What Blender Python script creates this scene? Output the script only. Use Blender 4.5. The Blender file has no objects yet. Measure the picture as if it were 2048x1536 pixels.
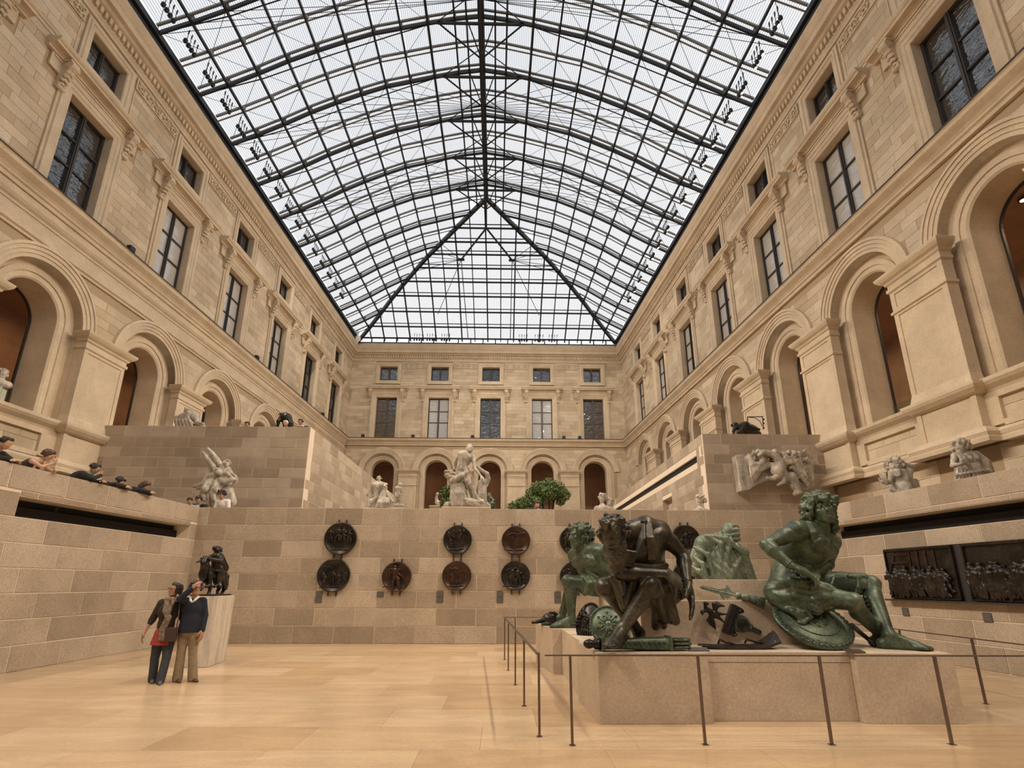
import bpy, bmesh, math, random
import numpy as np
from mathutils import Matrix, Vector
random.seed(7)
rng = np.random.default_rng(7)
SC = bpy.context.scene
COL = SC.collection
PI = math.pi

# ------------------------------------------------------------------ camera
FPX, PITCH, YAW, ROLL, CYP, EYE = 1027.813, .272568, .0170770, .0034494, 880.0, 1.6
cam_data = bpy.data.cameras.new('camera')
cam = bpy.data.objects.new('camera', cam_data)
COL.objects.link(cam)
SC.camera = cam
cam_data.sensor_width = 36.0
cam_data.sensor_fit = 'HORIZONTAL'
cam_data.lens = FPX * 36.0 / 2048.0
cam_data.shift_y = (CYP - 768.0) / 2048.0
cam_data.clip_start = 0.05
cam_data.clip_end = 400.0
_fw = Vector((math.sin(YAW) * math.cos(PITCH), math.cos(YAW) * math.cos(PITCH), math.sin(PITCH)))
_rt = Vector((math.cos(YAW), -math.sin(YAW), 0))
_up = _rt.cross(_fw)
_c, _s = math.cos(ROLL), math.sin(ROLL)
_r2, _u2 = _rt * _c + _up * _s, _up * _c - _rt * _s
cam.matrix_world = Matrix(((_r2.x, _u2.x, -_fw.x, 0), (_r2.y, _u2.y, -_fw.y, 0), (_r2.z, _u2.z, -_fw.z, EYE), (0, 0, 0, 1)))


def at(px, py, y):
    """the point at depth y that stands behind pixel (px, py) of the photograph"""
    u, w = (px - 1024) / FPX, -(py - CYP) / FPX
    c, s = math.cos(-ROLL), math.sin(-ROLL)
    u, w = c * u - s * w, s * u + c * w
    cp, sp = math.cos(PITCH), math.sin(PITCH)
    d, z = cp - sp * w, sp + cp * w
    c, s = math.cos(-YAW), math.sin(-YAW)
    x, d = c * u - s * d, s * u + c * d
    t = y / d
    return Vector((x * t, y, EYE + z * t))


# ------------------------------------------------------------------ world and light
w = bpy.data.worlds.new('overcast_sky')
SC.world = w
w.use_nodes = True
nt = w.node_tree
nt.nodes.clear()
o = nt.nodes.new('ShaderNodeOutputWorld')
bg = nt.nodes.new('ShaderNodeBackground')
tc = nt.nodes.new('ShaderNodeTexCoord')
nz = nt.nodes.new('ShaderNodeTexNoise')
nz.inputs['Scale'].default_value = 1.6
nz.inputs['Detail'].default_value = 4
cr = nt.nodes.new('ShaderNodeValToRGB')
cr.color_ramp.elements[0].position = .35
cr.color_ramp.elements[0].color = (.84, .865, .90, 1)
cr.color_ramp.elements[1].position = .65
cr.color_ramp.elements[1].color = (1, 1, 1, 1)
nt.links.new(tc.outputs['Generated'], nz.inputs['Vector'])
nt.links.new(nz.outputs['Fac'], cr.inputs['Fac'])
nt.links.new(cr.outputs['Color'], bg.inputs['Color'])
bg.inputs['Strength'].default_value = .80
nt.links.new(bg.outputs['Background'], o.inputs['Surface'])
SC.view_settings.view_transform = 'Standard'
SC.view_settings.look = 'None'
SC.view_settings.exposure = 0.66
SC.view_settings.gamma = 1.0
SC.view_settings.use_curve_mapping = False
SC.cycles.max_bounces = 8
SC.cycles.diffuse_bounces = 5
SC.cycles.glossy_bounces = 3
SC.cycles.transparent_max_bounces = 12
SC.cycles.sample_clamp_indirect = 4.0
SC.cycles.use_denoising = True


def area_lamp(name, loc, target, size, power, color, size_y=None, spread=PI):
    l = bpy.data.lights.new(name, 'AREA')
    l.energy, l.color, l.size = power, color, size
    if size_y:
        l.shape, l.size_y = 'RECTANGLE', size_y
    l.spread = spread
    ob = bpy.data.objects.new(name, l)
    COL.objects.link(ob)
    ob.location = loc
    ob.rotation_euler = (Vector(target) - Vector(loc)).to_track_quat('-Z', 'Y').to_euler()
    return ob


def spot_lamp(name, loc, target, power, color, angle=.9, blend=.8, radius=.12):
    l = bpy.data.lights.new(name, 'SPOT')
    l.energy, l.color, l.spot_size, l.spot_blend, l.shadow_soft_size = power, color, angle, blend, radius
    ob = bpy.data.objects.new(name, l)
    COL.objects.link(ob)
    ob.location = loc
    ob.rotation_euler = (Vector(target) - Vector(loc)).to_track_quat('-Z', 'Y').to_euler()
    return ob


WARM = (1.0, .62, .30)
# spots along the eave projector rows, many added as fill to brighten the court
for i in range(-2, 7):
    ey = 2.5 + 5.2 * i
    for sx, ex in ((-1, -15.43 + .0323 * ey + 1.0), (1, 13.19 - .0516 * ey - 1.0)):
        spot_lamp('projector_fill_spot', (ex, ey, 22.7), (-sx * 5.5 - 1, max(ey + 3, 8), 1.0), 2500, (1.0, .82, .62), 1.25, 1.0, .2)
        spot_lamp('projector_fill_spot', (ex, ey + 2, 22.7), (-sx * 13.5 - 1, ey + 4, 14.0), max(500, 800 + 45 * ey), (1.0, .88, .74), 1.5, 1.0, .2)  # added wash spot that brightens the opposite facade
for ex in (-12, 1.7, 8.4):
    spot_lamp('projector_fill_spot', (ex, 24, 23.0), (ex * .7, 44, 14.5), 2600, (1.0, .88, .72), 1.2, 1.0, .2)  # added fill for the back facade, hung free of the eaves

# ------------------------------------------------------------------ helpers


def tag(ob, label=None, cat=None, group=None, kind=None):
    if label: ob['label'] = label
    if cat: ob['category'] = cat
    if group: ob['group'] = group
    if kind: ob['kind'] = kind
    return ob


def put(name, me, parent=None, loc=None, rot=None):
    ob = bpy.data.objects.new(name, me)
    COL.objects.link(ob)
    if parent is not None: ob.parent = parent
    if loc is not None: ob.location = loc
    if rot is not None: ob.rotation_euler = rot
    return ob


def empty(name, loc=(0, 0, 0), rz=0.0):
    ob = bpy.data.objects.new(name, None)
    COL.objects.link(ob)
    ob.location = loc
    ob.rotation_euler = (0, 0, rz)
    ob.empty_display_size = .2
    return ob


def copy_tree(ob, parent=None):
    c = ob.copy()
    COL.objects.link(c)
    c.parent = parent
    for ch in ob.children: copy_tree(ch, c)
    return c


class MB:
    """collects faces, then builds ONE mesh"""
    def __init__(s):
        s.v, s.f = [], []

    def add(s, vs, fs):
        b = len(s.v)
        s.v += [tuple(p) for p in vs]
        s.f += [tuple(i + b for i in f) for f in fs]

    def box(s, x0, x1, y0, y1, z0, z1):
        s.add([(x0, y0, z0), (x1, y0, z0), (x1, y1, z0), (x0, y1, z0), (x0, y0, z1), (x1, y0, z1), (x1, y1, z1), (x0, y1, z1)],
              [(0, 3, 2, 1), (4, 5, 6, 7), (0, 1, 5, 4), (1, 2, 6, 5), (2, 3, 7, 6), (3, 0, 4, 7)])

    def prism(s, poly, z0, z1):
        """poly: (x, y) counter-clockwise"""
        n = len(poly)
        s.add([(x, y, z0) for x, y in poly] + [(x, y, z1) for x, y in poly],
              [tuple(range(n - 1, -1, -1)), tuple(range(n, 2 * n))] + [(i, (i + 1) % n, n + (i + 1) % n, n + i) for i in range(n)])

    def extrude_x(s, prof, x0, x1):
        """prof: closed (y, z) outline swept along x"""
        n = len(prof)
        s.add([(x0, y, z) for y, z in prof] + [(x1, y, z) for y, z in prof],
              [tuple(range(n)), tuple(range(2 * n - 1, n - 1, -1))] + [(i, n + i, n + (i + 1) % n, (i + 1) % n) for i in range(n)])

    def bar(s, a, b, w, h=None, up=(0, 0, 1)):
        a, b = Vector(a), Vector(b)
        h = w if h is None else h
        d = (b - a).normalized()
        u = Vector(up)
        if abs(d.dot(u)) > .98: u = Vector((1, 0, 0))
        sx = d.cross(u).normalized() * (w / 2)
        sz = sx.cross(d).normalized() * (h / 2)
        s.add([a - sx - sz, a + sx - sz, a + sx + sz, a - sx + sz, b - sx - sz, b + sx - sz, b + sx + sz, b - sx + sz],
              [(0, 1, 2, 3), (7, 6, 5, 4), (0, 4, 5, 1), (1, 5, 6, 2), (2, 6, 7, 3), (3, 7, 4, 0)])

    def tube(s, pts, r, n=8, closed=False, cap=True):
        pts = [Vector(p) for p in pts]
        m = len(pts)
        rr = r if isinstance(r, (list, tuple)) else [r] * m
        prev = None
        b = len(s.v)
        for i, p in enumerate(pts):
            d = (pts[(i + 1) % m] - pts[i - 1]) if closed else (pts[min(i + 1, m - 1)] - pts[max(i - 1, 0)])
            d.normalize()
            if prev is None:
                prev = d.orthogonal().normalized()
            prev = (prev - d * prev.dot(d))
            if prev.length < 1e-6: prev = d.orthogonal()
            prev.normalize()
            q = d.cross(prev)
            for k in range(n):
                a = 2 * PI * k / n
                s.v.append(tuple(p + (prev * math.cos(a) + q * math.sin(a)) * rr[i]))
        for i in range(m if closed else m - 1):
            for k in range(n):
                i2 = (i + 1) % m
                s.f.append((b + i * n + k, b + i * n + (k + 1) % n, b + i2 * n + (k + 1) % n, b + i2 * n + k))
        if cap and not closed:
            s.f.append(tuple(b + k for k in range(n - 1, -1, -1)))
            s.f.append(tuple(b + (m - 1) * n + k for k in range(n)))

    def ball(s, c, r, nu=10, nv=6, sc=(1, 1, 1)):
        b = len(s.v)
        for j in range(nv + 1):
            t = PI * j / nv
            for i in range(nu):
                a = 2 * PI * i / nu
                s.v.append((c[0] + r * sc[0] * math.sin(t) * math.cos(a), c[1] + r * sc[1] * math.sin(t) * math.sin(a), c[2] + r * sc[2] * math.cos(t)))
        for j in range(nv):
            for i in range(nu):
                s.f.append((b + j * nu + i, b + (j + 1) * nu + i, b + (j + 1) * nu + (i + 1) % nu, b + j * nu + (i + 1) % nu))

    def lathe(s, prof, n=24, c=(0, 0, 0)):
        b = len(s.v)
        for r, z in prof:
            for k in range(n):
                a = 2 * PI * k / n
                s.v.append((c[0] + r * math.cos(a), c[1] + r * math.sin(a), c[2] + z))
        for i in range(len(prof) - 1):
            for k in range(n):
                s.f.append((b + i * n + k, b + i * n + (k + 1) % n, b + (i + 1) * n + (k + 1) % n, b + (i + 1) * n + k))
        s.f.append(tuple(b + k for k in range(n - 1, -1, -1)))
        s.f.append(tuple(b + (len(prof) - 1) * n + k for k in range(n)))

    def mesh(s, name, m=None, smooth=False, bevel=0):
        me = bpy.data.meshes.new(name)
        me.from_pydata(s.v, [], s.f)
        if bevel:
            bm = bmesh.new()
            bm.from_mesh(me)
            bmesh.ops.bevel(bm, geom=[e for e in bm.edges if len(e.link_faces) == 2 and e.calc_face_angle(0) > .6], offset=bevel, segments=2, affect='EDGES', profile=.6)
            bm.to_mesh(me)
            bm.free()
        if m is not None: me.materials.append(m)
        if smooth: me.polygons.foreach_set('use_smooth', [True] * len(me.polygons))
        me.update()
        return me

    def build(s, name, m=None, parent=None, smooth=False, bevel=0, loc=None, rot=None):
        return put(name, s.mesh(name, m, smooth, bevel), parent, loc, rot)


# ------------------------------------------------------------------ materials
def new_mat(name):
    m = bpy.data.materials.new(name)
    m.use_nodes = True
    n = m.node_tree
    return m, n, n.nodes['Principled BSDF']


def N(n, kind, **kw):
    x = n.nodes.new(kind)
    for k, v in kw.items():
        if k in x.inputs: x.inputs[k].default_value = v
        else: setattr(x, k, v)
    return x


def ramp(n, stops):
    x = n.nodes.new('ShaderNodeValToRGB')
    e = x.color_ramp.elements
    e[0].position, e[0].color = stops[0][0], (*stops[0][1], 1)
    e[1].position, e[1].color = stops[-1][0], (*stops[-1][1], 1)
    for p, c in stops[1:-1]:
        q = e.new(p)
        q.color = (*c, 1)
    return x


def mixc(n, a, b, fac, blend='MIX'):
    x = n.nodes.new('ShaderNodeMix')
    x.data_type, x.blend_type = 'RGBA', blend
    for sock, v in ((x.inputs['A'], a), (x.inputs['B'], b), (x.inputs['Factor'], fac)):
        if hasattr(v, 'links'): n.links.new(v, sock)
        elif isinstance(v, tuple): sock.default_value = (*v, 1)
        else: sock.default_value = v
    return x.outputs['Result']


def noise(n, scale, detail=4, rough=.6, vec=None, dist=0.0):
    x = N(n, 'ShaderNodeTexNoise', Scale=scale, Detail=detail, Roughness=rough, Distortion=dist)
    if vec is None:
        g = n.nodes.new('ShaderNodeNewGeometry')
        vec = g.outputs['Position']
    n.links.new(vec, x.inputs['Vector'])
    return x.outputs['Fac']


def stone_mat(name, c_dark, c_mid, c_light, rough=.85, grain=60, grain_amt=.25, stain=.25, bump=.3, vein=None, stain_scale=.8):
    """natural stone: each block its own tint, grain, soft stains"""
    m, n, p = new_mat(name)
    oi = n.nodes.new('ShaderNodeObjectInfo')
    ge = n.nodes.new('ShaderNodeNewGeometry')
    ad = N(n, 'ShaderNodeMath', operation='ADD')
    n.links.new(oi.outputs['Random'], ad.inputs[0])
    n.links.new(ge.outputs['Random Per Island'], ad.inputs[1])
    fr = N(n, 'ShaderNodeMath', operation='FRACT')
    n.links.new(ad.outputs[0], fr.inputs[0])
    rp = ramp(n, [(0, c_dark), (.5, c_mid), (1, c_light)])
    n.links.new(fr.outputs[0], rp.inputs['Fac'])
    c = rp.outputs['Color']
    st = ramp(n, [(.35, (1 - stain,) * 3), (.65, (1.0,) * 3)])
    n.links.new(noise(n, stain_scale, 6, .65), st.inputs['Fac'])
    c = mixc(n, c, st.outputs['Color'], 1.0, 'MULTIPLY')
    gn = noise(n, grain, 3, .7)
    gr = ramp(n, [(.3, (1 - grain_amt,) * 3), (.7, (1 + grain_amt * .3,) * 3)])
    n.links.new(gn, gr.inputs['Fac'])
    c = mixc(n, c, gr.outputs['Color'], 1.0, 'MULTIPLY')
    if vein:
        mp = N(n, 'ShaderNodeMapping')
        mp.inputs['Scale'].default_value = vein[1]
        n.links.new(ge.outputs['Position'], mp.inputs['Vector'])
        vr = ramp(n, [(.45, (1 - vein[0],) * 3), (.6, (1, 1, 1))])
        n.links.new(noise(n, 1.0, 6, .6, mp.outputs['Vector'], 1.2), vr.inputs['Fac'])
        c = mixc(n, c, vr.outputs['Color'], 1.0, 'MULTIPLY')
    n.links.new(c, p.inputs['Base Color'])
    p.inputs['Roughness'].default_value = rough
    if bump:
        b = N(n, 'ShaderNodeBump', Strength=bump, Distance=.01)
        n.links.new(gn, b.inputs['Height'])
        n.links.new(b.outputs['Normal'], p.inputs['Normal'])
    return m


def plain(name, col, rough=.5, metal=0.0, var=.0, scale=8, bump=0):
    m, n, p = new_mat(name)
    p.inputs['Base Color'].default_value = (*col, 1)
    p.inputs['Roughness'].default_value = rough
    p.inputs['Metallic'].default_value = metal
    if var:
        r = ramp(n, [(.3, tuple(c * (1 - var) for c in col)), (.7, tuple(min(1, c * (1 + var)) for c in col))])
        f = noise(n, scale, 5, .6)
        n.links.new(f, r.inputs['Fac'])
        n.links.new(r.outputs['Color'], p.inputs['Base Color'])
        if bump:
            b = N(n, 'ShaderNodeBump', Strength=bump, Distance=.02)
            n.links.new(f, b.inputs['Height'])
            n.links.new(b.outputs['Normal'], p.inputs['Normal'])
    return m


M = {}
M['facade'] = stone_mat('facade_limestone', (.55, .425, .285), (.66, .53, .375), (.74, .62, .465), .9, 25, .18, .26, .15, None, .5)
M['trim'] = stone_mat('carved_limestone', (.65, .525, .375), (.68, .55, .395), (.70, .57, .415), .9, 18, .14, .20, .15, None, 1.1)
M['court'] = stone_mat('court_stone', (.40, .315, .23), (.52, .42, .315), (.62, .515, .40), .8, 45, .38, .20, .3, None, 1.2)
M['mortar'] = stone_mat('pale_mortar', (.82, .70, .56), (.82, .70, .56), (.84, .72, .58), .9, 40, .1, .1, .1)
M['oldmortar'] = stone_mat('old_mortar', (.44, .33, .21), (.44, .33, .21), (.46, .34, .22), .95, 40, .1, .1, .1)
M['floor'] = stone_mat('polished_floor_stone', (.60, .42, .245), (.67, .485, .30), (.73, .55, .355), .22, 22, .10, .14, .02, (.12, (.6, 2.2, 1)), .6)
M['plinth'] = stone_mat('pale_plinth_stone', (.60, .485, .37), (.64, .52, .40), (.67, .55, .43), .7, 30, .22, .2, .2, None, 2.0)
M['white_plinth'] = stone_mat('veined_white_plinth', (.66, .585, .49), (.70, .62, .52), (.72, .64, .54), .6, 26, .10, .1, .1, (.22, (5, 5, .8)), 2)
M['marble'] = stone_mat('weathered_marble', (.70, .62, .52), (.74, .66, .56), (.76, .68, .58), .6, 16, .26, .40, .35, (.34, (3.5, 3.5, 1.1)), 5.0)
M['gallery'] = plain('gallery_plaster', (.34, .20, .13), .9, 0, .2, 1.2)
M['gallery_light'] = plain('gallery_lit_plaster', (.36, .23, .15), .9, 0, .15, 1.2)  # lighter copy of the gallery plaster, lamplight put into its colour
M['slot_shade'] = plain('painted_slot_shade', (.012, .010, .009), .9)  # shade of the wall slots given as a near-black colour
M['frame'] = plain('dark_window_metal', (.045, .038, .036), .45, .3)
M['lead'] = plain('lead_flashing', (.05, .045, .045), .6, .3)
M['steel'] = plain('dark_roof_steel', (.02, .022, .026), .5, .3)
M['greysteel'] = plain('grey_roof_tube', (.20, .20, .19), .5, .4)
M['rail'] = plain('brushed_bronze_rail', (.20, .155, .13), .35, .8)
M['label'] = plain('dark_wall_label', (.10, .09, .085), .5)


def glass_dark(name, tint, wav):
    m, n, p = new_mat(name)
    p.inputs['Base Color'].default_value = (*tint, 1)
    p.inputs['Roughness'].default_value = .03
    p.inputs['IOR'].default_value = 2.9
    oi = n.nodes.new('ShaderNodeObjectInfo')
    ge = n.nodes.new('ShaderNodeNewGeometry')
    va = N(n, 'ShaderNodeVectorMath', operation='ADD')
    n.links.new(ge.outputs['Position'], va.inputs[0])
    n.links.new(oi.outputs['Location'], va.inputs[1])
    vs = N(n, 'ShaderNodeVectorMath', operation='MULTIPLY')
    vs.inputs[1].default_value = (.8, .8, 2.6)
    n.links.new(va.outputs[0], vs.inputs[0])
    f = noise(n, wav, 1, .5, vs.outputs[0], .6)
    b = N(n, 'ShaderNodeBump', Strength=.55, Distance=.06)
    n.links.new(f, b.inputs['Height'])
    n.links.new(b.outputs['Normal'], p.inputs['Normal'])
    return m


M['glass'] = glass_dark('old_window_glass', (.018, .018, .02), 2.2)
M['glass_pale'] = glass_dark('curtain_and_glare_glass', (.50, .47, .43), 2.2)  # bright reflections, with some pale curtains, put into the base colour


def roof_glass():
    m = bpy.data.materials.new('fritted_roof_glass')
    m.use_nodes = True
    n = m.node_tree
    n.nodes.clear()
    out = n.nodes.new('ShaderNodeOutputMaterial')
    tr = n.nodes.new('ShaderNodeBsdfTransparent')
    gl = N(n, 'ShaderNodeBsdfGlossy', Roughness=.05)
    mx = N(n, 'ShaderNodeMixShader', Fac=.05)
    tcn = n.nodes.new('ShaderNodeTexCoord')
    wv = N(n, 'ShaderNodeTexWave', Scale=3.2)
    wv.bands_direction = 'X'
    n.links.new(tcn.outputs['Object'], wv.inputs['Vector'])
    rp = ramp(n, [(.35, (.56, .565, .58)), (.65, (.88, .885, .895))])
    n.links.new(wv.outputs['Fac'], rp.inputs['Fac'])
    n.links.new(rp.outputs['Color'], tr.inputs['Color'])
    n.links.new(tr.outputs[0], mx.inputs[1])
    n.links.new(gl.outputs[0], mx.inputs[2])
    n.links.new(mx.outputs[0], out.inputs['Surface'])
    return m


M['roofglass'] = roof_glass()


def clear_glass():
    m = bpy.data.materials.new('clear_balustrade_glass')
    m.use_nodes = True
    n = m.node_tree
    n.nodes.clear()
    out = n.nodes.new('ShaderNodeOutputMaterial')
    tr = n.nodes.new('ShaderNodeBsdfTransparent')
    tr.inputs['Color'].default_value = (.80, .88, .82, 1)
    gl = N(n, 'ShaderNodeBsdfGlossy', Roughness=.03)
    mx = N(n, 'ShaderNodeMixShader', Fac=.10)
    n.links.new(tr.outputs[0], mx.inputs[1])
    n.links.new(gl.outputs[0], mx.inputs[2])
    n.links.new(mx.outputs[0], out.inputs['Surface'])
    return m


M['clearglass'] = clear_glass()

# ------------------------------------------------------------------ stone blocks
_slabs = {}


def slab_mesh(w, h, t, m, ch=.006, name='stone'):
    """a block lying in the wall: front at y = 0 side facing -y, thickness t, chamfered arris"""
    key = (round(w, 2), round(h, 3), t, m.name, name)
    if key in _slabs: return _slabs[key]
    a, b = w / 2, h / 2
    v = [(-a, t, -b), (a, t, -b), (a, t, b), (-a, t, b), (-a, ch, -b), (a, ch, -b), (a, ch, b), (-a, ch, b),
         (-a + ch, 0, -b + ch), (a - ch, 0, -b + ch), (a - ch, 0, b - ch), (-a + ch, 0, b - ch)]
    f = [(8, 9, 10, 11), (4, 5, 9, 8), (5, 6, 10, 9), (6, 7, 11, 10), (7, 4, 8, 11), (0, 1, 5, 4), (1, 2, 6, 5), (2, 3, 7, 6), (3, 0, 4, 7)]
    mb = MB()
    mb.add(v, f)
    _slabs[key] = mb.mesh(name, m)
    return _slabs[key]


def lay_stones(wall, blocks, m, joint, t, limit=300, name='stone', key=None, y=0.0):
    """blocks: (x0, x1, z0, z1) in the wall's frame; the first `limit` by key become parts of their own, the rest one joined part"""
    if key: blocks = sorted(blocks, key=key)
    rest = MB()
    for i, (x0, x1, z0, z1) in enumerate(blocks):
        wd, ht = x1 - x0 - joint, z1 - z0 - joint
        if wd < .05 or ht < .03: continue
        dy = y + random.uniform(-.0025, .0025)
        if i < limit:
            put(name, slab_mesh(wd, ht, t, m), wall, ((x0 + x1) / 2, dy, (z0 + z1) / 2))
        else:
            rest.box(x0 + joint / 2, x1 - joint / 2, dy, t, z0 + joint / 2, z1 - joint / 2)
    if rest.v:
        ob = rest.build(name + '_courses', m, wall)
        ob['kind'] = 'stuff'


def course_blocks(x0, x1, z0, z1, length, off, holes=(), jit=.0):
    """one course of a running bond between x0 and x1 with the intervals in holes left open"""
    out = []
    spans = [(x0, x1)]
    for a, b in holes:
        ns = []
        for p, q in spans:
            if b <= p or a >= q: ns.append((p, q)); continue
            if a > p: ns.append((p, a))
            if b < q: ns.append((b, q))
        spans = ns
    for p, q in spans:
        k = math.floor((p - off) / length)
        cuts = [p]
        while True:
            k += 1
            c = off + k * length + (random.uniform(-jit, jit) if jit else 0)
            if c >= q - .12: break
            if c > p + .12: cuts.append(c)
        cuts.append(q)
        out += [(cuts[i], cuts[i + 1], z0, z1) for i in range(len(cuts) - 1)]
    return out


def frame_obj(name, me, origin, direction, mirror=False):
    """an object whose x runs along the wall, y into it and z up"""
    ob = put(name, me)
    d = Vector((direction[0], direction[1], 0)).normalized()
    if mirror: d = -d
    yv = Vector((0, 0, 1)).cross(d)
    ob.matrix_world = Matrix(((d.x, yv.x, 0, origin[0]), (d.y, yv.y, 0, origin[1]), (0, 0, 1, origin[2] if len(origin) > 2 else 0), (0, 0, 0, 1)))
    return ob
# ------------------------------------------------------------------ the court: floor and low walls
fl = MB()
fl.box(-16, 14, -14, 15.5, -.4, -.006)
floor = tag(fl.build('floor', M['floor']), kind='structure')
ZC = [0, .464, .927, 1.395, 1.851, 2.306, 2.77, 3.219, 3.72]


def floor_left(y): return -9.45 + .04196 * y


def floor_right(y): return 10.62 - .11528 * y


row = 0
y = 3.2
while y < 15.09:
    y1 = min(y + .86, 15.10)
    xa, xb = floor_left(y) + .01, floor_right(y1) - .01
    for (a, b, _, _) in course_blocks(xa, xb, 0, 1, 1.72, (row % 3) * .62 - .2, jit=.18):
        mb = MB()
        mb.box(-(b - a) / 2 + .0015, (b - a) / 2 - .0015, -(y1 - y) / 2 + .0015, (y1 - y) / 2 - .0015, -.02, 0)
        put('paving_slab', mb.mesh('paving_slab', M['floor']), floor, ((a + b) / 2, (y + y1) / 2, random.uniform(-.0006, .0006)))
    y = y1
    row += 1

# back low wall
T = .06
mb = MB()
mb.box(-8.86, 8.92, .012, .5, -.05, 3.712)
wall_court_back = tag(frame_obj('wall_court_back', mb.mesh('wall_court_back', M['mortar']), (0, 15.104), (1, 0)), kind='structure')
offs = {7: -5.198, 6: -5.744, 5: at(580 + 250 / 3.938, 1100, 15.104).x, 4: at(580 + 712 / 3.938, 1133, 15.104).x, 3: at(580 + 540 / 3.938, 1166, 15.104).x,
        2: at(580 + 370 / 3.938, 1200, 15.104).x, 1: at(580 + 518 / 3.938, 1236, 15.104).x, 0: at(580 + 348 / 3.938, 1271, 15.104).x}
bl = []
for r in range(8):
    bl += course_blocks(-8.84, 8.9, ZC[r], ZC[r + 1], 1.118, offs[r])
lay_stones(wall_court_back, bl, M['court'], .018, T)


def low_wall(name, origin, d, mirror, ua, ub, slot):
    """a side wall of the court with its long dark slot under the parapet"""
    s = -1 if mirror else 1
    X = lambda a, b: (min(s * a, s * b), max(s * a, s * b))
    mb = MB()
    for a, b, z0, z1, y1 in ((ua, ub, -.05, 2.77, .5), (ua, ub, 3.15, 3.712, .5), (ua, slot[0], 2.77, 3.15, .5), (slot[1], ub, 2.77, 3.15, .5)):
        if b - a > .02:
            x0, x1 = X(a, b)
            mb.box(x0, x1, .012, y1, z0, z1)
    wl = tag(frame_obj(name, mb.mesh(name, M['mortar']), origin, d, mirror), kind='structure')
    x0, x1 = X(*slot)
    mb = MB()
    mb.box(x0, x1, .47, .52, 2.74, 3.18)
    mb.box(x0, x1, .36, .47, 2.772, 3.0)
    mb.build('slot_back', M['slot_shade'], wl)  # near-black sheet and step: the shade inside the slot is painted
    bl = []
    for r in range(8):
        z0, z1 = ZC[r], ZC[r + 1]
        hole = []
        if r == 6: hole = [X(*slot)]
        if r == 7: z0 = 3.262
        x0, x1 = X(ua, ub)
        bl += course_blocks(x0 + .02, x1 - .02, z0, z1, 1.145, (.57 * (r % 2) + .13 * r), hole, .05)
    x0, x1 = X(*slot)
    for b in course_blocks(x0, x1, 3.15, 3.262, 1.4, .3): bl.append(b)
    for a, b in ((ua, slot[0]), (slot[1], ub)):
        if b - a > .1: bl += course_blocks(*X(a, b), 3.219, 3.262, 1.4, .3)
    lay_stones(wl, bl, M['court'], .018, T, key=lambda q: s * (q[0] if s > 0 else q[1]) if s * q[0] > 2 else 99)
    # the lit soffit of the slot
    mb = MB()
    x0, x1 = X(*slot)
    for a, b, _, _ in course_blocks(x0, x1, 0, 1, 1.4, .3): mb.box(a + .006, b - .006, .062, .47, 3.142, 3.15)
    mb.build('slot_soffit', M['court'], wl)
    return wl


wall_court_left = low_wall('wall_court_left', (-9.45, 0), (math.sin(.04194), math.cos(.04194)), False, -3, 15.13, (9.73, 14.82))
wall_court_right = low_wall('wall_court_right', (10.62, 0), (math.sin(-.11477), math.cos(.11477)), True, -3, 15.22, (3.0, 14.25))

# terraces around the court
for nm, poly, z0, z1 in (('terrace_floor_left', [(-16.2, -13), (-9.98, -13), (-9.4, 0), (-9.36, 15.6), (-7.4, 15.6), (-7.4, 18.3), (-16.2, 18.3)], -.3, 2.7),
                         ('terrace_floor_right', [(11.1, -3), (14.3, -3), (14.3, 18.5), (7.8, 18.5), (7.8, 15.6), (9.4, 15.6), (11.0, 2)], -.3, 2.7),
                         ('terrace_floor_middle', [(-7.39, 15.6), (7.79, 15.6), (7.44, 18.5), (7.44, 38), (-7.05, 38), (-7.05, 18.3)], -.3, 2.7),
                         ('terrace_floor_upper_left', [(-15.2, 18.5), (-7.3, 18.5), (-7.3, 44), (-15.2, 44)], -.3, 6.1),
                         ('terrace_floor_upper_right', [(7.7, 18.7), (12.6, 18.7), (12, 44), (7.7, 44)], -.3, 6.1),
                         ('terrace_floor_back', [(-7.29, 38.01), (7.69, 38.01), (7.69, 44), (-7.29, 44)], -.3, 6.1)):
    mb = MB()
    mb.prism(poly, z0, z1)
    tag(mb.build(nm, M['court']), kind='structure')

# middle walls that carry the upper terraces
ZL = [2.7, 3.05, 3.42, 3.79, 4.16, 4.47, 4.84, 5.21, 5.58, 5.96, 6.32, 6.70, 7.13]


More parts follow.
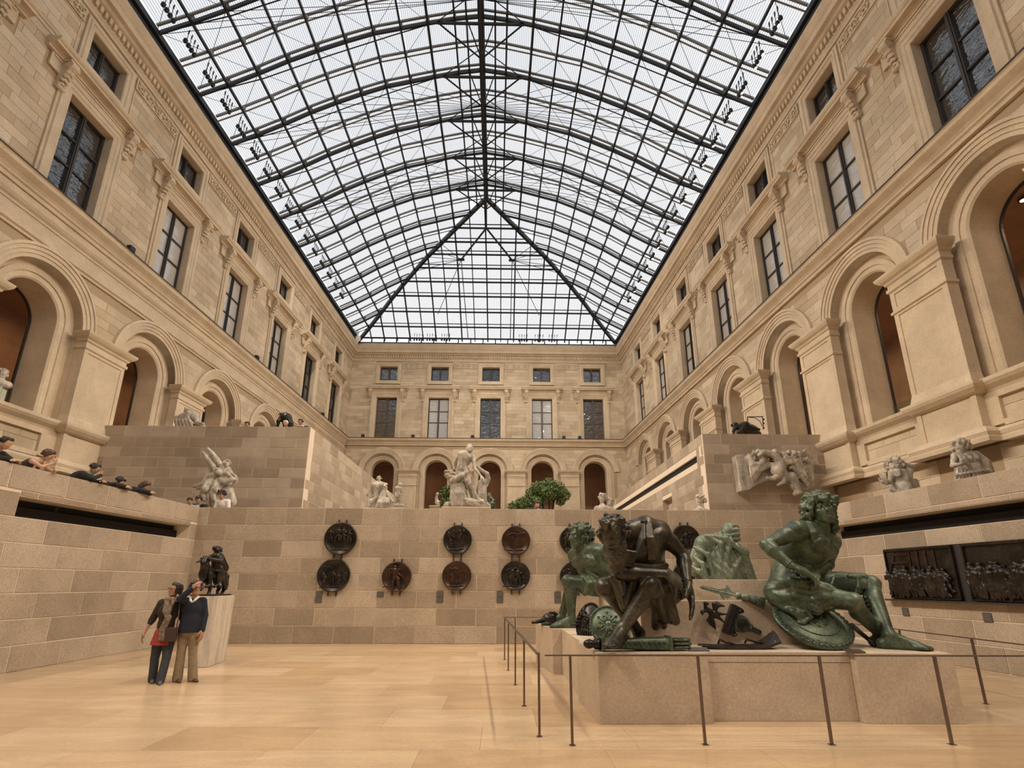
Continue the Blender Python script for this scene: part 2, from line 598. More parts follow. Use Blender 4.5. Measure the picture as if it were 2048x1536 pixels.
def mid_wall(name, origin, d, mirror, x0, x1, zt, offs, back=.45, holes=(), length=.965, limit=300, light=False):
    s = -1 if mirror else 1
    a, b = (x0, x1) if s > 0 else (-x1, -x0)
    zs = [z * zt / 7.13 if z > 2.7 else z for z in ZL]
    mb = MB()
    spans = [(a, b, 2.6, zt - .008)]
    for h in holes:                                       # h: (xa, xb, za, zb) in the frame
        ns = []
        for p, q, r, t in spans:
            if h[1] <= p or h[0] >= q or h[3] <= r or h[2] >= t: ns.append((p, q, r, t)); continue
            if h[0] > p: ns.append((p, h[0], r, t))
            if h[1] < q: ns.append((h[1], q, r, t))
            if h[2] > r: ns.append((max(p, h[0]), min(q, h[1]), r, h[2]))
            if h[3] < t: ns.append((max(p, h[0]), min(q, h[1]), h[3], t))
        spans = ns
    for p, q, r, t in spans: mb.box(p, q, .012, back, r, t)
    wl = tag(frame_obj(name, mb.mesh(name, M['mortar']), origin, d, mirror), kind='structure')
    bl = []
    for r in range(len(zs) - 1):
        z0, z1 = zs[r], zs[r + 1]
        hh = [(h[0], h[1]) for h in holes if h[2] < z1 - .05 and h[3] > z0 + .05]
        bl += course_blocks(a + .005, b - .005, z0, z1, length, offs[r % len(offs)] if offs else (.48 * (r % 2) + .17 * r), hh, .0 if offs else .06)
    lay_stones(wl, bl, M['court'], .018, T, limit, key=lambda q: (-q[2] * .5 + (s * q[0] if name.find('side') > 0 else 0)))
    for h in holes:
        mb = MB()
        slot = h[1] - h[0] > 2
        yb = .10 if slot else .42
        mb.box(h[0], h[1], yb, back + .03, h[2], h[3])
        mb.build('recess_back', M['slot_shade'] if slot else M['court'], wl)  # a long slot is filled by a near-black box as painted shade
        if not slot:
            mb = MB()
            mb.box(h[0], h[0] + .01, .0, yb, h[2], h[3]); mb.box(h[1] - .01, h[1], .0, yb, h[2], h[3])
            mb.box(h[0], h[1], .0, yb, h[3] - .01, h[3]); mb.box(h[0], h[1], .0, yb, h[2], h[2] + .01)
            tag(mb.build('recess_lining', M['court'], wl), kind='stuff')
    return wl


o_l = [-11.43, -11.88, -11.45, -11.0, -11.45, -10.99, -11.45, -11.88, -11.44, -11.9, -11.42, -11.88, -11.43]
wall_terrace_left = mid_wall('wall_terrace_left', (0, 18.2), (1, 0), False, -14.85, -7.09, 7.13, o_l)
wall_terrace_left_side = mid_wall('wall_terrace_left_side', (-7.09, 18.2), (0, 1), False, 0.06, 19.8, 7.13, None)
wall_terrace_right = mid_wall('wall_terrace_right', (0, 18.4), (1, 0), False, 7.45, 12.14, 7.06, None)
wall_terrace_right_side = mid_wall('wall_terrace_right_side', (7.45, 18.4), (0, 1), True, 0.06, 19.6, 7.06, None, holes=((-17.5, -.75, 6.12, 6.40), (-5.35, -4.0, 4.55, 5.36)))
# the lower returns beside the piers
wall_return_left = mid_wall('wall_return_left', (0, 18.32), (1, 0), False, -15.4, -14.86, 6.25, None)
wall_return_right = mid_wall('wall_return_right', (0, 18.52), (1, 0), False, 12.15, 12.75, 6.22, None)
for nm, x0, x1, y, lab in (('glass_screen', -15.05, -14.87, 18.30, 'small clear glass screen beside the end of the left terrace wall'),
                           ('glass_screen', 12.16, 12.42, 18.5, 'small clear glass screen beside the end of the right terrace wall')):
    mb = MB()
    mb.box(x0, x1, y, y + .015, 6.24, 6.95)
    tag(mb.build(nm, M['clearglass']), lab, 'glass screen')
# ------------------------------------------------------------------ palace facades
def arc(r, zc, n=20, x=0.0, a0=0.0, a1=PI):
    return [(x + r * math.cos(a0 + (a1 - a0) * i / n), zc + r * math.sin(a0 + (a1 - a0) * i / n)) for i in range(n + 1)]


def arch_outline(r, zs, zb, n=20):
    """right foot, arch, left foot"""
    return [(r, zb)] + arc(r, zs, n) + [(-r, zb)]


def arch_surround_mesh(r_a, r_b, r_c, zs, zsill, depth, name='arch_surround'):
    mb = MB()
    n = 24
    # archivolt: three steps, standing proud of the wall; drops a little below the springing
    steps = [(r_a + .03, .0), (r_a + .03, .13), (r_a - .07, .15), (r_a - .07, .11), (r_a - .20, .11), (r_a - .20, .075), (r_a - .33, .075), (r_a - .33, .045), (r_b, .045), (r_b, -.30)]
    for (ra, pa), (rb, pb) in zip(steps, steps[1:]):
        A, B = arch_outline(ra, zs, zs - .02, n), arch_outline(rb, zs, zs - .02, n)
        vs = [(x, -pa, z) for x, z in A] + [(x, -pb, z) for x, z in B]
        k = len(A)
        mb.add(vs, [(i, i + 1, k + i + 1, k + i) for i in range(k - 1)])

    def strip(ra, ya, rb, yb, zb):
        A, B = arch_outline(ra, zs, zb, n), arch_outline(rb, zs, zb, n)
        k = len(A)
        mb.add([(x, ya, z) for x, z in A] + [(x, yb, z) for x, z in B], [(i, i + 1, k + i + 1, k + i) for i in range(k - 1)])
    strip(r_b, .0, r_b, .30, zsill)
    m1, m2 = r_b - (r_b - r_c) * .35, r_b - (r_b - r_c) * .62
    strip(r_b, .30, m1, .30, zsill)
    strip(m1, .30, m1, .24, zsill)
    strip(m1, .24, m2, .24, zsill)
    strip(m2, .24, m2, .28, zsill)
    strip(m2, .28, r_c + .06, .28, zsill)
    strip(r_c + .06, .28, r_c, .33, zsill)
    strip(r_c, .33, r_c, .33 + depth, zsill)
    mb.box(-r_b, r_b, .0, .33 + depth, zsill - .12, zsill)
    return mb.mesh(name, M['trim'])


def ring_mesh(w, z0, z1, steps, name, depth, ears=0.0):
    """moulded frame round a rectangular opening: steps = [(grow, proud)...] from outside to the opening edge, then the reveal"""
    mb = MB()
    prof = steps + [(0, -depth)]
    for (ga, pa), (gb, pb) in zip(prof, prof[1:]):
        A = [(-w - ga, z0 - ga * ears), (w + ga, z0 - ga * ears), (w + ga, z1 + ga), (-w - ga, z1 + ga)]
        B = [(-w - gb, z0 - gb * ears), (w + gb, z0 - gb * ears), (w + gb, z1 + gb), (-w - gb, z1 + gb)]
        mb.add([(x, -pa, z) for x, z in A] + [(x, -pb, z) for x, z in B], [(i, 4 + i, 4 + (i + 1) % 4, (i + 1) % 4) for i in range(4)])
    return mb.mesh(name, M['trim'])


def console_mesh():
    """scrolled bracket, 0.30 wide, hanging 1.1 below the hood"""
    mb = MB()
    pr = []
    for i in range(13):                                   # S curve seen from the side: (proud, z)
        t = i / 12
        pr.append((-(.42 - .34 * t + .05 * math.sin(t * PI * 2)), -.0 - 1.05 * t))
    prof = [(0, 0)] + pr + [(0, -1.05)]
    mb.extrude_x(prof, -.11, .11)
    for z, r, p in ((-.14, .13, -.36), (-.98, .085, -.10)):      # volutes
        for x0, x1 in ((-.15, .15),):
            c = [(p + r * math.cos(a * PI / 6), z + r * math.sin(a * PI / 6)) for a in range(12)]
            mb.extrude_x(c, x0, x1)
    for i in range(5):                                    # acanthus lobes down the front
        t = .2 + i * .15
        mb.ball((0, -(.42 - .34 * t) - .02, -1.05 * t), .09 - .007 * i, 8, 5, (1.1, .7, 1.1))
        for s in (-1, 1): mb.ball((s * .085, -(.42 - .34 * t), -1.05 * t - .05), .06, 6, 4)
    mb.box(-.17, .17, -.42, 0, -.02, .06)
    return mb.mesh('console', M['trim'])


def hood_mesh(w):
    mb = MB()
    prof = [(0, 0), (-.14, .0), (-.14, .06), (-.24, .10), (-.40, .12), (-.40, .20), (-.46, .24), (-.50, .31), (-.50, .34), (0, .40)]
    mb.extrude_x(prof[::-1], -w, w)
    mb.box(-w + .22, w - .22, -.08, 0, -.52, 0)
    mb.box(-w + .30, w - .30, -.11, 0, -.10, -.02)
    return mb.mesh('window_hood', M['trim'])


def frieze_mesh(w, kind):
    """carved band of scrolls: half width w, 0.46 high"""
    mb = MB()
    mb.box(-w, w, -.015, .01, -.25, .25)
    for z in (-.24, .24): mb.box(-w, w, -.06, -.01, z - .025, z + .025)
    for x in (-w, w): mb.box(x - .025, x + .025, -.06, -.01, -.26, .26)
    k = max(3, round(w * 2 / .46))
    for i in range(k):
        cx = -w + (i + .5) * 2 * w / k
        sgn = 1 if i % 2 else -1
        if kind == 'ring':
            mb.tube([(cx + .16 * math.cos(a * PI / 6), -.05, .16 * math.sin(a * PI / 6)) for a in range(12)], .035, 5, True)
            mb.ball((cx, -.04, 0), .075, 8, 4)
        else:
            pts = [(cx + (.17 - .012 * a) * math.cos(sgn * a * .62 + .4), -.06, (.17 - .012 * a) * math.sin(sgn * a * .62 + .4)) for a in range(13)]
            mb.tube(pts, .036, 5)
            for q in range(6):
                a = q * 1.1 + i
                mb.ball((cx + .17 * math.cos(a), -.05, .17 * math.sin(a)), .055, 6, 4)
        mb.tube([(cx - .2, -.04, -.17 * sgn), (cx - .05, -.05, -.19 * sgn), (cx + .2, -.04, -.12 * sgn)], .03, 5)
    return mb.mesh('frieze_panel', M['trim'])


def pier_mesh(w, z0, z1, bands, name='pier'):
    """pilaster with sunk panels between the arches"""
    mb = MB()
    p = .32
    zs = [z0] + sorted(bands) + [z1]
    mb.box(-w, w, -p + .03, .02, z0, z1)
    for i in range(len(zs) - 1):
        a, b = zs[i], zs[i + 1]
        if b - a < .5:
            mb.box(-w, w, -p, -p + .03, a, b); continue
        mb.box(-w, -w + .16, -p, -p + .03, a, b)
        mb.box(w - .16, w, -p, -p + .03, a, b)
        mb.box(-w + .16, w - .16, -p, -p + .03, a, a + .14)
        mb.box(-w + .16, w - .16, -p, -p + .03, b - .14, b)
    return mb.mesh(name, M['trim'])


def moulding_box(mb, w, p0, prof):
    """mitred moulding round three sides of a pilaster: prof = [(proud, z)...] from below to above"""
    for (pa, za), (pb, zb) in zip(prof, prof[1:]):
        A = [(-w - pa, 0.02), (-w - pa, -p0 - pa), (w + pa, -p0 - pa), (w + pa, 0.02)]
        B = [(-w - pb, 0.02), (-w - pb, -p0 - pb), (w + pb, -p0 - pb), (w + pb, 0.02)]
        mb.add([(x, y, za) for x, y in A] + [(x, y, zb) for x, y in B], [(i, i + 1, 4 + i + 1, 4 + i) for i in range(3)])
    pa, za = prof[-1]
    mb.add([(-w - pa, .02, za), (-w - pa, -p0 - pa, za), (w + pa, -p0 - pa, za), (w + pa, .02, za)], [(0, 1, 2, 3)])
    pa, za = prof[0]
    mb.add([(-w - pa, .02, za), (-w - pa, -p0 - pa, za), (w + pa, -p0 - pa, za), (w + pa, .02, za)], [(3, 2, 1, 0)])


window_no = [0]


def window(wall, x, z0, z1, w, rows, depth, pale=False, where=''):
    """dark metal casement: frame, mullion, glazing bars and one pane for each light"""
    window_no[0] += 1
    root = empty('window_%d' % window_no[0])
    root['kind'] = 'structure'
    root.matrix_world = wall.matrix_world @ Matrix.Translation((x, depth, z0))
    h = z1 - z0
    key = (round(w, 3), round(h, 3), tuple(rows))
    if key not in _slabs:
        mb = MB()
        for a, b, c, d in ((-w, -w + .08, 0, h), (w - .08, w, 0, h), (-w, w, 0, .09), (-w, w, h - .07, h)): mb.box(a, b, -.07, .05, c, d)
        mu = MB()
        mu.box(-.075, .075, -.09, .03, .05, h - .05)
        mu.box(-.03, .03, -.12, -.08, .05, h - .05)
        bars = MB()
        zs = rows
        for q in zs[1:-1]: bars.box(-w + .05, w - .05, -.06, .02, q * h - .035, q * h + .035)
        panes = []
        for i in range(len(zs) - 1):
            pm = MB()
            pw = w - .08 - .075
            ph = (zs[i + 1] - zs[i]) * h - .06
            pm.box(-pw / 2, pw / 2, -.005, .012, -ph / 2, ph / 2)
            panes.append((pm.mesh('pane', None), (zs[i] + zs[i + 1]) / 2 * h, (w - .08 + .075) / 2))
        _slabs[key] = (mb.mesh('frame', M['frame']), mu.mesh('mullion', M['frame']), bars.mesh('glazing_bars', M['frame']) if len(zs) > 2 else None, panes)
    fr, mu, bars, panes = _slabs[key]
    put('frame', fr, root)
    put('mullion', mu, root)
    if bars: put('glazing_bar', bars, root)
    for pm, z, dx in panes:
        for s in (-1, 1):
            k2 = ('pane', key, z, pale)
            if k2 not in _slabs:
                q = pm.copy()
                q.materials.clear()
                q.materials.append(M['glass_pale'] if pale else M['glass'])
                _slabs[k2] = q
            put('pane', _slabs[k2], root, (s * dx, 0, z), (random.uniform(-.012, .012), 0, random.uniform(-.012, .012)))
    return root


def facade(name, origin, d, mirror, xa, xb, bays, P, pales=()):
    zs, zsill, ra, rb, rc = P['spring'], P['sill'], P['ra'], P['rb'], P['rc']
    zstr, zbot, ztop = 13.92, 2.6, 22.3
    s = -1 if mirror else 1
    cen = sorted(s * c for c in bays)
    Xa, Xb = min(s * xa, s * xb), max(s * xa, s * xb)
    ww, aw = P['ww'], P['aw']
    wz0, wz1, az0, az1 = 14.02, 17.82, 19.46, 20.84
    # backing with real openings
    mb = MB()
    q = lambda x0, x1, z0, z1: mb.add([(x0, .012, z0), (x1, .012, z0), (x1, .012, z1), (x0, .012, z1)], [(0, 1, 2, 3)]) if x1 - x0 > 1e-4 and z1 - z0 > 1e-4 else None
    edges = [Xa] + [(cen[i] + cen[i + 1]) / 2 for i in range(len(cen) - 1)] + [Xb]
    for i, c in enumerate(cen):
        a, b = edges[i], edges[i + 1]
        q(a, b, zbot, zsill)
        q(a, c - rb, zsill, zstr)
        q(c + rb, b, zsill, zstr)
        A = arc(rb, zs, 24, c)
        for (x0, z0), (x1, z1) in zip(A, A[1:]): mb.add([(x0, .012, z0), (x1, .012, z1), (x1, .012, zstr), (x0, .012, zstr)], [(0, 3, 2, 1)])
        for wd, z0, z1, lo, hi in ((ww, wz0, wz1, zstr, 18.6), (aw, az0, az1, 18.6, ztop)):
            q(a, b, lo, z0); q(a, b, z1, hi)
            q(a, c - wd, z0, z1); q(c + wd, b, z0, z1)
    wall = tag(frame_obj(name, mb.mesh(name, M['oldmortar']), origin, d, mirror), kind='structure')
    # ashlar
    blocks = []
    hc = .335
    holes = []
    for c in cen:
        holes += [(c - ww - .50, c + ww + .50, zstr, wz1 + .42), (c - aw - .36, c + aw + .36, az0 - .3, az1 + .4), (c - P['hood'] + .1, c + P['hood'] - .1, wz1, 18.95)]
    for i in range(len(cen) - 1):
        m = (cen[i] + cen[i + 1]) / 2
        holes.append((m - P['pier'] + .02, m + P['pier'] - .02, zbot, zs - .1))
    z = zbot
    r = 0
    while z < 21.3:
        z1 = min(z + hc, 21.35)
        if P['ent'] - .05 < z1 and z < zstr: z, r = z1, r + 1; continue
        hh = [(h[0], h[1]) for h in holes if h[2] < z1 - .02 and h[3] > z + .02]
        for c in cen:
            if z1 > zsill and z < zs + ra:
                rm = ra - .2
                if z < zs: hh.append((c - rm, c + rm))
                else:
                    e = rm * rm - (z - zs) ** 2
                    if e > 0: hh.append((c - math.sqrt(e), c + math.sqrt(e)))
        blocks += course_blocks(Xa, Xb, z, z1, .98, (r * .37) % .98, hh, .16)
        z, r = z1, r + 1
    near = (lambda b: abs((b[0] + b[1]) / 2 - s * P['eye']) + abs(b[2] - 15) * .2)
    lay_stones(wall, blocks, M['facade'], .007, .03, 300, 'ashlar_block', near, -.006)
    # mouldings that run the whole length
    def run(nm, prof, mat='trim'):
        m2 = MB()
        m2.extrude_x([(-p, z) for p, z in prof], Xa, Xb)
        m2.build(nm, M[mat], wall)
    run('string_course', [(-.02, 13.3), (.10, 13.3), (.10, 13.42), (.16, 13.46), (.16, 13.52), (.22, 13.60), (.34, 13.70), (.38, 13.74), (.38, 13.86), (.42, 13.9), (-.02, 13.93)])
    run('lead_flashing', [(-.02, 13.931), (.44, 13.90), (.44, 13.935), (-.02, 13.985)], 'lead')
    if P['ent'] < 13:
        run('architrave_band', [(-.02, 12.72), (.06, 12.72), (.06, 12.80), (.13, 12.86), (.18, 12.95), (.18, 13.0), (.04, 13.02), (.04, 13.3), (-.02, 13.3)])
        run('lower_band', [(-.02, 12.0), (.05, 12.0), (.05, 12.08), (.11, 12.12), (.11, 12.18), (.03, 12.2), (.03, 12.72), (-.02, 12.72)])
    run('cornice', [(-.02, 21.36), (.05, 21.36), (.05, 21.5), (.10, 21.56), (.10, 21.88), (.26, 21.95), (.34, 22.02), (.50, 22.05), (.50, 22.30), (.56, 22.36), (.62, 22.5), (.66, 22.62), (.66, 22.72), (-.02, 22.75)])
    run('sill_band', [(-.02, 18.98), (.04, 18.98), (.04, 19.06), (-.02, 19.08)])
    if P['base']: run('roof_gutter', [(-.02, 22.76), (.58, 22.74), (.62, 22.95), (.54, 23.1), (-.02, 23.1)], 'steel')
    else:
        run('parapet_band', [(-.02, 22.75), (.45, 22.75), (.45, 22.98), (-.02, 23.0)])
        run('roof_gutter', [(-.02, 23.0), (.5, 22.98), (.5, 23.06), (-.02, 23.08)], 'steel')
    dm = MB()
    x = Xa + .1
    while x < Xb - .1:
        dm.box(x, x + .12, -.22, -.08, 21.62, 21.86)
        x += .215
    tag(dm.build('dentil_course', M['trim'], wall), kind='stuff')
    if P['base']:
        run('base_moulding', [(-.02, 5.05), (.26, 5.05), (.26, 5.16), (.20, 5.2), (.22, 5.24), (.24, 5.32), (.22, 5.38), (.14, 5.42), (-.02, 5.46)])
    # bays
    am = arch_surround_mesh(ra, rb, rc, zs, zsill, P['reveal'])
    wm = ring_mesh(ww, wz0, wz1, [(.50, 0), (.50, .07), (.42, .07), (.40, .13), (.30, .13), (.27, .09), (.16, .09), (.13, .06), (.04, .06), (.0, .03)], 'window_surround', .42)
    tm = ring_mesh(aw, az0, az1, [(.36, 0), (.36, .08), (.27, .08), (.25, .12), (.17, .12), (.14, .07), (.03, .07), (0, .03)], 'attic_surround', .42, 1.0)
    hm, cm = hood_mesh(P['hood']), console_mesh()
    im = MB()
    im.box(-aw - .30, aw + .30, -.16, 0, az0 - .36, az0 - .24)
    im = im.mesh('attic_sill', M['trim'])
    fm = MB()
    k = 22
    A, B_ = arch_outline(rc, zs, zsill, k), arch_outline(rc - .055, zs, zsill, k)
    nA = len(A)
    for y0 in (.33 + P['reveal'] - .02, .33 + P['reveal'] + .05):
        fm.add([(x, y0, z) for x, z in A] + [(x, y0, z) for x, z in B_], [(i, i + 1, nA + i + 1, nA + i) for i in range(nA - 1)])
    fm.add([(x, .33 + P['reveal'] - .02, z) for x, z in B_] + [(x, .33 + P['reveal'] + .05, z) for x, z in B_], [(i, i + 1, nA + i + 1, nA + i) for i in range(nA - 1)])
    fm = fm.mesh('glazing_frame', M['frame'])
    for i, c in enumerate(cen):
        put('arch_surround', am, wall, (c, 0, 0))
        put('glazing_frame', fm, wall, (c, 0, 0))
        put('window_surround', wm, wall, (c, 0, 0))
        h = put('window_hood', hm, wall, (c, 0, 18.46))
        for e in (-1, 1): put('console', cm, h, (e * (ww + .50), 0, 0))
        put('attic_surround', tm, wall, (c, 0, 0))
        put('attic_sill', im, wall, (c, 0, 0))
        j = i if s > 0 else len(cen) - 1 - i
        window(wall, c, wz0, wz1, ww, [0, .40, .68, 1], .36, j in pales)
        window(wall, c, az0, az1, aw, [0, 1], .36)
    pm = pier_mesh(P['pier'], zbot if not P['base'] else 5.4, zs - .55, P['bands'])
    cp = MB()
    moulding_box(cp, P['pier'], .32, [(.0, zs - .60), (.05, zs - .56), (.05, zs - .46), (.01, zs - .45), (.01, zs - .34), (.06, zs - .30), (.08, zs - .24), (.16, zs - .18), (.22, zs - .10), (.24, zs - .04), (.24, zs + .0), (.1, zs + .03)])
    cp = cp.mesh('capital', M['trim'])
    pl = MB()
    for bz in P['bands'][:1]: moulding_box(pl, P['pier'], .32, [(0, bz - .07), (.05, bz - .05), (.05, bz + .02), (0, bz + .06)])
    if P['base']:
        moulding_box(pl, P['pier'], .32, [(.0, 6.38), (.10, 6.42), (.20, 6.52), (.24, 6.60), (.24, 6.68), (.06, 6.72), (.02, 6.9), (.0, 7.0)])
        moulding_box(pl, P['pier'] + .06, .34, [(.26, 5.05), (.26, 5.16), (.20, 5.2), (.24, 5.30), (.20, 5.38), (.08, 5.42), (0, 5.5)])
    pl = pl.mesh('pier_band', M['trim'])
    for i in range(len(cen) - 1):
        m = (cen[i] + cen[i + 1]) / 2
        pr = put('pier', pm, wall, (m, 0, 0))
        put('capital', cp, pr)
        put('pier_band', pl, pr)
    lm = MB()
    if P['base']:                                         # projecting ledge under each arch, with the sunk panel below it
        hw = (cen[1] - cen[0]) / 2 - P['pier'] - .02
        lm.extrude_x([(-p, z) for p, z in [(-.02, 6.36), (.06, 6.36), (.10, 6.44), (.22, 6.54), (.28, 6.62), (.28, 6.72), (-.02, 6.76)]], -hw, hw)
        for a, b, c, e in ((-hw, -1.05, 5.5, 6.36), (1.05, hw, 5.5, 6.36), (-1.05, 1.05, 6.2, 6.36), (-1.05, 1.05, 5.45, 5.6)): lm.box(a, b, -.10, .01, c, e)
        lm = lm.mesh('arch_ledge', M['trim'])
        for c in cen: put('arch_ledge', lm, wall, (c, 0, 0))
    fw = (cen[1] - cen[0]) / 2 - aw - .52
    fz = frieze_mesh(fw, P['frieze'])
    pn = MB()
    for a, b, c, e in ((-fw - .02, fw + .02, 19.16, 19.2), (-fw - .02, -fw + .02, 19.2, 20.62), (fw - .02, fw + .02, 19.2, 20.62), (-fw - .02, fw + .02, 20.60, 20.64)): pn.box(a, b, -.03, 0, c, e)
    pn = pn.mesh('panel_moulding', M['trim'])
    for i in range(len(cen) - 1):
        m = (cen[i] + cen[i + 1]) / 2
        put('frieze_panel', fz, wall, (m, -.01, 20.94))
        put('panel_moulding', pn, wall, (m, 0, 0))
    if P['base']:
        gb = MB()
        gb.box(-rc + .01, rc - .01, .33 + P['reveal'] - .06, .33 + P['reveal'] - .045, zsill, zsill + .85)
        gb = gb.mesh('glass_balustrade', M['clearglass'])
        for c in cen: put('glass_balustrade', gb, wall, (c, 0, 0))
    # the gallery behind the arches
    gm = MB()
    y0, y1 = .33 + P['reveal'] + .06, 6.0
    g = lambda vs: gm.add(vs, [(0, 1, 2, 3)])
    zf, zt = zsill - .12, 12.6
    g([(Xa, y1, zf), (Xb, y1, zf), (Xb, y1, zt), (Xa, y1, zt)])
    g([(Xa, y0, zt), (Xb, y0, zt), (Xb, y1, zt), (Xa, y1, zt)])
    g([(Xa, y0, zf), (Xb, y0, zf), (Xb, y1, zf), (Xa, y1, zf)])
    for x in (Xa, Xb): g([(x, y0, zf), (x, y1, zf), (x, y1, zt), (x, y0, zt)])
    for c in cen[::1]: gm.box(c - .9 + 2.2, c + 2.2 - .5, y1 - .06, y1 - .005, zf, zf + 3.2)
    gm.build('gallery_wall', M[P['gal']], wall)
    return wall


DLx, DLy = math.sin(.0322556), math.cos(.0322556)
DRx, DRy = math.sin(-.0515847), math.cos(.0515847)
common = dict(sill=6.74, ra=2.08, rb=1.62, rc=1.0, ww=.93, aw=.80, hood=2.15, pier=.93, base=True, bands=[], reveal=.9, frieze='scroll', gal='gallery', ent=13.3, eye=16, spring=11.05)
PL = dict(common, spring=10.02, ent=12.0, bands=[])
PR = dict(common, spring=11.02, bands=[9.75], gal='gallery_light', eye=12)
PB = dict(common, spring=11.07, ra=2.02, rb=1.55, ww=.92, aw=.80, hood=1.9, pier=.78, base=False, bands=[9.75], reveal=.8, frieze='ring', eye=0)
wall_left = facade('wall_left', (-15.43, 0), (DLx, DLy), False, -14, 44.1, [-.2, 4.9, 10.0, 15.05, 20.1, 25.1, 30.2, 35.3, 40.5], PL, (4, 5, 6))
wall_right = facade('wall_right', (13.19, 0), (DRx, DRy), True, -14, 44.1, [-8, -3.2, 1.5, 6.2, 10.95, 15.6, 20.3, 25.0, 29.8, 34.6, 39.3], PR, (5, 6, 7, 8, 9, 10))
wall_back = facade('wall_back', (0, 44), (1, 0), False, -14.0, 10.92, [-10.6, -5.9, -1.21, 3.47, 8.13], PB, (1, 3))
mb = MB()
mb.box(-16, 15, -14.4, -14, -.3, 23)
tag(mb.build('wall_front', M['facade']), kind='structure')
def downlight(wall, x, y, z, label):
    r_ = empty('ceiling_lamp')
    r_.matrix_world = wall.matrix_world @ Matrix.Translation((x, y, z))
    tag(r_, label, 'lamp')
    mb = MB(); mb.lathe([(.10, 0), (.13, .0), (.13, .06), (.10, .06)], 16); mb.build('ring', M['frame'], r_)
    mb = MB(); mb.lathe([(.09, .0), (.09, .02)], 16); mb.build('lens', lens_mat('gallery_lamp_lens', 14.0), r_)


def lens_mat(name, e):
    if name in bpy.data.materials: return bpy.data.materials[name]
    m, n, p = new_mat(name)
    p.inputs['Base Color'].default_value = (.6, .4, .25, 1)
    p.inputs['Emission Color'].default_value = (1, .62, .30, 1)
    p.inputs['Emission Strength'].default_value = e
    return m


for x, lab in ((-16.4, 'small lit lamp in the gallery ceiling behind the second right archway'), (-21.2, 'small lit lamp in the gallery ceiling behind the third right archway'), (-12.2, 'small lit lamp in the gallery ceiling behind the nearest right archway')):
    downlight(wall_right, x, 2.6, 12.45, lab)
# warm ceiling lamps inside the galleries
for c in (15.05, 20.1, 25.1, 30.2):
    p = wall_left.matrix_world @ Vector((c, 3.6, 12.3))
    area_lamp('gallery_lamp', p, p + Vector((0, 0, -1)), 1.2, 26, WARM)
for c in (6.2, 10.95, 15.6, 20.3, 25.0):
    p = wall_right.matrix_world @ Vector((-c, 3.4, 12.3))
    area_lamp('gallery_lamp', p, p + Vector((0, 0, -1)), 1.2, 34, (1, .72, .45))
for c in (-8.2, -1.2, 5.8):
    p = wall_back.matrix_world @ Vector((c, 3.4, 12.3))
    area_lamp('gallery_lamp', p, p + Vector((0, 0, -1)), 1.2, 17, (1, .70, .42))
# ------------------------------------------------------------------ the glass roof
def xc(y): return -1.10 - .0097 * y
def eave_l(y): return -15.43 + .03227 * y + .60
def eave_r(y): return 13.19 - .05163 * y - .60


VT = [(0, 28.5), (.09, 28.32), (.17, 28.08), (.28, 27.65), (.37, 27.38), (.465, 26.88), (.58, 26.19), (.69, 25.45), (.78, 24.72), (.9, 23.85), (1.0, 23.2)]


def vz(t):
    t = min(1, abs(t))
    for (a, za), (b, zb) in zip(VT, VT[1:]):
        if t <= b: return za + (zb - za) * (t - a) / (b - a)
    return 23.2


Y_AP, Y_BK, Y_FR = 31.2, 43.5, -13.5
def vx(y, t): return xc(y) + (t * (eave_r(y) - xc(y)) if t > 0 else -t * (eave_l(y) - xc(y)))
def vp(y, t, up=0.0): return Vector((vx(y, t), y, vz(t) + up))


TS = [-1 + .1 * i for i in range(21)]                     # purlin lines
def hip_y(t): return Y_AP + (Y_BK - Y_AP) * abs(t) ** .93  # where the vault meets the hipped end
def hip_pt(t, up=0.0): return vp(hip_y(t), t, up)


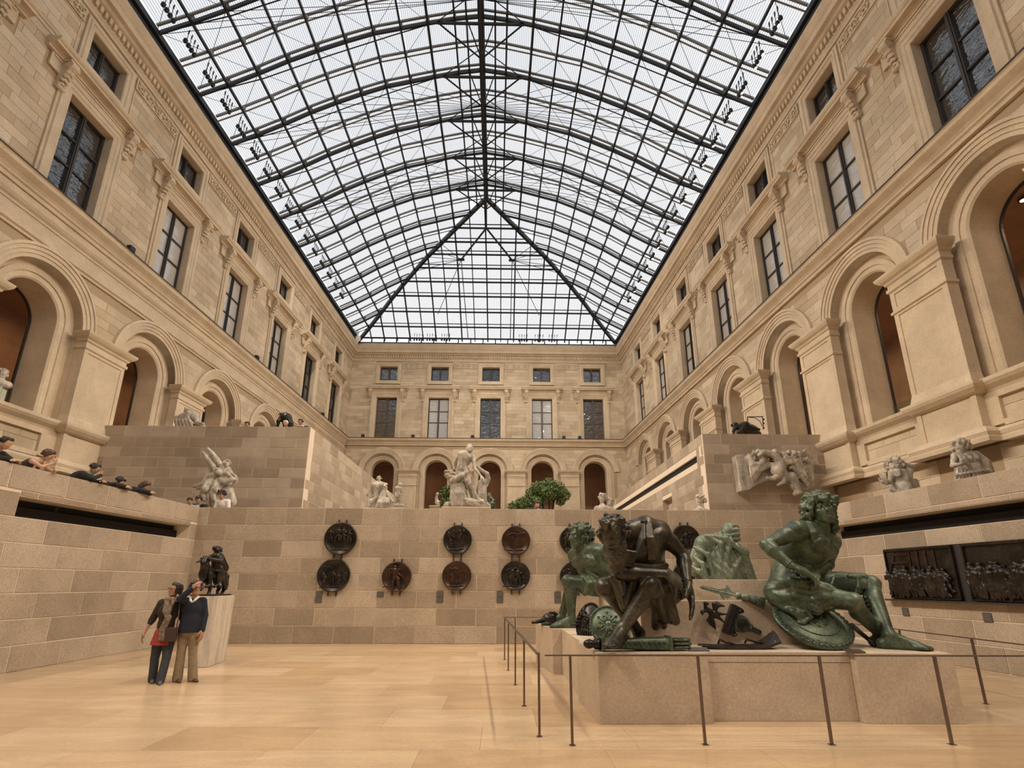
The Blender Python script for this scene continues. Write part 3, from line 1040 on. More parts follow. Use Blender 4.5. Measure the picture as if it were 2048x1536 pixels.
gut = MB()
gut.bar(vp(Y_FR, -1), vp(Y_BK, -1), .22, .26)
gut.bar(vp(Y_FR, 1), vp(Y_BK, 1), .22, .26)
gut.bar(vp(Y_BK, -1, .28), vp(Y_BK, 1, .28), .14, .12)
ceiling = tag(gut.build('ceiling', M['steel']), kind='structure')
YR = [18.8 + 1.385 * k for k in range(-23, 18)]
for k, y in enumerate(YR):
    main = (k % 2 == 1)
    segs = [t for t in TS if hip_y(t) >= y - .02 or y < Y_AP]
    def halves():
        if y <= Y_AP: return [TS]
        lim = ((y - Y_AP) / (Y_BK - Y_AP)) ** (1 / .93)
        if lim > .98: return []
        return [[-1] + [t for t in TS if -1 < t < -lim - .02] + [-lim], [lim] + [t for t in TS if lim + .02 < t < 1] + [1]]
    for seg in halves():
        rb, up = MB(), MB()
        for a, b in zip(seg, seg[1:]):
            if main: rb.bar(vp(y, a), vp(y, b), .09, .14)
            up.bar(vp(y - (.10 if main else 0), a, .34), vp(y - (.10 if main else 0), b, .34), .09, .09)
            if not main: up.bar(vp(y + .13, a, .16), vp(y + .13, b, .16), .05, .05)
            else: up.bar(vp(y + .10, a, .30), vp(y + .10, b, .30), .05, .05)
        if main: rb.build('rib', M['steel'], ceiling)
        ob = up.build('glazing_tube', M['greysteel'], ceiling)
        # little nodes where tube and purlin cross
        nd = MB()
        for t in seg[1:-1]:
            p = vp(y, t)
            nd.box(p.x - .06, p.x + .06, y - .06, y + .06, p.z + .02, p.z + .36)
        if nd.v: nd.build('node_bracket', M['greysteel'], ceiling)['kind'] = 'stuff'
    # ties at the crown
    if main and y < Y_AP and y > -8:
        tb = MB()
        a, b = vp(y, -.165), vp(y, .165)
        tb.bar(a - Vector((0, 0, .06)), b - Vector((0, 0, .06)), .09, .12)
        yn = min(y + 1.385, Y_AP)
        ap = Vector((xc(yn), yn, 27.55))
        tb.bar(a, ap, .06); tb.bar(b, ap, .06)
        tb.bar(vp(y, -.055), ap, .05); tb.bar(vp(y, .055), ap, .05)
        tb.bar(ap, Vector((xc(yn), yn, 28.4)), .08)
        tb.bar(a, Vector((xc(y - 1.385), y - 1.385, 28.3)), .035)
        tb.bar(b, Vector((xc(y - 1.385), y - 1.385, 28.3)), .035)
        tb.build('crown_tie', M['steel'], ceiling)
# purlins
for t in TS + [-.055, .055]:
    if abs(t) < .01: continue
    pb = MB()
    ye = hip_y(t) if abs(t) < .999 else Y_BK
    y0 = Y_FR
    pb.bar(vp(y0, t, .02), vp(ye, t, .02), .12 if abs(abs(t) - .2) < .01 else .085, .13)
    pb.build('purlin', M['steel'], ceiling)
rd = MB()
rd.tube([Vector((xc(Y_FR), Y_FR, 28.45)), Vector((xc(Y_AP), Y_AP, 28.5))], .17, 12)
rd.bar((xc(Y_FR), Y_FR, 27.55), (xc(Y_AP), Y_AP, 27.55), .10)
rd.build('ridge_beam', M['steel'], ceiling)
for s in (-1, 1):
    hb = MB()
    pts = [hip_pt(s * t * .1) for t in range(11)]
    for a, b in zip(pts, pts[1:]): hb.bar(a, b, .22, .30)
    hb.build('hip_rafter', M['steel'], ceiling)
# rafters and rows of the hipped end
for t in TS:
    if abs(t) > .99: continue
    x = vx(Y_BK, t)
    pts = []
    for r in range(11):
        tt = r * .1
        a, b = hip_pt(-tt), hip_pt(tt)
        if a.x - 1e-6 <= x <= b.x + 1e-6: pts.append(Vector((x, a.y, a.z)))
    if len(pts) < 2: continue
    a, b = hip_pt(-1), hip_pt(1)
    lo = .0
    for q in np.linspace(0, 1, 201):
        if hip_pt(-q).x <= x <= hip_pt(q).x: lo = q; break
    pts = [Vector((x, hip_y(lo), vz(lo)))] + [p for p in pts if p.z < vz(lo) - .05]
    hb = MB()
    thick = .11 if round(abs(t) * 100) % 20 == 0 else .075
    for a, b in zip(pts, pts[1:]): hb.bar(a, b, thick, .14)
    hb.build('hip_purlin', M['steel'], ceiling)
rows = [.19, .285, .38, .475, .57, .67, .775, .885]
for q in rows:
    a, b = hip_pt(-q), hip_pt(q)
    hb = MB()
    hb.bar(a, b, .10, .11)
    hb.bar(a + Vector((0, -.05, .30)), b + Vector((0, -.05, .30)), .07, .05)
    hb.build('hip_rib', M['steel'], ceiling)
# strut with cable spider under the apex
ap = Vector((xc(Y_AP), Y_AP - .2, 28.3))
st = MB()
kn = Vector((xc(Y_AP), Y_AP + 1.2, 26.9))
st.bar(ap, kn, .12)
for s in (-1, 1):
    e = Vector((xc(Y_AP) + s * 1.95, Y_AP + 3.0, 25.45))
    st.bar(kn, e, .10)
    st.tube([e + Vector((-.25, 0, 0)), e + Vector((.25, 0, 0))], .1, 8)
    for q in (.3, .35, .4, .45, .5): st.tube([e, hip_pt(s * q)], .022, 4)
    st.tube([e, Vector((e.x, Y_BK - .2, 23.4))], .035, 5)
    st.tube([e, Vector((e.x + s * 2.5, Y_BK - 3, 24.3))], .025, 5)
st.build('hip_strut', M['steel'], ceiling)
# cables
cb = MB()
for k, y in enumerate(YR):
    if k % 2 == 0 or y > 29 or y < -7: continue
    for s in (-1, 1):
        for i in range(2, 10, 2):
            a, b = .1 * i, .1 * (i + 2) if i < 9 else 1
            cb.tube([vp(y, s * a, .1), vp(y + 2.77, s * min(b, 1), .1)], .012, 3, cap=False)
            cb.tube([vp(y + 2.77, s * a, .1), vp(y, s * min(b, 1), .1)], .012, 3, cap=False)
        if (k // 2) % 2 == 0:
            hub = Vector((xc(y + 1.385), y + 1.385, 27.6))
            for i in range(3, 11): cb.tube([vp(y, s * .1 * i, -.05), hub], .014, 3, cap=False)
        cb.tube([vp(y, s * .99), vp(y, s * .78) - Vector((0, 0, .42)), vp(y, s * .55) - Vector((0, 0, .55)), vp(y, s * .33) - Vector((0, 0, .35)), vp(y, s * .165)], .028, 5, cap=False)
tag(cb.build('bracing_cable', M['steel'], ceiling), kind='stuff')
for a in rows[::2]:
    pass
# the low strip of upright glazing above the back cornice and its posts
pg = MB()
for i in range(22):
    x = -13.4 + i * (10.6 + 13.4) / 21
    pg.box(x - .05, x + .05, Y_BK - .03, Y_BK + .08, 23.0, 23.5)
tag(pg.build('glazing_post', M['steel'], ceiling), kind='stuff')
# glass: one pane for each light, the largest in view as parts, the rest joined
panes, rest = [], MB()
for k in range(len(YR) - 1):
    for i in range(20):
        a, b = TS[i], TS[i + 1]
        y0, y1 = YR[k], YR[k + 1]
        lim = min(hip_y(a), hip_y(b))
        if y0 >= lim: continue
        y1 = min(y1, max(hip_y(a), hip_y(b)))
        c = [vp(y0, a, .42), vp(y0, b, .42), vp(y1, b, .42), vp(y1, a, .42)]
        panes.append(((0 if 9 < y0 < 32 else 1, abs(y0 - 14)), c))
panes.sort(key=lambda q: q[0])
for i, (_, c) in enumerate(panes):
    if i < 290:
        o0 = sum(c, Vector()) / 4
        ex = (c[1] - c[0]).normalized()
        ez = ex.cross(c[3] - c[0]).normalized()
        ey = ez.cross(ex)
        R = Matrix((ex, ey, ez)).transposed()
        mb = MB()
        vs = [R.transposed() @ ((p - o0) * .985) for p in c]
        th = Vector((0, 0, .02))
        mb.add(vs + [v - th for v in vs], [(0, 1, 2, 3)])
        mt = R.to_4x4()
        mt.translation = o0
        ob = mb.build('roof_pane', M['roofglass'], ceiling)
        ob.matrix_world = mt
    else:
        rest.add(c, [(0, 1, 2, 3)])
for r0, r1 in zip([0] + rows, rows + [1.0]):
    a0, b0, a1, b1 = hip_pt(-r0, .4), hip_pt(r0, .4), hip_pt(-r1, .4), hip_pt(r1, .4)
    n = max(1, round((b1.x - a1.x) / 1.25))
    for i in range(n):
        f0, f1 = i / n, (i + 1) / n
        rest.add([a1.lerp(b1, f0), a1.lerp(b1, f1), a0.lerp(b0, f1), a0.lerp(b0, f0)], [(0, 1, 2, 3)])
tag(rest.build('far_roof_panes', M['roofglass'], ceiling), kind='stuff')
# ------------------------------------------------------------------ sculpting: smooth unions of tapered limbs on a grid, meshed
import openvdb as vdb


def V3(*a): return np.array(a if len(a) == 3 else a[0], dtype=float)
def nrm(a):
    a = np.asarray(a, float)
    return a / (np.linalg.norm(a) + 1e-9)


class Sculpt:
    def __init__(s, vox): s.vox, s.p = vox, []

    def cap(s, a, b, ra, rb=None, k=None, neg=False, fold=None, wave=None):
        rb = ra if rb is None else rb
        s.p.append(('c', V3(a), V3(b), ra, rb, k, neg, fold, wave))

    def ball(s, a, r, k=None, neg=False): s.cap(a, V3(a) + V3(0, 0, 1e-4), r, r, k, neg)

    def ell(s, c, r, R=None, k=None, neg=False, wave=None):
        s.p.append(('e', V3(c), V3(r), np.eye(3) if R is None else np.asarray(R, float), None, k, neg, None, wave))

    def chain(s, pts, rad, k=None, **kw):
        for i in range(len(pts) - 1):
            r0 = rad[i] if hasattr(rad, '__len__') else rad
            r1 = rad[i + 1] if hasattr(rad, '__len__') else rad
            s.cap(pts[i], pts[i + 1], r0, r1, k, **kw)

    def bounds(s, q):
        m = .0 + (q[8][2] if q[8] else 0) + (q[7][0] if q[7] else 0)
        if q[0] == 'c':
            r = max(q[3], q[4]) + m
            return np.minimum(q[1], q[2]) - r, np.maximum(q[1], q[2]) + r
        r = max(q[2]) + m
        e = np.sqrt(((q[3] * q[2][:, None]) ** 2).sum(0)) + m
        return q[1] - e, q[1] + e

    def mesh(s, name, m, clip=None, smooth=0):
        pos = [s.bounds(q) for q in s.p if not q[6]]
        lo = np.min([a for a, _ in pos], 0) - 4 * s.vox
        hi = np.max([b for _, b in pos], 0) + 4 * s.vox
        n = np.ceil((hi - lo) / s.vox).astype(int) + 1
        G = np.full(n, .3, np.float32)
        ax = [lo[i] + s.vox * np.arange(n[i]) for i in range(3)]
        for q in s.p:
            k = q[5] if q[5] is not None else s.vox * 2
            a, b = s.bounds(q)
            pad = k + 3 * s.vox
            i0 = np.clip(np.floor((a - pad - lo) / s.vox).astype(int), 0, n)
            i1 = np.clip(np.ceil((b + pad - lo) / s.vox).astype(int) + 1, 0, n)
            if (i1 <= i0).any(): continue
            X = ax[0][i0[0]:i1[0], None, None].astype(np.float32)
            Y = ax[1][None, i0[1]:i1[1], None].astype(np.float32)
            Z = ax[2][None, None, i0[2]:i1[2]].astype(np.float32)
            if q[0] == 'c':
                A, B = q[1], q[2]
                d = B - A
                bb = float(d @ d)
                px, py, pz = X - A[0], Y - A[1], Z - A[2]
                h = np.clip((px * d[0] + py * d[1] + pz * d[2]) / bb, 0, 1)
                ex, ey, ez = px - h * d[0], py - h * d[1], pz - h * d[2]
                D = np.sqrt(ex * ex + ey * ey + ez * ez) - (q[3] + (q[4] - q[3]) * h)
                if q[7]:                                  # pleats round the axis
                    amp, cnt, tw = q[7][:3]
                    dn = nrm(d)
                    u = nrm(np.cross(dn, [.3, .9, .2]))
                    v = np.cross(dn, u)
                    th = np.arctan2(ex * v[0] + ey * v[1] + ez * v[2], ex * u[0] + ey * u[1] + ez * u[2])
                    w = .35 + .65 * h if len(q[7]) < 4 else 1.0
                    D = D + amp * w * (1.6 * np.abs(np.sin(th * cnt / 2 + tw * h + 1.3 * np.sin(2.1 * th))) - 1)
            else:
                R = q[3]
                px, py, pz = X - q[1][0], Y - q[1][1], Z - q[1][2]
                l = [(R[i][0] * px + R[i][1] * py + R[i][2] * pz) / q[2][i] for i in range(3)]
                k0 = np.sqrt(l[0] ** 2 + l[1] ** 2 + l[2] ** 2) + 1e-6
                k1 = np.sqrt((l[0] / q[2][0]) ** 2 + (l[1] / q[2][1]) ** 2 + (l[2] / q[2][2]) ** 2) + 1e-6
                D = k0 * (k0 - 1) / k1
            if q[8]:                                      # ridged waves: (direction, spacing, amplitude, warp)
                dr, sp, amp = q[8][:3]
                wp = q[8][3] if len(q[8]) > 3 else 0
                c = (X * dr[0] + Y * dr[1] + Z * dr[2]) / sp
                if wp: c = c + wp * np.sin((X * 1.7 + Z * 1.1 - Y) * 2.2 / (sp * 8)) + wp * .6 * np.sin((Y * 1.3 - X + Z * 1.9) * 3.1 / (sp * 8))
                D = D + amp * (1.5 * np.abs(np.sin(c * PI)) - 1)
            S = G[i0[0]:i1[0], i0[1]:i1[1], i0[2]:i1[2]]
            D = D.astype(np.float32)
            if q[6]:
                h = np.maximum(k - np.abs(-D - S), 0) / k
                S[...] = np.maximum(S, -D) + h * h * k * .25
            else:
                h = np.maximum(k - np.abs(D - S), 0) / k
                S[...] = np.minimum(S, D) - h * h * k * .25
        if clip:                                          # keep what lies above z = clip
            kz = np.searchsorted(ax[2], clip)
            zz = (clip - ax[2])[None, None, :].astype(np.float32)
            G = np.maximum(G, zz)
        for _ in range(smooth):
            G[1:-1, 1:-1, 1:-1] = (G[1:-1, 1:-1, 1:-1] * 2 + G[:-2, 1:-1, 1:-1] + G[2:, 1:-1, 1:-1] + G[1:-1, :-2, 1:-1] + G[1:-1, 2:, 1:-1] + G[1:-1, 1:-1, :-2] + G[1:-1, 1:-1, 2:]) / 8
        g = vdb.FloatGrid(.3)
        g.copyFromArray(np.ascontiguousarray(np.clip(G, -.3, .3)))
        P, Q = g.convertToQuads(0.0)[:2]
        P = P * s.vox + lo
        me = bpy.data.meshes.new(name)
        me.vertices.add(len(P))
        me.vertices.foreach_set('co', P.astype(np.float32).ravel())
        me.loops.add(len(Q) * 4)
        me.loops.foreach_set('vertex_index', Q[:, ::-1].astype(np.int32).ravel())
        me.polygons.add(len(Q))
        me.polygons.foreach_set('loop_start', np.arange(0, len(Q) * 4, 4, dtype=np.int32))
        me.polygons.foreach_set('loop_total', np.full(len(Q), 4, dtype=np.int32))
        me.polygons.foreach_set('use_smooth', np.ones(len(Q), dtype=bool))
        me.update(calc_edges=True)
        me.materials.append(m)
        return me

    def build(s, name, m, parent=None, origin=None, **kw):
        me = s.mesh(name, m, **kw)
        if origin is not None: me.transform(Matrix.Translation(-Vector(origin)))
        return put(name, me, parent)


def axes(up, right):
    """rows: right, forward, up"""
    u = nrm(up)
    r = nrm(np.asarray(right) - u * (np.asarray(right) @ u))
    return np.array([r, np.cross(u, r), u])


def head(S, c, face, up, h, female=False, ears=True, open_mouth=False):
    """c: centre of the head, h: chin to crown"""
    u = nrm(up)
    f = nrm(np.asarray(face) - u * (np.asarray(face) @ u))
    r = np.cross(f, u)
    R = np.array([r, f, u])
    P = lambda x, y, z: V3(c) + (r * x + f * y + u * (z - .5)) * h
    k = h * .06
    S.ell(P(0, -.05, .62), V3(.335, .42, .385) * h, R, k)
    S.ell(P(0, .12, .36), V3(.265, .27, .33) * h, R, k * 1.6)
    S.ell(P(0, .22, .10), V3(.13, .12, .09) * h, R, k * 1.5)              # chin
    for s in (-1, 1):
        S.cap(P(s * .23, .0, .30), P(s * .10, .22, .10), .085 * h, .07 * h, k)   # jaw
        S.ball(P(s * .19, .24, .42), .085 * h, k)                         # cheek bone
        S.ell(P(s * .135, .375, .515), V3(.085, .075, .06) * h, R, .03 * h, True)   # eye socket
        S.ell(P(s * .135, .315, .51), V3(.062, .055, .045) * h, R, .01 * h)        # eyeball
        S.cap(P(s * .075, .365, .545), P(s * .2, .325, .545), .018 * h, .016 * h, .012 * h)   # upper lid
        S.cap(P(s * .07, .36, .59), P(s * .22, .30, .60), .035 * h, .028 * h, .03 * h)   # brow
        if ears:
            S.ell(P(s * .335, -.04, .46), V3(.035, .085, .125) * h, R, .02 * h)
            S.ell(P(s * .36, -.03, .47), V3(.02, .04, .07) * h, R, .02 * h, True)
        S.ball(P(s * .055, .375, .345), .035 * h, .02 * h)                # nostril wing
    S.cap(P(0, .345, .57), P(0, .43, .36), .038 * h, .052 * h, .03 * h)   # nose
    S.ell(P(0, .335, .235), V3(.10, .045, .025) * h, R, .02 * h)          # lips
    S.ell(P(0, .325, .18), V3(.085, .045, .028) * h, R, .02 * h)
    S.cap(P(-.09, .375, .207), P(.09, .375, .207), (.022 if open_mouth else .01) * h, None, .015 * h, True)
    return R, P


def hand(S, wr, d, n, h, curl=.5, thumb=1, spread=.06):
    """d: towards the fingers, n: out of the palm, thumb: side (+1: across = d x n)"""
    d = nrm(d)
    n = nrm(np.asarray(n) - d * (np.asarray(n) @ d))
    x = np.cross(d, n)
    wr = V3(wr)
    R = np.array([x, d, n])
    S.ell(wr + d * .24 * h, V3(.20, .29, .095) * h, R, .06 * h)
    for i, (off, ln) in enumerate(((.145, .92), (.05, 1.02), (-.05, .96), (-.14, .76))):
        o = off * thumb
        p = wr + (d * .44 + x * o) * h
        a = curl * .55
        q = p
        dd = nrm(d + x * (off * thumb * spread * 6))
        for j, (sl, rd) in enumerate(((.19, .05), (.13, .044), (.10, .038))):
            a0 = a + curl * .75 * j
            v = dd * math.cos(a0) + n * math.sin(a0)
            e = q + v * sl * ln * h
            S.cap(q, e, rd * h, (rd - .006) * h, .02 * h)
            q = e
    b = wr + (d * .12 + x * .15 * thumb) * h
    m = b + (d * .17 + x * .12 * thumb + n * .07) * h
    e = m + (d * .15 + x * .02 * thumb + n * (.05 + .08 * curl)) * h
    S.cap(b, m, .075 * h, .058 * h, .04 * h)
    S.cap(m, e, .056 * h, .042 * h, .02 * h)


def foot(S, an, toe, h, up=(0, 0, 1), toes=True, side=1):
    an, toe = V3(an), V3(toe)
    u = nrm(up)
    d = toe - an
    d = nrm(d - u * (d @ u))
    x = np.cross(d, u)
    base = an - u * .28 * h
    S.ball(base + u * .11 * h - d * .16 * h, .12 * h, .08 * h)
    S.cap(an, base + d * .45 * h + u * .10 * h, .125 * h, .10 * h, .10 * h)
    S.cap(base - d * .12 * h + u * .09 * h, base + d * .5 * h + u * .075 * h, .10 * h, .085 * h, .08 * h)
    S.ell(base + d * .52 * h + u * .075 * h, V3(.17, .17, .07) * h, np.array([x, d, u]), .06 * h)
    if toes:
        for i in range(5):
            o = (i - 2) * .068 * side
            ln = (.30, .28, .25, .21, .16)[i] if side > 0 else (.16, .21, .25, .28, .30)[i]
            r = .048 if (i == 0) == (side > 0) and i in (0, 4) else .036
            p = base + d * (.55 - .02 * abs(i - 2)) * h + x * o * h + u * .07 * h
            S.cap(p, p + d * ln * .75 * h - u * .025 * h, r * h, r * .95 * h, .02 * h)


def limb(S, a, b, ra, rm, rb, bulge=.38, off=None, k=.05):
    """tapered limb with one muscle swelling"""
    a, b = V3(a), V3(b)
    m = a + (b - a) * bulge + (V3(off) if off is not None else 0)
    S.cap(a, m, ra, rm, k)
    S.cap(m, b, rm, rb, k)


def body(S, J, h, parts='tahlf', fem=False, slim=1.0):
    """torso, arms, head, legs, feet over the joints J; h is the head height"""
    k = .07 * h
    J = {a: V3(b) for a, b in J.items()}
    if 't' in parts:
        up = J['neck'] - J['pel']
        rt = J['shR'] - J['shL']
        R = axes(up, rt)
        r, f, u = R
        L = np.linalg.norm(up)
        mid = J.get('waist', J['pel'] + up * .38)
        ch = J.get('chest', J['pel'] + up * .68)
        uc = nrm(J['neck'] - mid)
        Rc = axes(uc, rt)
        fc = Rc[1]
        hipr = J['hipR'] - J['hipL'] if 'hipR' in J else rt
        Rp = axes(mid - J['pel'], hipr)
        S.ell(J['pel'] + Rp[2] * .05 * h, V3(.60, .43, .42) * h * slim, Rp, k)
        S.cap(J['pel'], mid, .43 * h * slim, .40 * h * slim, .2 * h)
        S.cap(mid, ch, .40 * h * slim, .46 * h * slim, .2 * h)
        S.ell(ch, V3(.62, .46, .66) * h * slim, Rc, .15 * h)
        for s, sh in ((1, J['shR']), (-1, J['shL'])):
            S.cap(ch + Rc[2] * .38 * h + Rc[0] * s * .3 * h, sh, .27 * h * slim, .23 * h * slim, .12 * h)      # shoulder mass
            S.cap(J['neck'] + Rc[2] * .05 * h, sh, .17 * h, .15 * h, .12 * h)                       # trapezius
            S.ell(ch + Rc[2] * .16 * h + Rc[0] * s * .28 * h + fc * .33 * h, V3(.30, .15, .23) * h * slim, Rc, .06 * h)        # breast
            if fem: S.ball(ch + Rc[2] * .02 * h + Rc[0] * s * .27 * h + fc * .40 * h, .21 * h, .06 * h)
            S.ell(ch - Rc[2] * .15 * h + Rc[0] * s * .42 * h - fc * .12 * h, V3(.22, .26, .5) * h * slim, Rc, .1 * h)  # flank
            S.ell(ch + Rc[2] * .18 * h + Rc[0] * s * .27 * h - fc * .34 * h, V3(.24, .13, .3) * h * slim, Rc, .06 * h)  # shoulder blade
            if not fem:
                for q in range(3):
                    S.ell(mid + Rc[0] * s * .12 * h + fc * .37 * h + Rc[2] * (.26 - .22 * q) * h, V3(.12, .07, .10) * h, Rc, .04 * h)
        S.cap(mid - fc * .47 * h, ch + Rc[2] * .3 * h - fc * .53 * h, .05 * h, .05 * h, .08 * h, True)       # spine
    if 'h' in parts:
        hc = J['head']
        S.cap(J['neck'], hc + nrm(J['neck'] - hc) * .12 * h, .235 * h * slim, .215 * h * slim, .1 * h)
        head(S, hc, J['face'], J.get('hup', hc - J['neck']), h * float(J.get('hs', V3(1, 0, 0))[0]), fem, True, J.get('mouth', V3(0, 0, 0))[0] > 0)
        for s in (-1, 1):
            q = nrm(J['shR'] - J['shL'])
            S.cap(hc + q * s * .2 * h - nrm(hc - J['neck']) * .15 * h, J['neck'] + q * s * .07 * h + nrm(J['face']) * .14 * h, .055 * h, .045 * h, .06 * h)
    if 'a' in parts:
        for s in 'RL':
            if 'el' + s not in J: continue
            sh, el = J['sh' + s], J['el' + s]
            S.ball(sh, .25 * h * slim, .1 * h)
            limb(S, sh, el, .20 * h * slim, .195 * h * slim, .135 * h, .45, None, .06 * h)
            if 'wr' + s in J:
                wr = J['wr' + s]
                S.ball(el, .135 * h, .05 * h)
                limb(S, el, wr, .145 * h, .165 * h * slim, .092 * h, .25, None, .06 * h)
                if 'hd' + s in J:
                    hd = J['hd' + s]
                    hand(S, wr, hd - wr, J['pn' + s], h, float(J.get('cu' + s, V3(.5, 0, 0))[0]), 1 if s == 'R' else -1)
    if 'l' in parts:
        for s in 'RL':
            if 'kn' + s not in J: continue
            hp, kn = J['hip' + s], J['kn' + s]
            S.ball(hp, .32 * h * slim, .15 * h)
            limb(S, hp, kn, .33 * h * slim, .31 * h * slim, .19 * h, .35, None, .1 * h)
            S.ball(kn, .20 * h, .06 * h)
            if 'an' + s in J:
                an = J['an' + s]
                back = nrm((kn - hp) - (an - kn) * ((kn - hp) @ (an - kn)) / ((an - kn) @ (an - kn)) + 1e-6)
                S.cap(kn, an, .165 * h, .105 * h, .06 * h)
                limb(S, kn - back * .04 * h, an, .15 * h, .175 * h * slim, .10 * h, .32, -back * .07 * h, .08 * h)
                if 'f' in parts and 'to' + s in J: foot(S, an, J['to' + s], h, J.get('fu', V3(0, 0, 1)), True, 1 if s == 'L' else -1)


def curls(S, P, h, n, rmin, rmax, seed=1, front=.30, low=.32, spread=1.0, k=.012):
    """thick locks all over the skull"""
    rg = random.Random(seed)
    i = 0
    while i < n:
        a, z = rg.uniform(0, 2 * PI), rg.uniform(-.45, 1)
        q = math.sqrt(max(0, 1 - z * z))
        x, y, zz = .345 * q * math.cos(a), -.05 + .425 * q * math.sin(a), .62 + .39 * z
        i += 1
        if y > front * .6 and zz < .78 or zz < low or (y > .05 and zz < .62): continue
        p = P(x * spread, y * spread, zz)
        t = rg.uniform(0, 2 * PI)
        r = rg.uniform(rmin, rmax) * h
        e = np.array([math.cos(t), math.sin(t), rg.uniform(-1, .4)])
        m = p + e * r * 1.4 + nrm(p - P(0, -.05, .6)) * r * .5
        S.cap(p, m, r, r * .8, k * h)
        S.cap(m, p + e * r * 1.2 + np.array([0, 0, -1]) * r * 1.6, r * .8, r * .45, k * h)


def bronze(name, deep, mid, green, amount, rough=.42):
    m, n, p = new_mat(name)
    f = noise(n, 2.6, 8, .68, None, .6)
    r = ramp(n, [(max(0, .52 - amount * .5), deep), (.55, mid), (min(1, .85 - amount * .25), green)])
    n.links.new(f, r.inputs['Fac'])
    sp = ramp(n, [(.38, (.42,) * 3), (.58, (1.0,) * 3)])
    n.links.new(noise(n, 34, 4, .7), sp.inputs['Fac'])
    n.links.new(mixc(n, r.outputs['Color'], sp.outputs['Color'], .8, 'MULTIPLY'), p.inputs['Base Color'])
    p.inputs['Roughness'].default_value = rough
    p.inputs['Metallic'].default_value = .35
    return m


M['bronze_brown'] = bronze('dark_brown_bronze', (.034, .029, .022), (.088, .08, .06), (.19, .195, .145), .3, .36)
M['bronze_green'] = bronze('green_patina_bronze', (.035, .042, .03), (.115, .155, .105), (.235, .30, .21), .45, .42)
M['bronze_pale'] = bronze('pale_green_bronze', (.08, .10, .07), (.22, .265, .195), (.42, .46, .36), .6, .5)
M['bronze_dark'] = bronze('black_bronze', (.018, .015, .012), (.042, .034, .027), (.085, .068, .052), .2, .33)
M['bronze_red'] = bronze('reddish_brown_bronze', (.028, .018, .012), (.075, .038, .022), (.12, .062, .036), .3, .33)
# ------------------------------------------------------------------ the monument of the captives
ZP = .785
pl = empty('stepped_plinth', (3.4, 9.1, 0))
tag(pl, 'pale stone stepped plinth with projecting corner blocks under the green bronze figures', 'plinth')


def block(poly, z0, z1, name='plinth_block', bevel=.006):
    mb = MB()
    mb.prism([(x - 3.4, y - 9.1) for x, y in poly], z0, z1)
    return mb.build(name, M['plinth'], pl, False, bevel)


block([(1.17, 6.73), (2.53, 6.75), (2.53, 8.06), (1.10, 8.06)], 0, ZP)
block([(2.534, 6.875), (4.356, 6.865), (4.356, 8.06), (2.534, 8.06)], 0, .66)
block([(2.534, 6.87), (4.356, 6.86), (4.356, 8.06), (2.534, 8.06)], .664, ZP, 'plinth_slab')
block([(4.36, 6.75), (5.56, 6.72), (5.74, 8.06), (4.36, 8.06)], 0, ZP)
block([(1.16, 8.064), (3.4, 8.064), (3.4, 10.20), (1.12, 10.20)], 0, ZP)
block([(3.404, 8.064), (5.66, 8.064), (5.9, 10.20), (3.404, 10.20)], 0, ZP)
block([(.945, 10.23), (2.3, 10.204), (2.3, 11.7), (.72, 11.7)], 0, ZP)
block([(2.304, 10.3), (4.6, 10.3), (4.6, 11.6), (2.304, 11.6)], 0, ZP)
block([(4.604, 10.2), (6.15, 10.2), (6.35, 11.7), (4.604, 11.7)], 0, ZP)
block([(1.98, 7.72), (4.75, 7.72), (4.95, 10.7), (1.92, 10.7)], ZP, 1.372, 'core_block')
block([(2.1, 7.98), (4.66, 7.98), (4.85, 10.5), (2.05, 10.5)], 1.372, 1.672, 'core_block')

H = .585
# --- the old man, bent forward with bound wrists
A = lambda x, y, Y: at(1160 + x / 4.954, 1010 + y / 4.954, Y)
JA = dict(pel=A(800, 830, 7.68), waist=A(690, 640, 7.5), chest=A(610, 400, 7.25), neck=A(540, 250, 7.08), shL=A(790, 250, 7.2), shR=A(350, 430, 6.95),
          head=A(345, 285, 6.84), face=(-.58, -.76, -.26), hup=(-.26, -.26, .92), hs=(.79, 0, 0),
          elL=A(1030, 490, 7.3), wrL=A(1070, 745, 7.05), hdL=A(1120, 950, 6.95), pnL=(-.9, .2, 0), cuL=(.25, 0, 0),
          elR=A(420, 670, 6.92), wrR=A(850, 670, 6.85), hdR=A(1040, 800, 6.95), pnR=(0, .6, -.7), cuR=(.7, 0, 0),
          hipL=A(880, 830, 7.55), hipR=A(640, 800, 7.6), knL=A(695, 790, 6.88), anL=A(420, 1290, 6.90), toL=A(290, 1400, 6.55),
          knR=A(250, 810, 7.0), anR=A(600, 1270, 7.45), toR=A(560, 1330, 7.1))
S = Sculpt(.0105)
JA['anL'].z, JA['anR'].z = ZP + .165 + .075, ZP + .165
body(S, JA, H, 'tahlf')
R_, P_ = axes(JA['hup'], np.cross(nrm(JA['face']), nrm(JA['hup']))), None
old = empty('captive_statue', (2.3, 7.3, ZP))
tag(old, 'dark brown bronze old bearded captive bent forward with bound wrists on plinth corner', 'statue')
S.build('body', M['bronze_brown'], old, (2.3, 7.3, ZP))
T_ = Sculpt(.05)
_, PA = head(T_, JA['head'], JA['face'], JA['hup'], H * .79)
S = Sculpt(.010)
curls(S, PA, H * .79, 190, .05, .075, 3, .20, .42, 1.02)
rg = random.Random(5)
S.ell(PA(0, .26, .0), V3(.10, .075, .11), None, .03)
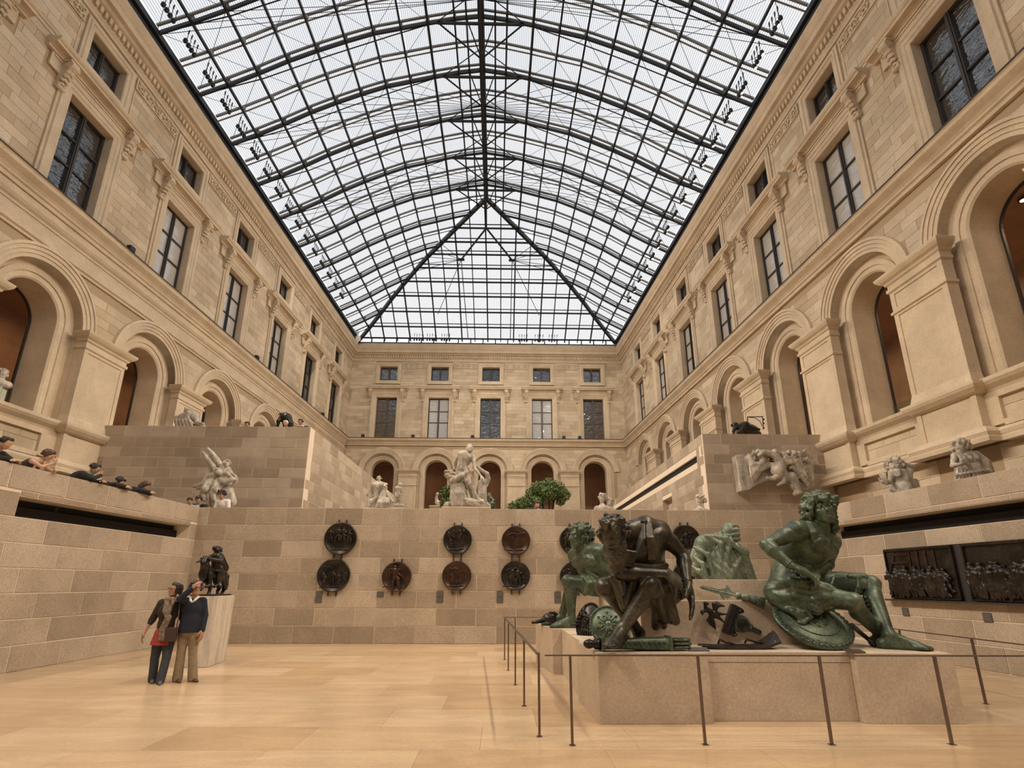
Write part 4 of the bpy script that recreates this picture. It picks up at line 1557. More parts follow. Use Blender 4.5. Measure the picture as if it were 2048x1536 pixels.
for i in range(64):                                       # beard locks
    a = rg.uniform(-1, 1)
    p = PA(a * .27, .36 - abs(a) * .26, .20 - .16 * (1 - abs(a)) + rg.uniform(-.03, .10))
    q = p + (PA(a * .13, .42, -.30 - .25 * rg.random()) - p) * rg.uniform(.6, 1.0)
    mid = (p + q) / 2 + V3(rg.uniform(-.03, .03), rg.uniform(-.03, .0), 0)
    S.chain([p, mid, q], [.040, .034, .014], .004)
for a in (-1, 1): S.chain([PA(a * .03, .40, .275), PA(a * .12, .36, .24), PA(a * .19, .28, .14)], [.018, .02, .012], .004)
S.build('hair_and_beard', M['bronze_brown'], old, (2.3, 7.3, ZP))
S = Sculpt(.010)


def swag(S, pts, r, n, gap, side, k=.012):
    """n parallel folds of cloth along a path"""
    side = nrm(side)
    for i in range(n):
        o = side * (i - (n - 1) / 2) * gap
        S.chain([V3(p) + o * (1 - .15 * math.sin(i * 2.3 + j)) for j, p in enumerate(pts)], [r * (1 + .25 * math.sin(i * 1.7 + j * 1.3)) for j in range(len(pts))], k)


hl, hr, kl, kr = JA['hipL'], JA['hipR'], JA['knL'], JA['knR']
L_ = lambda a, b, t: V3(a) + (V3(b) - V3(a)) * t
S.cap(hl, L_(hl, kl, .80), .20, .150, .03, fold=(.010, 7, 2))
S.cap(hr, L_(hr, kr, .72), .20, .160, .03, fold=(.012, 8, -2))
S.cap(hl, hr, .21, .21, .05, fold=(.01, 8, 1))
swag(S, [A(780, 700, 6.95), A(850, 900, 7.15), A(900, 1140, 7.25)], .050, 4, .075, (1, .5, 0))
swag(S, [A(740, 860, 7.1), A(800, 1020, 7.25), A(800, 1190, 7.32)], .050, 3, .07, (1, .4, 0))
swag(S, [A(370, 720, 6.95), A(440, 880, 6.98), A(490, 1010, 7.0)], .040, 4, .055, (1, .3, 0))
swag(S, [A(560, 730, 6.95), A(520, 880, 6.98), A(500, 1000, 7.0)], .035, 3, .05, (1, .3, 0))
S.chain([A(620, 780, 6.80), A(680, 712, 6.80), A(790, 740, 6.84), A(840, 860, 6.95)], [.022, .026, .026, .022], .008)
S.chain([A(330, 715, 6.92), A(400, 760, 6.88), A(440, 880, 6.92)], [.024, .026, .022], .008)
for o in (0, 1, 2, 3):                                    # sash over the chest
    S.chain([A(640, 175, 7.0), A(640 - 22 * o, 330 + 20 * o, 6.86), A(560 - 10 * o, 470 + 25 * o, 6.82), A(400 - 6 * o, 440 + 42 * o, 6.80)], [.022, .028, .03, .03], .010)
    S.chain([A(650 + 18 * o, 180, 7.0), A(670 + 20 * o, 320, 6.92), A(690 + 20 * o, 530, 6.98)], [.02, .024, .02], .010)
S.chain([A(330, 560, 6.85), A(520, 590, 6.88), A(720, 610, 7.05), A(860, 590, 7.3)], [.03, .04, .045, .04], .015)
S.ball(A(640, 160, 7.0), .03); S.ball(A(620, 150, 6.98), .018); S.ball(A(662, 150, 6.98), .018)
S.build('drapery', M['bronze_brown'], old, (2.3, 7.3, ZP))
S = Sculpt(.007)                                          # rope round the wrists
for o in (-1, 0, 1):
    c = V3(JA['wrL']) + V3(0, 0, .018 * o)
    S.chain([c + V3(.062 * math.cos(t * PI / 5), .062 * math.sin(t * PI / 5), .006 * math.sin(t)) for t in range(11)], .011, .003)
S.build('wrist_rope', M['bronze_dark'], old, (2.3, 7.3, ZP))

# --- the youth looking up
Bp = lambda x, y, Y: at(1500 + x / 4.389, 970 + y / 4.389, Y)
JB = dict(pel=Bp(340, 890, 7.85), waist=Bp(370, 740, 7.82), chest=Bp(530, 520, 7.68), neck=Bp(625, 360, 7.55), shR=Bp(410, 380, 7.42), shL=Bp(710, 480, 7.95),
          head=Bp(632, 205, 7.42), face=(-.26, -.90, .30), hup=(-.16, .26, .95), hs=(.77, 0, 0), mouth=(1, 0, 0),
          elR=Bp(150, 510, 7.35), wrR=Bp(370, 695, 7.15), hdR=Bp(520, 760, 7.18), pnR=(.1, .4, -.9), cuR=(.75, 0, 0),
          elL=Bp(690, 680, 8.1), wrL=Bp(560, 770, 7.55), hdL=Bp(540, 790, 7.3), pnL=(0, .3, -.9), cuL=(.7, 0, 0),
          hipR=Bp(400, 920, 7.62), knR=Bp(920, 1005, 7.15), anR=Bp(1165, 1330, 7.42), toR=Bp(1360, 1330, 7.25),
          hipL=Bp(480, 850, 8.05), knL=Bp(1075, 845, 7.6), anL=Bp(1235, 1310, 7.18), toL=Bp(1540, 1405, 7.0))
S = Sculpt(.0105)
JB['anL'].z, JB['anR'].z = ZP + .164, ZP + .164
body(S, JB, H, 'tahlf', slim=.97)
yo = empty('captive_statue', (4.2, 7.5, ZP))
tag(yo, 'green bronze long haired youth gazing upward with elbow out above round shield', 'statue')
S.build('body', M['bronze_green'], yo, (4.2, 7.5, ZP))
_, PB2 = head(T_, JB['head'], JB['face'], JB['hup'], H * .77)
S = Sculpt(.010)
curls(S, PB2, H * .77, 230, .075, .115, 8, .28, .34, 1.16)
for s in (-1, 1):
    for i in range(9):                                    # long ringlets
        p = PB2(s * (.33 + .05 * rg.random()), -.08 + .05 * rg.uniform(-2, 1.5), .55 - .04 * i)
        q = p + V3(s * .02, .01, -.10 - .018 * i)
        S.chain([p, p + (q - p) * .33 + V3(s * .045, 0, 0), p + (q - p) * .66 + V3(-s * .01, -.01, 0), q + V3(s * .03, 0, 0)], [.034, .036, .034, .02], .005)
S.chain([PB2(.34, .0, .70), PB2(.22, .30, .73), PB2(0, .40, .735), PB2(-.22, .30, .73), PB2(-.34, .0, .70)], .02, .004)
S.build('hair', M['bronze_green'], yo, (4.2, 7.5, ZP))
S = Sculpt(.010)
hl, hr, kl, kr = JB['hipL'], JB['hipR'], JB['knL'], JB['knR']
S.cap(hr, L_(hr, kr, .52), .205, .185, .03, fold=(.016, 9, 3))
S.cap(hl, L_(hl, kl, .86), .20, .152, .03, fold=(.014, 8, 3))
S.cap(hl, hr, .22, .22, .05, fold=(.014, 8, 2))
S.cap(Bp(235, 930, 7.62), Bp(600, 935, 7.36), .16, .165, .06, fold=(.020, 11, .6))      # cloth thrown over the hip
S.cap(Bp(270, 985, 7.55), Bp(480, 1120, 7.30), .13, .075, .06, fold=(.020, 9, .5))
S.cap(Bp(330, 960, 7.45), Bp(590, 1060, 7.28), .12, .09, .06, fold=(.018, 8, -.5))
for x0, y0, x1, y1, x2, y2 in ((200, 880, 360, 815, 560, 830), (200, 900, 380, 850, 640, 880), (215, 950, 400, 900, 660, 930), (215, 1010, 400, 950, 610, 1000), (240, 1050, 380, 1090, 470, 1190), (330, 1040, 440, 1110, 530, 1130)):
    S.chain([Bp(x0, y0, 7.58), Bp(x1, y1, 7.29), Bp(x2, y2, 7.26)], [.026, .034, .024], .045)
S.chain([Bp(440, 1190, 7.26), Bp(480, 1195, 7.24), Bp(545, 1140, 7.22), Bp(500, 1090, 7.2)], [.024, .028, .026, .02], .015)
S.chain([Bp(880, 780, 7.45), Bp(960, 790, 7.40), Bp(960, 880, 7.38), Bp(930, 960, 7.4)], [.03, .034, .03, .026], .012)
S.chain([Bp(740, 800, 7.5), Bp(720, 860, 7.45), Bp(730, 900, 7.45)], [.034, .034, .03], .012)
for o in range(3): S.chain([Bp(500 + 18 * o, 310, 7.35), Bp(545 + 18 * o, 400, 7.30), Bp(565 + 16 * o, 500, 7.34)], [.022, .026, .02], .008)
S.build('drapery', M['bronze_green'], yo, (4.2, 7.5, ZP))
S = Sculpt(.007)
dd = nrm(V3(JB['wrR']) - V3(JB['elR']))
q1, q2 = nrm(np.cross(dd, [0, 0, 1])), None
q2 = np.cross(dd, q1)
for o in (0, .024): S.chain([V3(JB['wrR']) - dd * (.035 + o) + (q1 * math.cos(t * PI / 6) + q2 * math.sin(t * PI / 6)) * .058 for t in range(13)], .012, .003)
for t in range(4): S.ball(V3(JB['wrR']) + V3(-.03 + .045 * t, -.05, -.07 - .008 * t), .022, .006)
S.build('wrist_shackle', M['bronze_green'], yo, (4.2, 7.5, ZP))

# --- the crouching young captive behind on the left
Cp = lambda x, y, Y: at(1070 + x / 5.908, 1030 + y / 5.908, Y)
JC = dict(pel=Cp(860, 830, 10.7), waist=Cp(790, 700, 10.6), chest=Cp(680, 540, 10.5), neck=Cp(620, 385, 10.45), shL=Cp(800, 430, 10.2), shR=Cp(485, 470, 10.85),
          head=Cp(535, 250, 10.4), face=(-.93, -.25, -.08), hup=(.08, -.02, 1), hs=(.85, 0, 0),
          elL=Cp(935, 600, 10.35), wrL=Cp(860, 720, 10.7), hdL=Cp(820, 740, 11), pnL=(0, 0, 1),
          elR=Cp(560, 640, 11.2), wrR=Cp(740, 720, 11.1),
          hipL=Cp(820, 830, 10.5), knL=Cp(395, 775, 10.42), anL=Cp(450, 1235, 10.48), toL=Cp(200, 1300, 10.45),
          hipR=Cp(840, 850, 10.95), knR=Cp(420, 820, 11.0), anR=Cp(330, 1200, 11.15), toR=Cp(120, 1250, 11.1))
S = Sculpt(.015)
JC['anL'].z, JC['anR'].z = ZP + .165, ZP + .165
body(S, JC, .585, 'tahlf')
yc = empty('captive_statue', (1.6, 10.5, ZP))
tag(yc, 'light green bronze curly haired captive in profile with raised knee on rear plinth corner', 'statue')
S.build('body', M['bronze_green'], yc, (1.6, 10.5, ZP))
_, PC = head(T_, JC['head'], JC['face'], JC['hup'], .585 * .85)
S = Sculpt(.0105)
curls(S, PC, .585 * .85, 200, .05, .08, 12, .30, .36, 1.04)
S.build('hair', M['bronze_green'], yc, (1.6, 10.5, ZP))
S = Sculpt(.014)
hl, kl = JC['hipL'], JC['knL']
S.cap(hl, L_(hl, kl, .50), .22, .19, .04, fold=(.016, 8, 2))
swag(S, [Cp(640, 740, 10.3), Cp(680, 800, 10.25), Cp(640, 920, 10.3)], .045, 3, .07, (1, 0, 0))
for o in range(4): S.chain([Cp(500 + 10 * o, 560 + 12 * o, 10.55), Cp(620 + 8 * o, 640 + 14 * o, 10.32), Cp(760, 730 + 14 * o, 10.25)], [.018, .022, .02], .010)
S.build('drapery', M['bronze_green'], yc, (1.6, 10.5, ZP))

# --- the turbaned captive seen from behind
Dp = lambda x, y, Y: at(1370 + x / 5.486, 1030 + y / 5.486, Y)
yd = empty('captive_statue', (3.9, 10.2, 1.672))
tag(yd, 'pale green bronze captive in turban and cloak seen from behind above the plinth core', 'statue')
S = Sculpt(.016)
JD = dict(pel=Dp(420, 800, 10.35), waist=Dp(410, 620, 10.25), chest=Dp(410, 440, 10.2), neck=Dp(470, 270, 10.25), shL=Dp(200, 310, 10.15), shR=Dp(630, 400, 10.3),
          head=Dp(500, 205, 10.35), face=(.5, .85, -.25), hup=(.15, .15, 1), elL=Dp(120, 560, 10.25), elR=Dp(690, 640, 10.4), hs=(.95, 0, 0))
body(S, JD, .52, 'tah')
S.build('body', M['bronze_pale'], yd, (3.9, 10.2, 1.672), clip=1.672)
S = Sculpt(.015)
wv = (nrm([1, 0, .35]), .15, .026, 1.1)
S.ell(Dp(400, 470, 10.22), V3(.40, .30, .52), np.eye(3), .08, wave=wv)
S.ell(Dp(380, 640, 10.25), V3(.46, .36, .40), np.eye(3), .08, wave=wv)
S.cap(Dp(215, 310, 10.15), Dp(130, 560, 10.2), .17, .18, .06, fold=(.018, 6, 2))
S.cap(Dp(620, 400, 10.3), Dp(700, 690, 10.35), .13, .15, .06, fold=(.022, 7, 1))
S.cap(Dp(220, 300, 10.15), Dp(590, 370, 10.25), .15, .11, .08)
for x0, y0, x1, y1, x2, y2 in ((230, 215, 400, 300, 390, 680), (330, 215, 500, 290, 440, 680), (110, 340, 260, 420, 330, 690), (90, 550, 160, 600, 230, 690), (640, 410, 560, 560, 500, 690), (250, 210, 460, 240, 640, 400), (110, 450, 200, 520, 260, 690)):
    S.chain([Dp(x0, y0, 10.03), Dp(x1, y1, 9.93), Dp(x2, y2, 9.94)], [.03, .042, .036], .05)
S.build('cloak', M['bronze_pale'], yd, (3.9, 10.2, 1.672), clip=1.672)
S = Sculpt(.011)
for i, (x, y, r) in enumerate(((500, 240, .155), (490, 205, .165), (495, 165, .15), (505, 130, .12))):
    c = Dp(x, y, 10.33)
    S.chain([V3(c) + V3(r * math.cos(t * PI / 6), r * math.sin(t * PI / 6), .03 * math.sin(t * PI / 6 + i)) for t in range(13)], .045, .012)
S.ell(Dp(500, 190, 10.33), V3(.16, .16, .16), None, .01)
S.ball(Dp(500, 105, 10.33), .045, .02)
S.build('turban', M['bronze_pale'], yd, (3.9, 10.2, 1.672))

# --- trophies lying round the captives


def disc_shield(name, c, n, up, ra, rb, label, m, rim=.06, relief='rays', thick=.045):
    """round or oval shield: dish, raised rim with lozenges, relief on the face; c centre, n outward"""
    n = nrm(n)
    x = nrm(np.cross(up, n))
    y = np.cross(n, x)
    root = empty(name, c)
    tag(root, label, 'shield')
    root.matrix_world = Matrix(((x[0], y[0], n[0], c[0]), (x[1], y[1], n[1], c[1]), (x[2], y[2], n[2], c[2]), (0, 0, 0, 1)))
    mb = MB()
    k = 48
    prof = [(1.0, -thick), (1.0, 0), (1 - rim, .012), (1 - rim * 1.15, -.004), (.75, .018), (.5, .04), (.25, .055), (.001, .06)]
    for f, z in prof:
        for i in range(k): mb.v.append((ra * f * math.cos(2 * PI * i / k), rb * f * math.sin(2 * PI * i / k), z))
    for j in range(len(prof) - 1):
        for i in range(k): mb.f.append((j * k + i, j * k + (i + 1) % k, (j + 1) * k + (i + 1) % k, (j + 1) * k + i))
    mb.f.append(tuple(range(k - 1, -1, -1)))
    mb.build('shield_face', m, root, True)
    rl = MB()
    q = 40
    for i in range(q):
        a0, a1 = 2 * PI * i / q, 2 * PI * (i + 1) / q
        f0, f1 = 1 - rim * .1, 1 - rim * .95
        for fa, fb in ((f0, f1), (f1, f0)):
            rl.tube([(ra * fa * math.cos(a0), rb * fa * math.sin(a0), .012), (ra * fb * math.cos(a1), rb * fb * math.sin(a1), .012)], .006, 4)
    rl.build('lozenge_rim', m, root, True)
    em = MB()
    if relief == 'rays':
        for i in range(14):
            a = 2 * PI * i / 14
            f = .62 if i % 2 else .45
            em.tube([(.04 * math.cos(a), .04 * math.sin(a), .06), (ra * f * math.cos(a + .1), rb * f * math.sin(a + .1), .045)], [.016, .007], 5)
            em.ball((ra * f * math.cos(a), rb * f * math.sin(a), .045), .022, 6, 4)
        em.ball((0, 0, .06), .05, 10, 6, (1, 1, .5))
    elif relief == 'mask':
        em.ball((0, -.03, .05), .13, 12, 8, (.9, 1.15, .45))
        for s in (-1, 1):
            em.ball((s * .05, .02, .10), .024, 8, 5)
            em.tube([(s * .02, .05, .11), (s * .09, .075, .08), (s * .14, .05, .05)], .014, 5)
            em.tube([(s * .01, -.08, .11), (s * .07, -.11, .09), (s * .11, -.07, .06)], .013, 5)
            for i in range(5): em.tube([(s * (.06 + .02 * i), .12 - .05 * i, .05), (s * (.13 + .03 * i), .17 - .07 * i, .04), (s * (.12 + .04 * i), .24 - .09 * i, .035)], [.02, .017, .008], 5)
        em.tube([(0, .05, .11), (0, -.03, .14)], [.014, .026], 6)
        for i in range(5): em.tube([((i - 2) * .03, -.13, .08), ((i - 2) * .045, -.24, .05)], [.018, .008], 5)
    else:
        for r in (.35, .62): em.tube([(ra * r * math.cos(i * PI / 12), rb * r * math.sin(i * PI / 12), .06 - r * .045) for i in range(24)], .010, 5, True)
        for i in range(9):
            a = i * .7
            em.tube([(ra * .2 * math.cos(a), rb * .2 * math.sin(a), .055), (ra * .33 * math.cos(a + .5), rb * .33 * math.sin(a + .5), .052)], .016, 5)
    em.build('shield_emblem', m, root, True)
    return root


disc_shield('round_shield', (4.245, 7.363, 1.12), (.03, -.60, .80), (0, .8, .6), .50, .50, 'large green round shield leaning below the long haired youth', M['bronze_green'], .13, 'rings')
disc_shield('oval_shield', at(1070 + 650 / 5.908, 1030 + 1260 / 5.908, 9.0), (-.35, -.88, .30), (.25, .1, 1), .21, .33, 'dark oval shield with lion mask leaning behind the pair of crossed shins', M['bronze_dark'], .08, 'mask')
disc_shield('oval_shield', at(1070 + 880 / 5.908, 1030 + 1290 / 5.908, 8.4), (-.15, -.92, .34), (-.25, .2, 1), .29, .30, 'grey green shield with ray ornament beside the old captive\'s quiver', M['bronze_green'], .08, 'rays')


def quiver():
    a, b = V3(A(110, 1350, 6.93)), V3(A(1085, 1378, 7.02))
    a[2] = b[2] = ZP + .085
    d = nrm(b - a)
    L = np.linalg.norm(b - a)
    root = empty('quiver', Vector(a), math.atan2(d[1], d[0]))
    tag(root, 'flat bronze quiver full of arrows lying under the old captive\'s foot', 'quiver')
    mb = MB()
    n = 9
    for i in range(n + 1):
        t = i / n
        x = .10 * L + t * .72 * L
        hw, hh = .075 + .02 * t, .062 + .022 * t
        for q in range(12):
            an = 2 * PI * q / 12
            c, s_ = math.cos(an), math.sin(an)
            mb.v.append((x, hw * (abs(c) ** .6) * (1 if c > 0 else -1), hh * (abs(s_) ** .6) * (1 if s_ > 0 else -1)))
    for i in range(n):
        for q in range(12): mb.f.append((i * 12 + q, i * 12 + (q + 1) % 12, (i + 1) * 12 + (q + 1) % 12, (i + 1) * 12 + q))
    mb.f.append(tuple(range(12)))
    mb.f.append(tuple(n * 12 + q for q in range(11, -1, -1)))
    mb.build('case', M['bronze_green'], root, True)
    for x in (.12 * L, .80 * L):
        rm = MB()
        rm.box(x - .022, x + .022, -.105, .105, -.084, .09)
        rm.build('band', M['bronze_green'], root, False, .01)
    sc = MB()
    for i in range(11):
        x = .22 * L + i * .05 * L
        sc.tube([(x + .03 * math.cos(t), -.097 - .003 * i / 10, .032 * math.sin(t)) for t in np.linspace(0, 5, 9)], .008, 5)
    sc.build('scroll_relief', M['bronze_green'], root, True)
    tp = MB()
    tp.lathe([(.02, 0), (.05, .03), (.06, .08), (.045, .12), (.07, .15), (.07, .22)], 12)
    o_ = tp.build('tip', M['bronze_dark'], root, True)
    o_.rotation_euler = (0, PI / 2, 0)
    o_.location = (-.08, 0, .0)
    k = 0
    for i in range(4):
        for j in range(3):
            ar = MB()
            y, z = -.066 + .044 * i, -.045 + .045 * j
            ar.tube([(.83 * L, y, z), (.96 * L, y, z), (1.0 * L + .01 * ((i + j) % 2), y, z)], [.018, .02, .022], 6)
            ar.build('arrow', M['bronze_green'], root, True)


quiver()


def halberd():
    a, b = V3(Dp(170, 770, 7.93)), V3(Dp(890, 940, 7.62))
    d = nrm(b - a)
    L = np.linalg.norm(b - a)
    root = empty('halberd_head', Vector(a))
    tag(root, 'green bronze halberd blade with knot and tassel laid across the plinth ledge', 'halberd')
    z = nrm(np.cross(d, [0, 1, .0]))
    yv = np.cross(z, d)
    root.matrix_world = Matrix(((d[0], yv[0], z[0], a[0]), (d[1], yv[1], z[1], a[1]), (d[2], yv[2], z[2], a[2]), (0, 0, 0, 1)))
    bl = [(0, 0), (.03, -.03), (.10, -.035), (.32, -.045), (.36, -.10), (.41, -.12), (.40, -.08), (.46, -.09), (.50, -.03), (.56, -.02), (.56, .03), (.50, .05), (.44, .10), (.40, .13), (.41, .08), (.36, .05), (.30, .03), (.05, .025)]
    mb = MB()
    n = len(bl)
    mb.add([(x * L, -.012, zz * .9) for x, zz in bl] + [(x * L, .012, zz * .9) for x, zz in bl], [tuple(range(n)), tuple(range(2 * n - 1, n - 1, -1))] + [(i, n + i, n + (i + 1) % n, (i + 1) % n) for i in range(n)])
    mb.tube([(.02 * L, -.012, 0), (.56 * L, -.014, 0)], .008, 5)
    mb.build('blade', M['bronze_pale'], root)
    kb = MB()
    kb.ball((.60 * L, 0, 0), .055, 12, 8, (.8, 1, 1))
    kb.tube([(.63 * L, 0, 0), (.67 * L, 0, 0), (.74 * L, 0, 0), (.77 * L, 0, 0)], [.03, .055, .062, .045], 12)
    kb.build('knot', M['bronze_pale'], root, True)
    ts = MB()
    for i in range(16):
        an = 2 * PI * i / 16
        r = .035
        ts.tube([(.76 * L, r * math.cos(an), r * math.sin(an)), (.88 * L, 1.7 * r * math.cos(an), 1.7 * r * math.sin(an)), (1.0 * L, 2.1 * r * math.cos(an + .2), 2.1 * r * math.sin(an + .2) - .02)], [.012, .014, .010], 5)
    ts.build('tassel', M['bronze_green'], root, True)


halberd()


def eagle():
    c = V3(Dp(330, 1060, 7.66))
    root = empty('two_headed_eagle', Vector(c))
    tag(root, 'small dark bronze two headed eagle fixed to the plinth face', 'eagle')
    S = Sculpt(.007)
    q = lambda x, y, e=0: V3(Dp(x, y, 7.64 - e))
    S.ell(q(330, 1070, .03), V3(.075, .05, .06), None, .01)
    S.chain([q(300, 1050, .04), q(240, 1030, .04), q(200, 1050, .04), q(205, 1080, .05)], [.035, .025, .026, .012], .008)
    S.chain([q(290, 1040, .04), q(240, 1000, .04), q(235, 955, .04), q(272, 960, .05)], [.035, .025, .026, .012], .008)
    for i in range(6):
        S.chain([q(340, 1030, .04), q(320 + 12 * i, 960 + 4 * i, .05), q(360 + 18 * i, 935 + 10 * i, .03)], [.024, .020, .008], .006)
        S.chain([q(300, 1090, .04), q(265 + 12 * i, 1140 + 2 * i, .05), q(290 + 12 * i, 1190 + 10 * i, .03)], [.024, .020, .008], .006)
    S.chain([q(370, 1070, .04), q(420, 1070, .04), q(490, 1072, .04)], [.03, .016, .008], .006)
    S.chain([q(370, 1100, .04), q(420, 1140, .04), q(455, 1175, .04)], [.03, .016, .008], .006)
    S.build('bird', M['bronze_dark'], root, Vector(c))


eagle()


def ornament():
    c = V3(Dp(560, 1150, 7.67))
    ax = nrm(V3(Dp(840, 1270, 7.66)) - V3(Dp(500, 1120, 7.66)))
    root = empty('scrolled_ornament', Vector(c))
    tag(root, 'dark bronze scrolled standard top fixed askew on the plinth face', 'ornament')
    z = nrm(np.cross(ax, [0, 1, 0]))
    yv = np.cross(z, ax)
    root.matrix_world = Matrix(((ax[0], yv[0], z[0], c[0]), (ax[1], yv[1], z[1], c[1]), (ax[2], yv[2], z[2], c[2]), (0, 0, 0, 1)))
    u = .0068 * 1.0 * 1.0 / 5.486 * 5.486 / 5.486 * 6.0
    mb = MB()
    s = .00128
    pts = [(-20, -75), (60, -92), (110, -80), (150, -45), (165, 0), (150, 45), (110, 80), (60, 92), (-20, 75)]
    n = len(pts)
    mb.add([(x * s, -.05, y * s) for x, y in pts] + [(x * s, .04, y * s) for x, y in pts], [tuple(range(n)), tuple(range(2 * n - 1, n - 1, -1))] + [(i, n + i, n + (i + 1) % n, (i + 1) % n) for i in range(n)])
    mb.build('shell', M['bronze_green'], root, False, .012)
    b2 = MB()
    b2.box(-95 * s, -20 * s, -.06, .04, -165 * s, 165 * s)
    b2.box(-35 * s, -5 * s, -.075, .04, -160 * s, 160 * s)
    b2.build('cross_bar', M['bronze_dark'], root, False, .012)
    v = MB()
    for q in (-1, 1): v.tube([(10 * s + (38 - 2.6 * t) * s * math.cos(t * .6), -.03, q * (120 * s + (38 - 2.6 * t) * s * math.sin(t * .6))) for t in range(13)], .016, 6)
    v.tube([((75 + 55 * math.cos(t * PI / 9)) * s, -.055, 55 * s * math.sin(t * PI / 9)) for t in range(18)], .012, 6, True)
    v.tube([((75 + 30 * math.cos(t * PI / 6)) * s, -.055, 30 * s * math.sin(t * PI / 6)) for t in range(12)], .010, 6, True)
    v.ball((75 * s, -.05, 0), .022, 8, 5)
    v.build('volute', M['bronze_dark'], root, True)
    k = MB()
    k.tube([(160 * s, 0, 0), (185 * s, 0, 0), (190 * s, 0, 0), (290 * s, 0, 0), (300 * s, 0, 0)], [.055, .06, .04, .036, .03], 12)
    k.build('socket', M['bronze_green'], root, True)


ornament()


def curved_plate():
    a, b = V3(Dp(180, 1395, 7.25)), V3(Dp(1060, 1420, 7.2))
    root = empty('curved_shield_plate', Vector((a[0], a[1], ZP)))
    tag(root, 'dark curved bronze plate with curled end lying on the plinth slab', 'shield')
    mb = MB()
    n, m = 16, 4
    for j in range(m + 1):
        for i in range(n + 1):
            t = i / n
            x = t * (b[0] - a[0])
            wd = .17 * (1 - .45 * abs(1 - 2 * t) ** 3)
            y = (j / m - .5) * 2 * wd
            z = .030 + .02 * math.cos(PI * (j / m - .5)) + .19 * max(0, t - .70) ** 1.5 / .3 ** 1.5 * (.35 + .65 * j / m) + .05 * max(0, .2 - t)
            mb.v.append((x, y, z))
    k = (n + 1) * (m + 1)
    mb.v += [(x, y, z - .022) for x, y, z in mb.v]
    for j in range(m):
        for i in range(n):
            q = j * (n + 1) + i
            mb.f.append((q, q + 1, q + n + 2, q + n + 1))
            mb.f.append((k + q, k + q + n + 1, k + q + n + 2, k + q + 1))
    rim = [i for i in range(n + 1)] + [j * (n + 1) + n for j in range(1, m + 1)] + [m * (n + 1) + i for i in range(n - 1, -1, -1)] + [j * (n + 1) for j in range(m - 1, 0, -1)]
    for p, q in zip(rim, rim[1:] + rim[:1]): mb.f.append((p, k + p, k + q, q))
    mb.build('plate', M['bronze_dark'], root, False)
    for x0, x1, y in ((.22, .42, -.05), (.60, .86, .0)):
        st = MB()
        st.tube([(x0, y, .06), (x0 + .03, y, .115), ((x0 + x1) / 2, y - .03, .085), (x1, y - .05, .06)], [.012, .018, .016, .01], 6)
        st.build('strap', M['bronze_dark'], root, True)


curved_plate()


def sword_bundle():
    root = empty('axe_bundle', (5.05, 7.55, ZP))
    tag(root, 'dark bronze bundle of rods and blade lying behind the youth\'s crossed shins', 'trophy')
    a = V3(Bp(900, 1210, 7.75)); b = V3(Bp(1120, 1400, 7.3))
    a[2], b[2] = max(a[2], ZP + .10), ZP + .03
    mb = MB()
    o0 = V3(5.05, 7.55, ZP)
    mb.tube([a - o0, b - o0], [.04, .022], 8)
    mb.build('scabbard', M['bronze_dark'], root, True)
    c, d = V3(Bp(1000, 960, 7.42)), V3(Bp(1090, 1180, 7.46))
    for i in range(5):
        rb = MB()
        s_ = V3(.016 * (i - 2), .012 * (i % 2), 0)
        rb.tube([c - o0 + s_, d - o0 + s_ * .7, V3(Bp(1150, 1300, 7.55)) - o0 + s_ * .5], [.016, .017, .014], 6)
        rb.build('rod', M['bronze_dark'], root, True)
    e = MB()
    for t in np.linspace(.05, .95, 7): e.ball(tuple(c + (d - c) * t - o0 + V3(0, -.03, 0)), .034, 8, 5)
    e.build('knotted_band', M['bronze_dark'], root, True)


sword_bundle()
for (x0, x1, y0, tilt, lab) in ((2.36, 2.62, 6.96, .25, 'small tilted label plate beside the old captive\'s quiver'), (4.28, 4.50, 6.80, .2, 'small flat label plate below the round green shield')):
    mb = MB()
    mb.box(-(x1 - x0) / 2, (x1 - x0) / 2, -.055, .055, -.006, .006)
    o_ = tag(mb.build('label_plate', M['label'] if tilt > .22 else M['rail']), lab, 'label')
    o_.location = ((x0 + x1) / 2, y0, ZP + .02)
    o_.rotation_euler = (tilt, 0, 0)
# dark arms lying behind the crouching captive's foot
root = empty('fallen_helmet', (.95, 11.0, ZP))
tag(root, 'dark bronze helmet and hilt lying at the rear corner of the plinth', 'helmet')
S = Sculpt(.010)
S.ell((.98, 11.15, ZP + .12), V3(.16, .14, .12), None, .03)
S.chain([(.86, 11.1, ZP + .10), (.72, 11.05, ZP + .07), (.62, 11.0, ZP + .06)], [.05, .035, .03], .02)
S.chain([(.98, 11.1, ZP + .24), (1.08, 11.12, ZP + .23), (1.16, 11.14, ZP + .17)], [.03, .035, .03], .02)
S.build('helmet_bowl', M['bronze_dark'], root, (.95, 11.0, ZP))

# --- handrail round the monument


def rail(pts, posts, label):
    root = empty('handrail', (posts[0][0], posts[0][1], 0))
    tag(root, label, 'railing', 'bronze handrails round the monument')
    o = Vector((posts[0][0], posts[0][1], 0))
    mb = MB()
    for a, b in zip(pts, pts[1:]): mb.bar(Vector(a) - o, Vector(b) - o, .035, .014)
    mb.build('top_rail', M['rail'], root, False, .003)
    for x, y in posts:
        p = MB()
        p.box(-.013, .013, -.013, .013, 0, .85)
        p.box(-.03, .03, -.03, .03, -.002, .006)
        ob = p.build('post', M['rail'], root)
        ob.location = (x - o.x, y - o.y, 0)


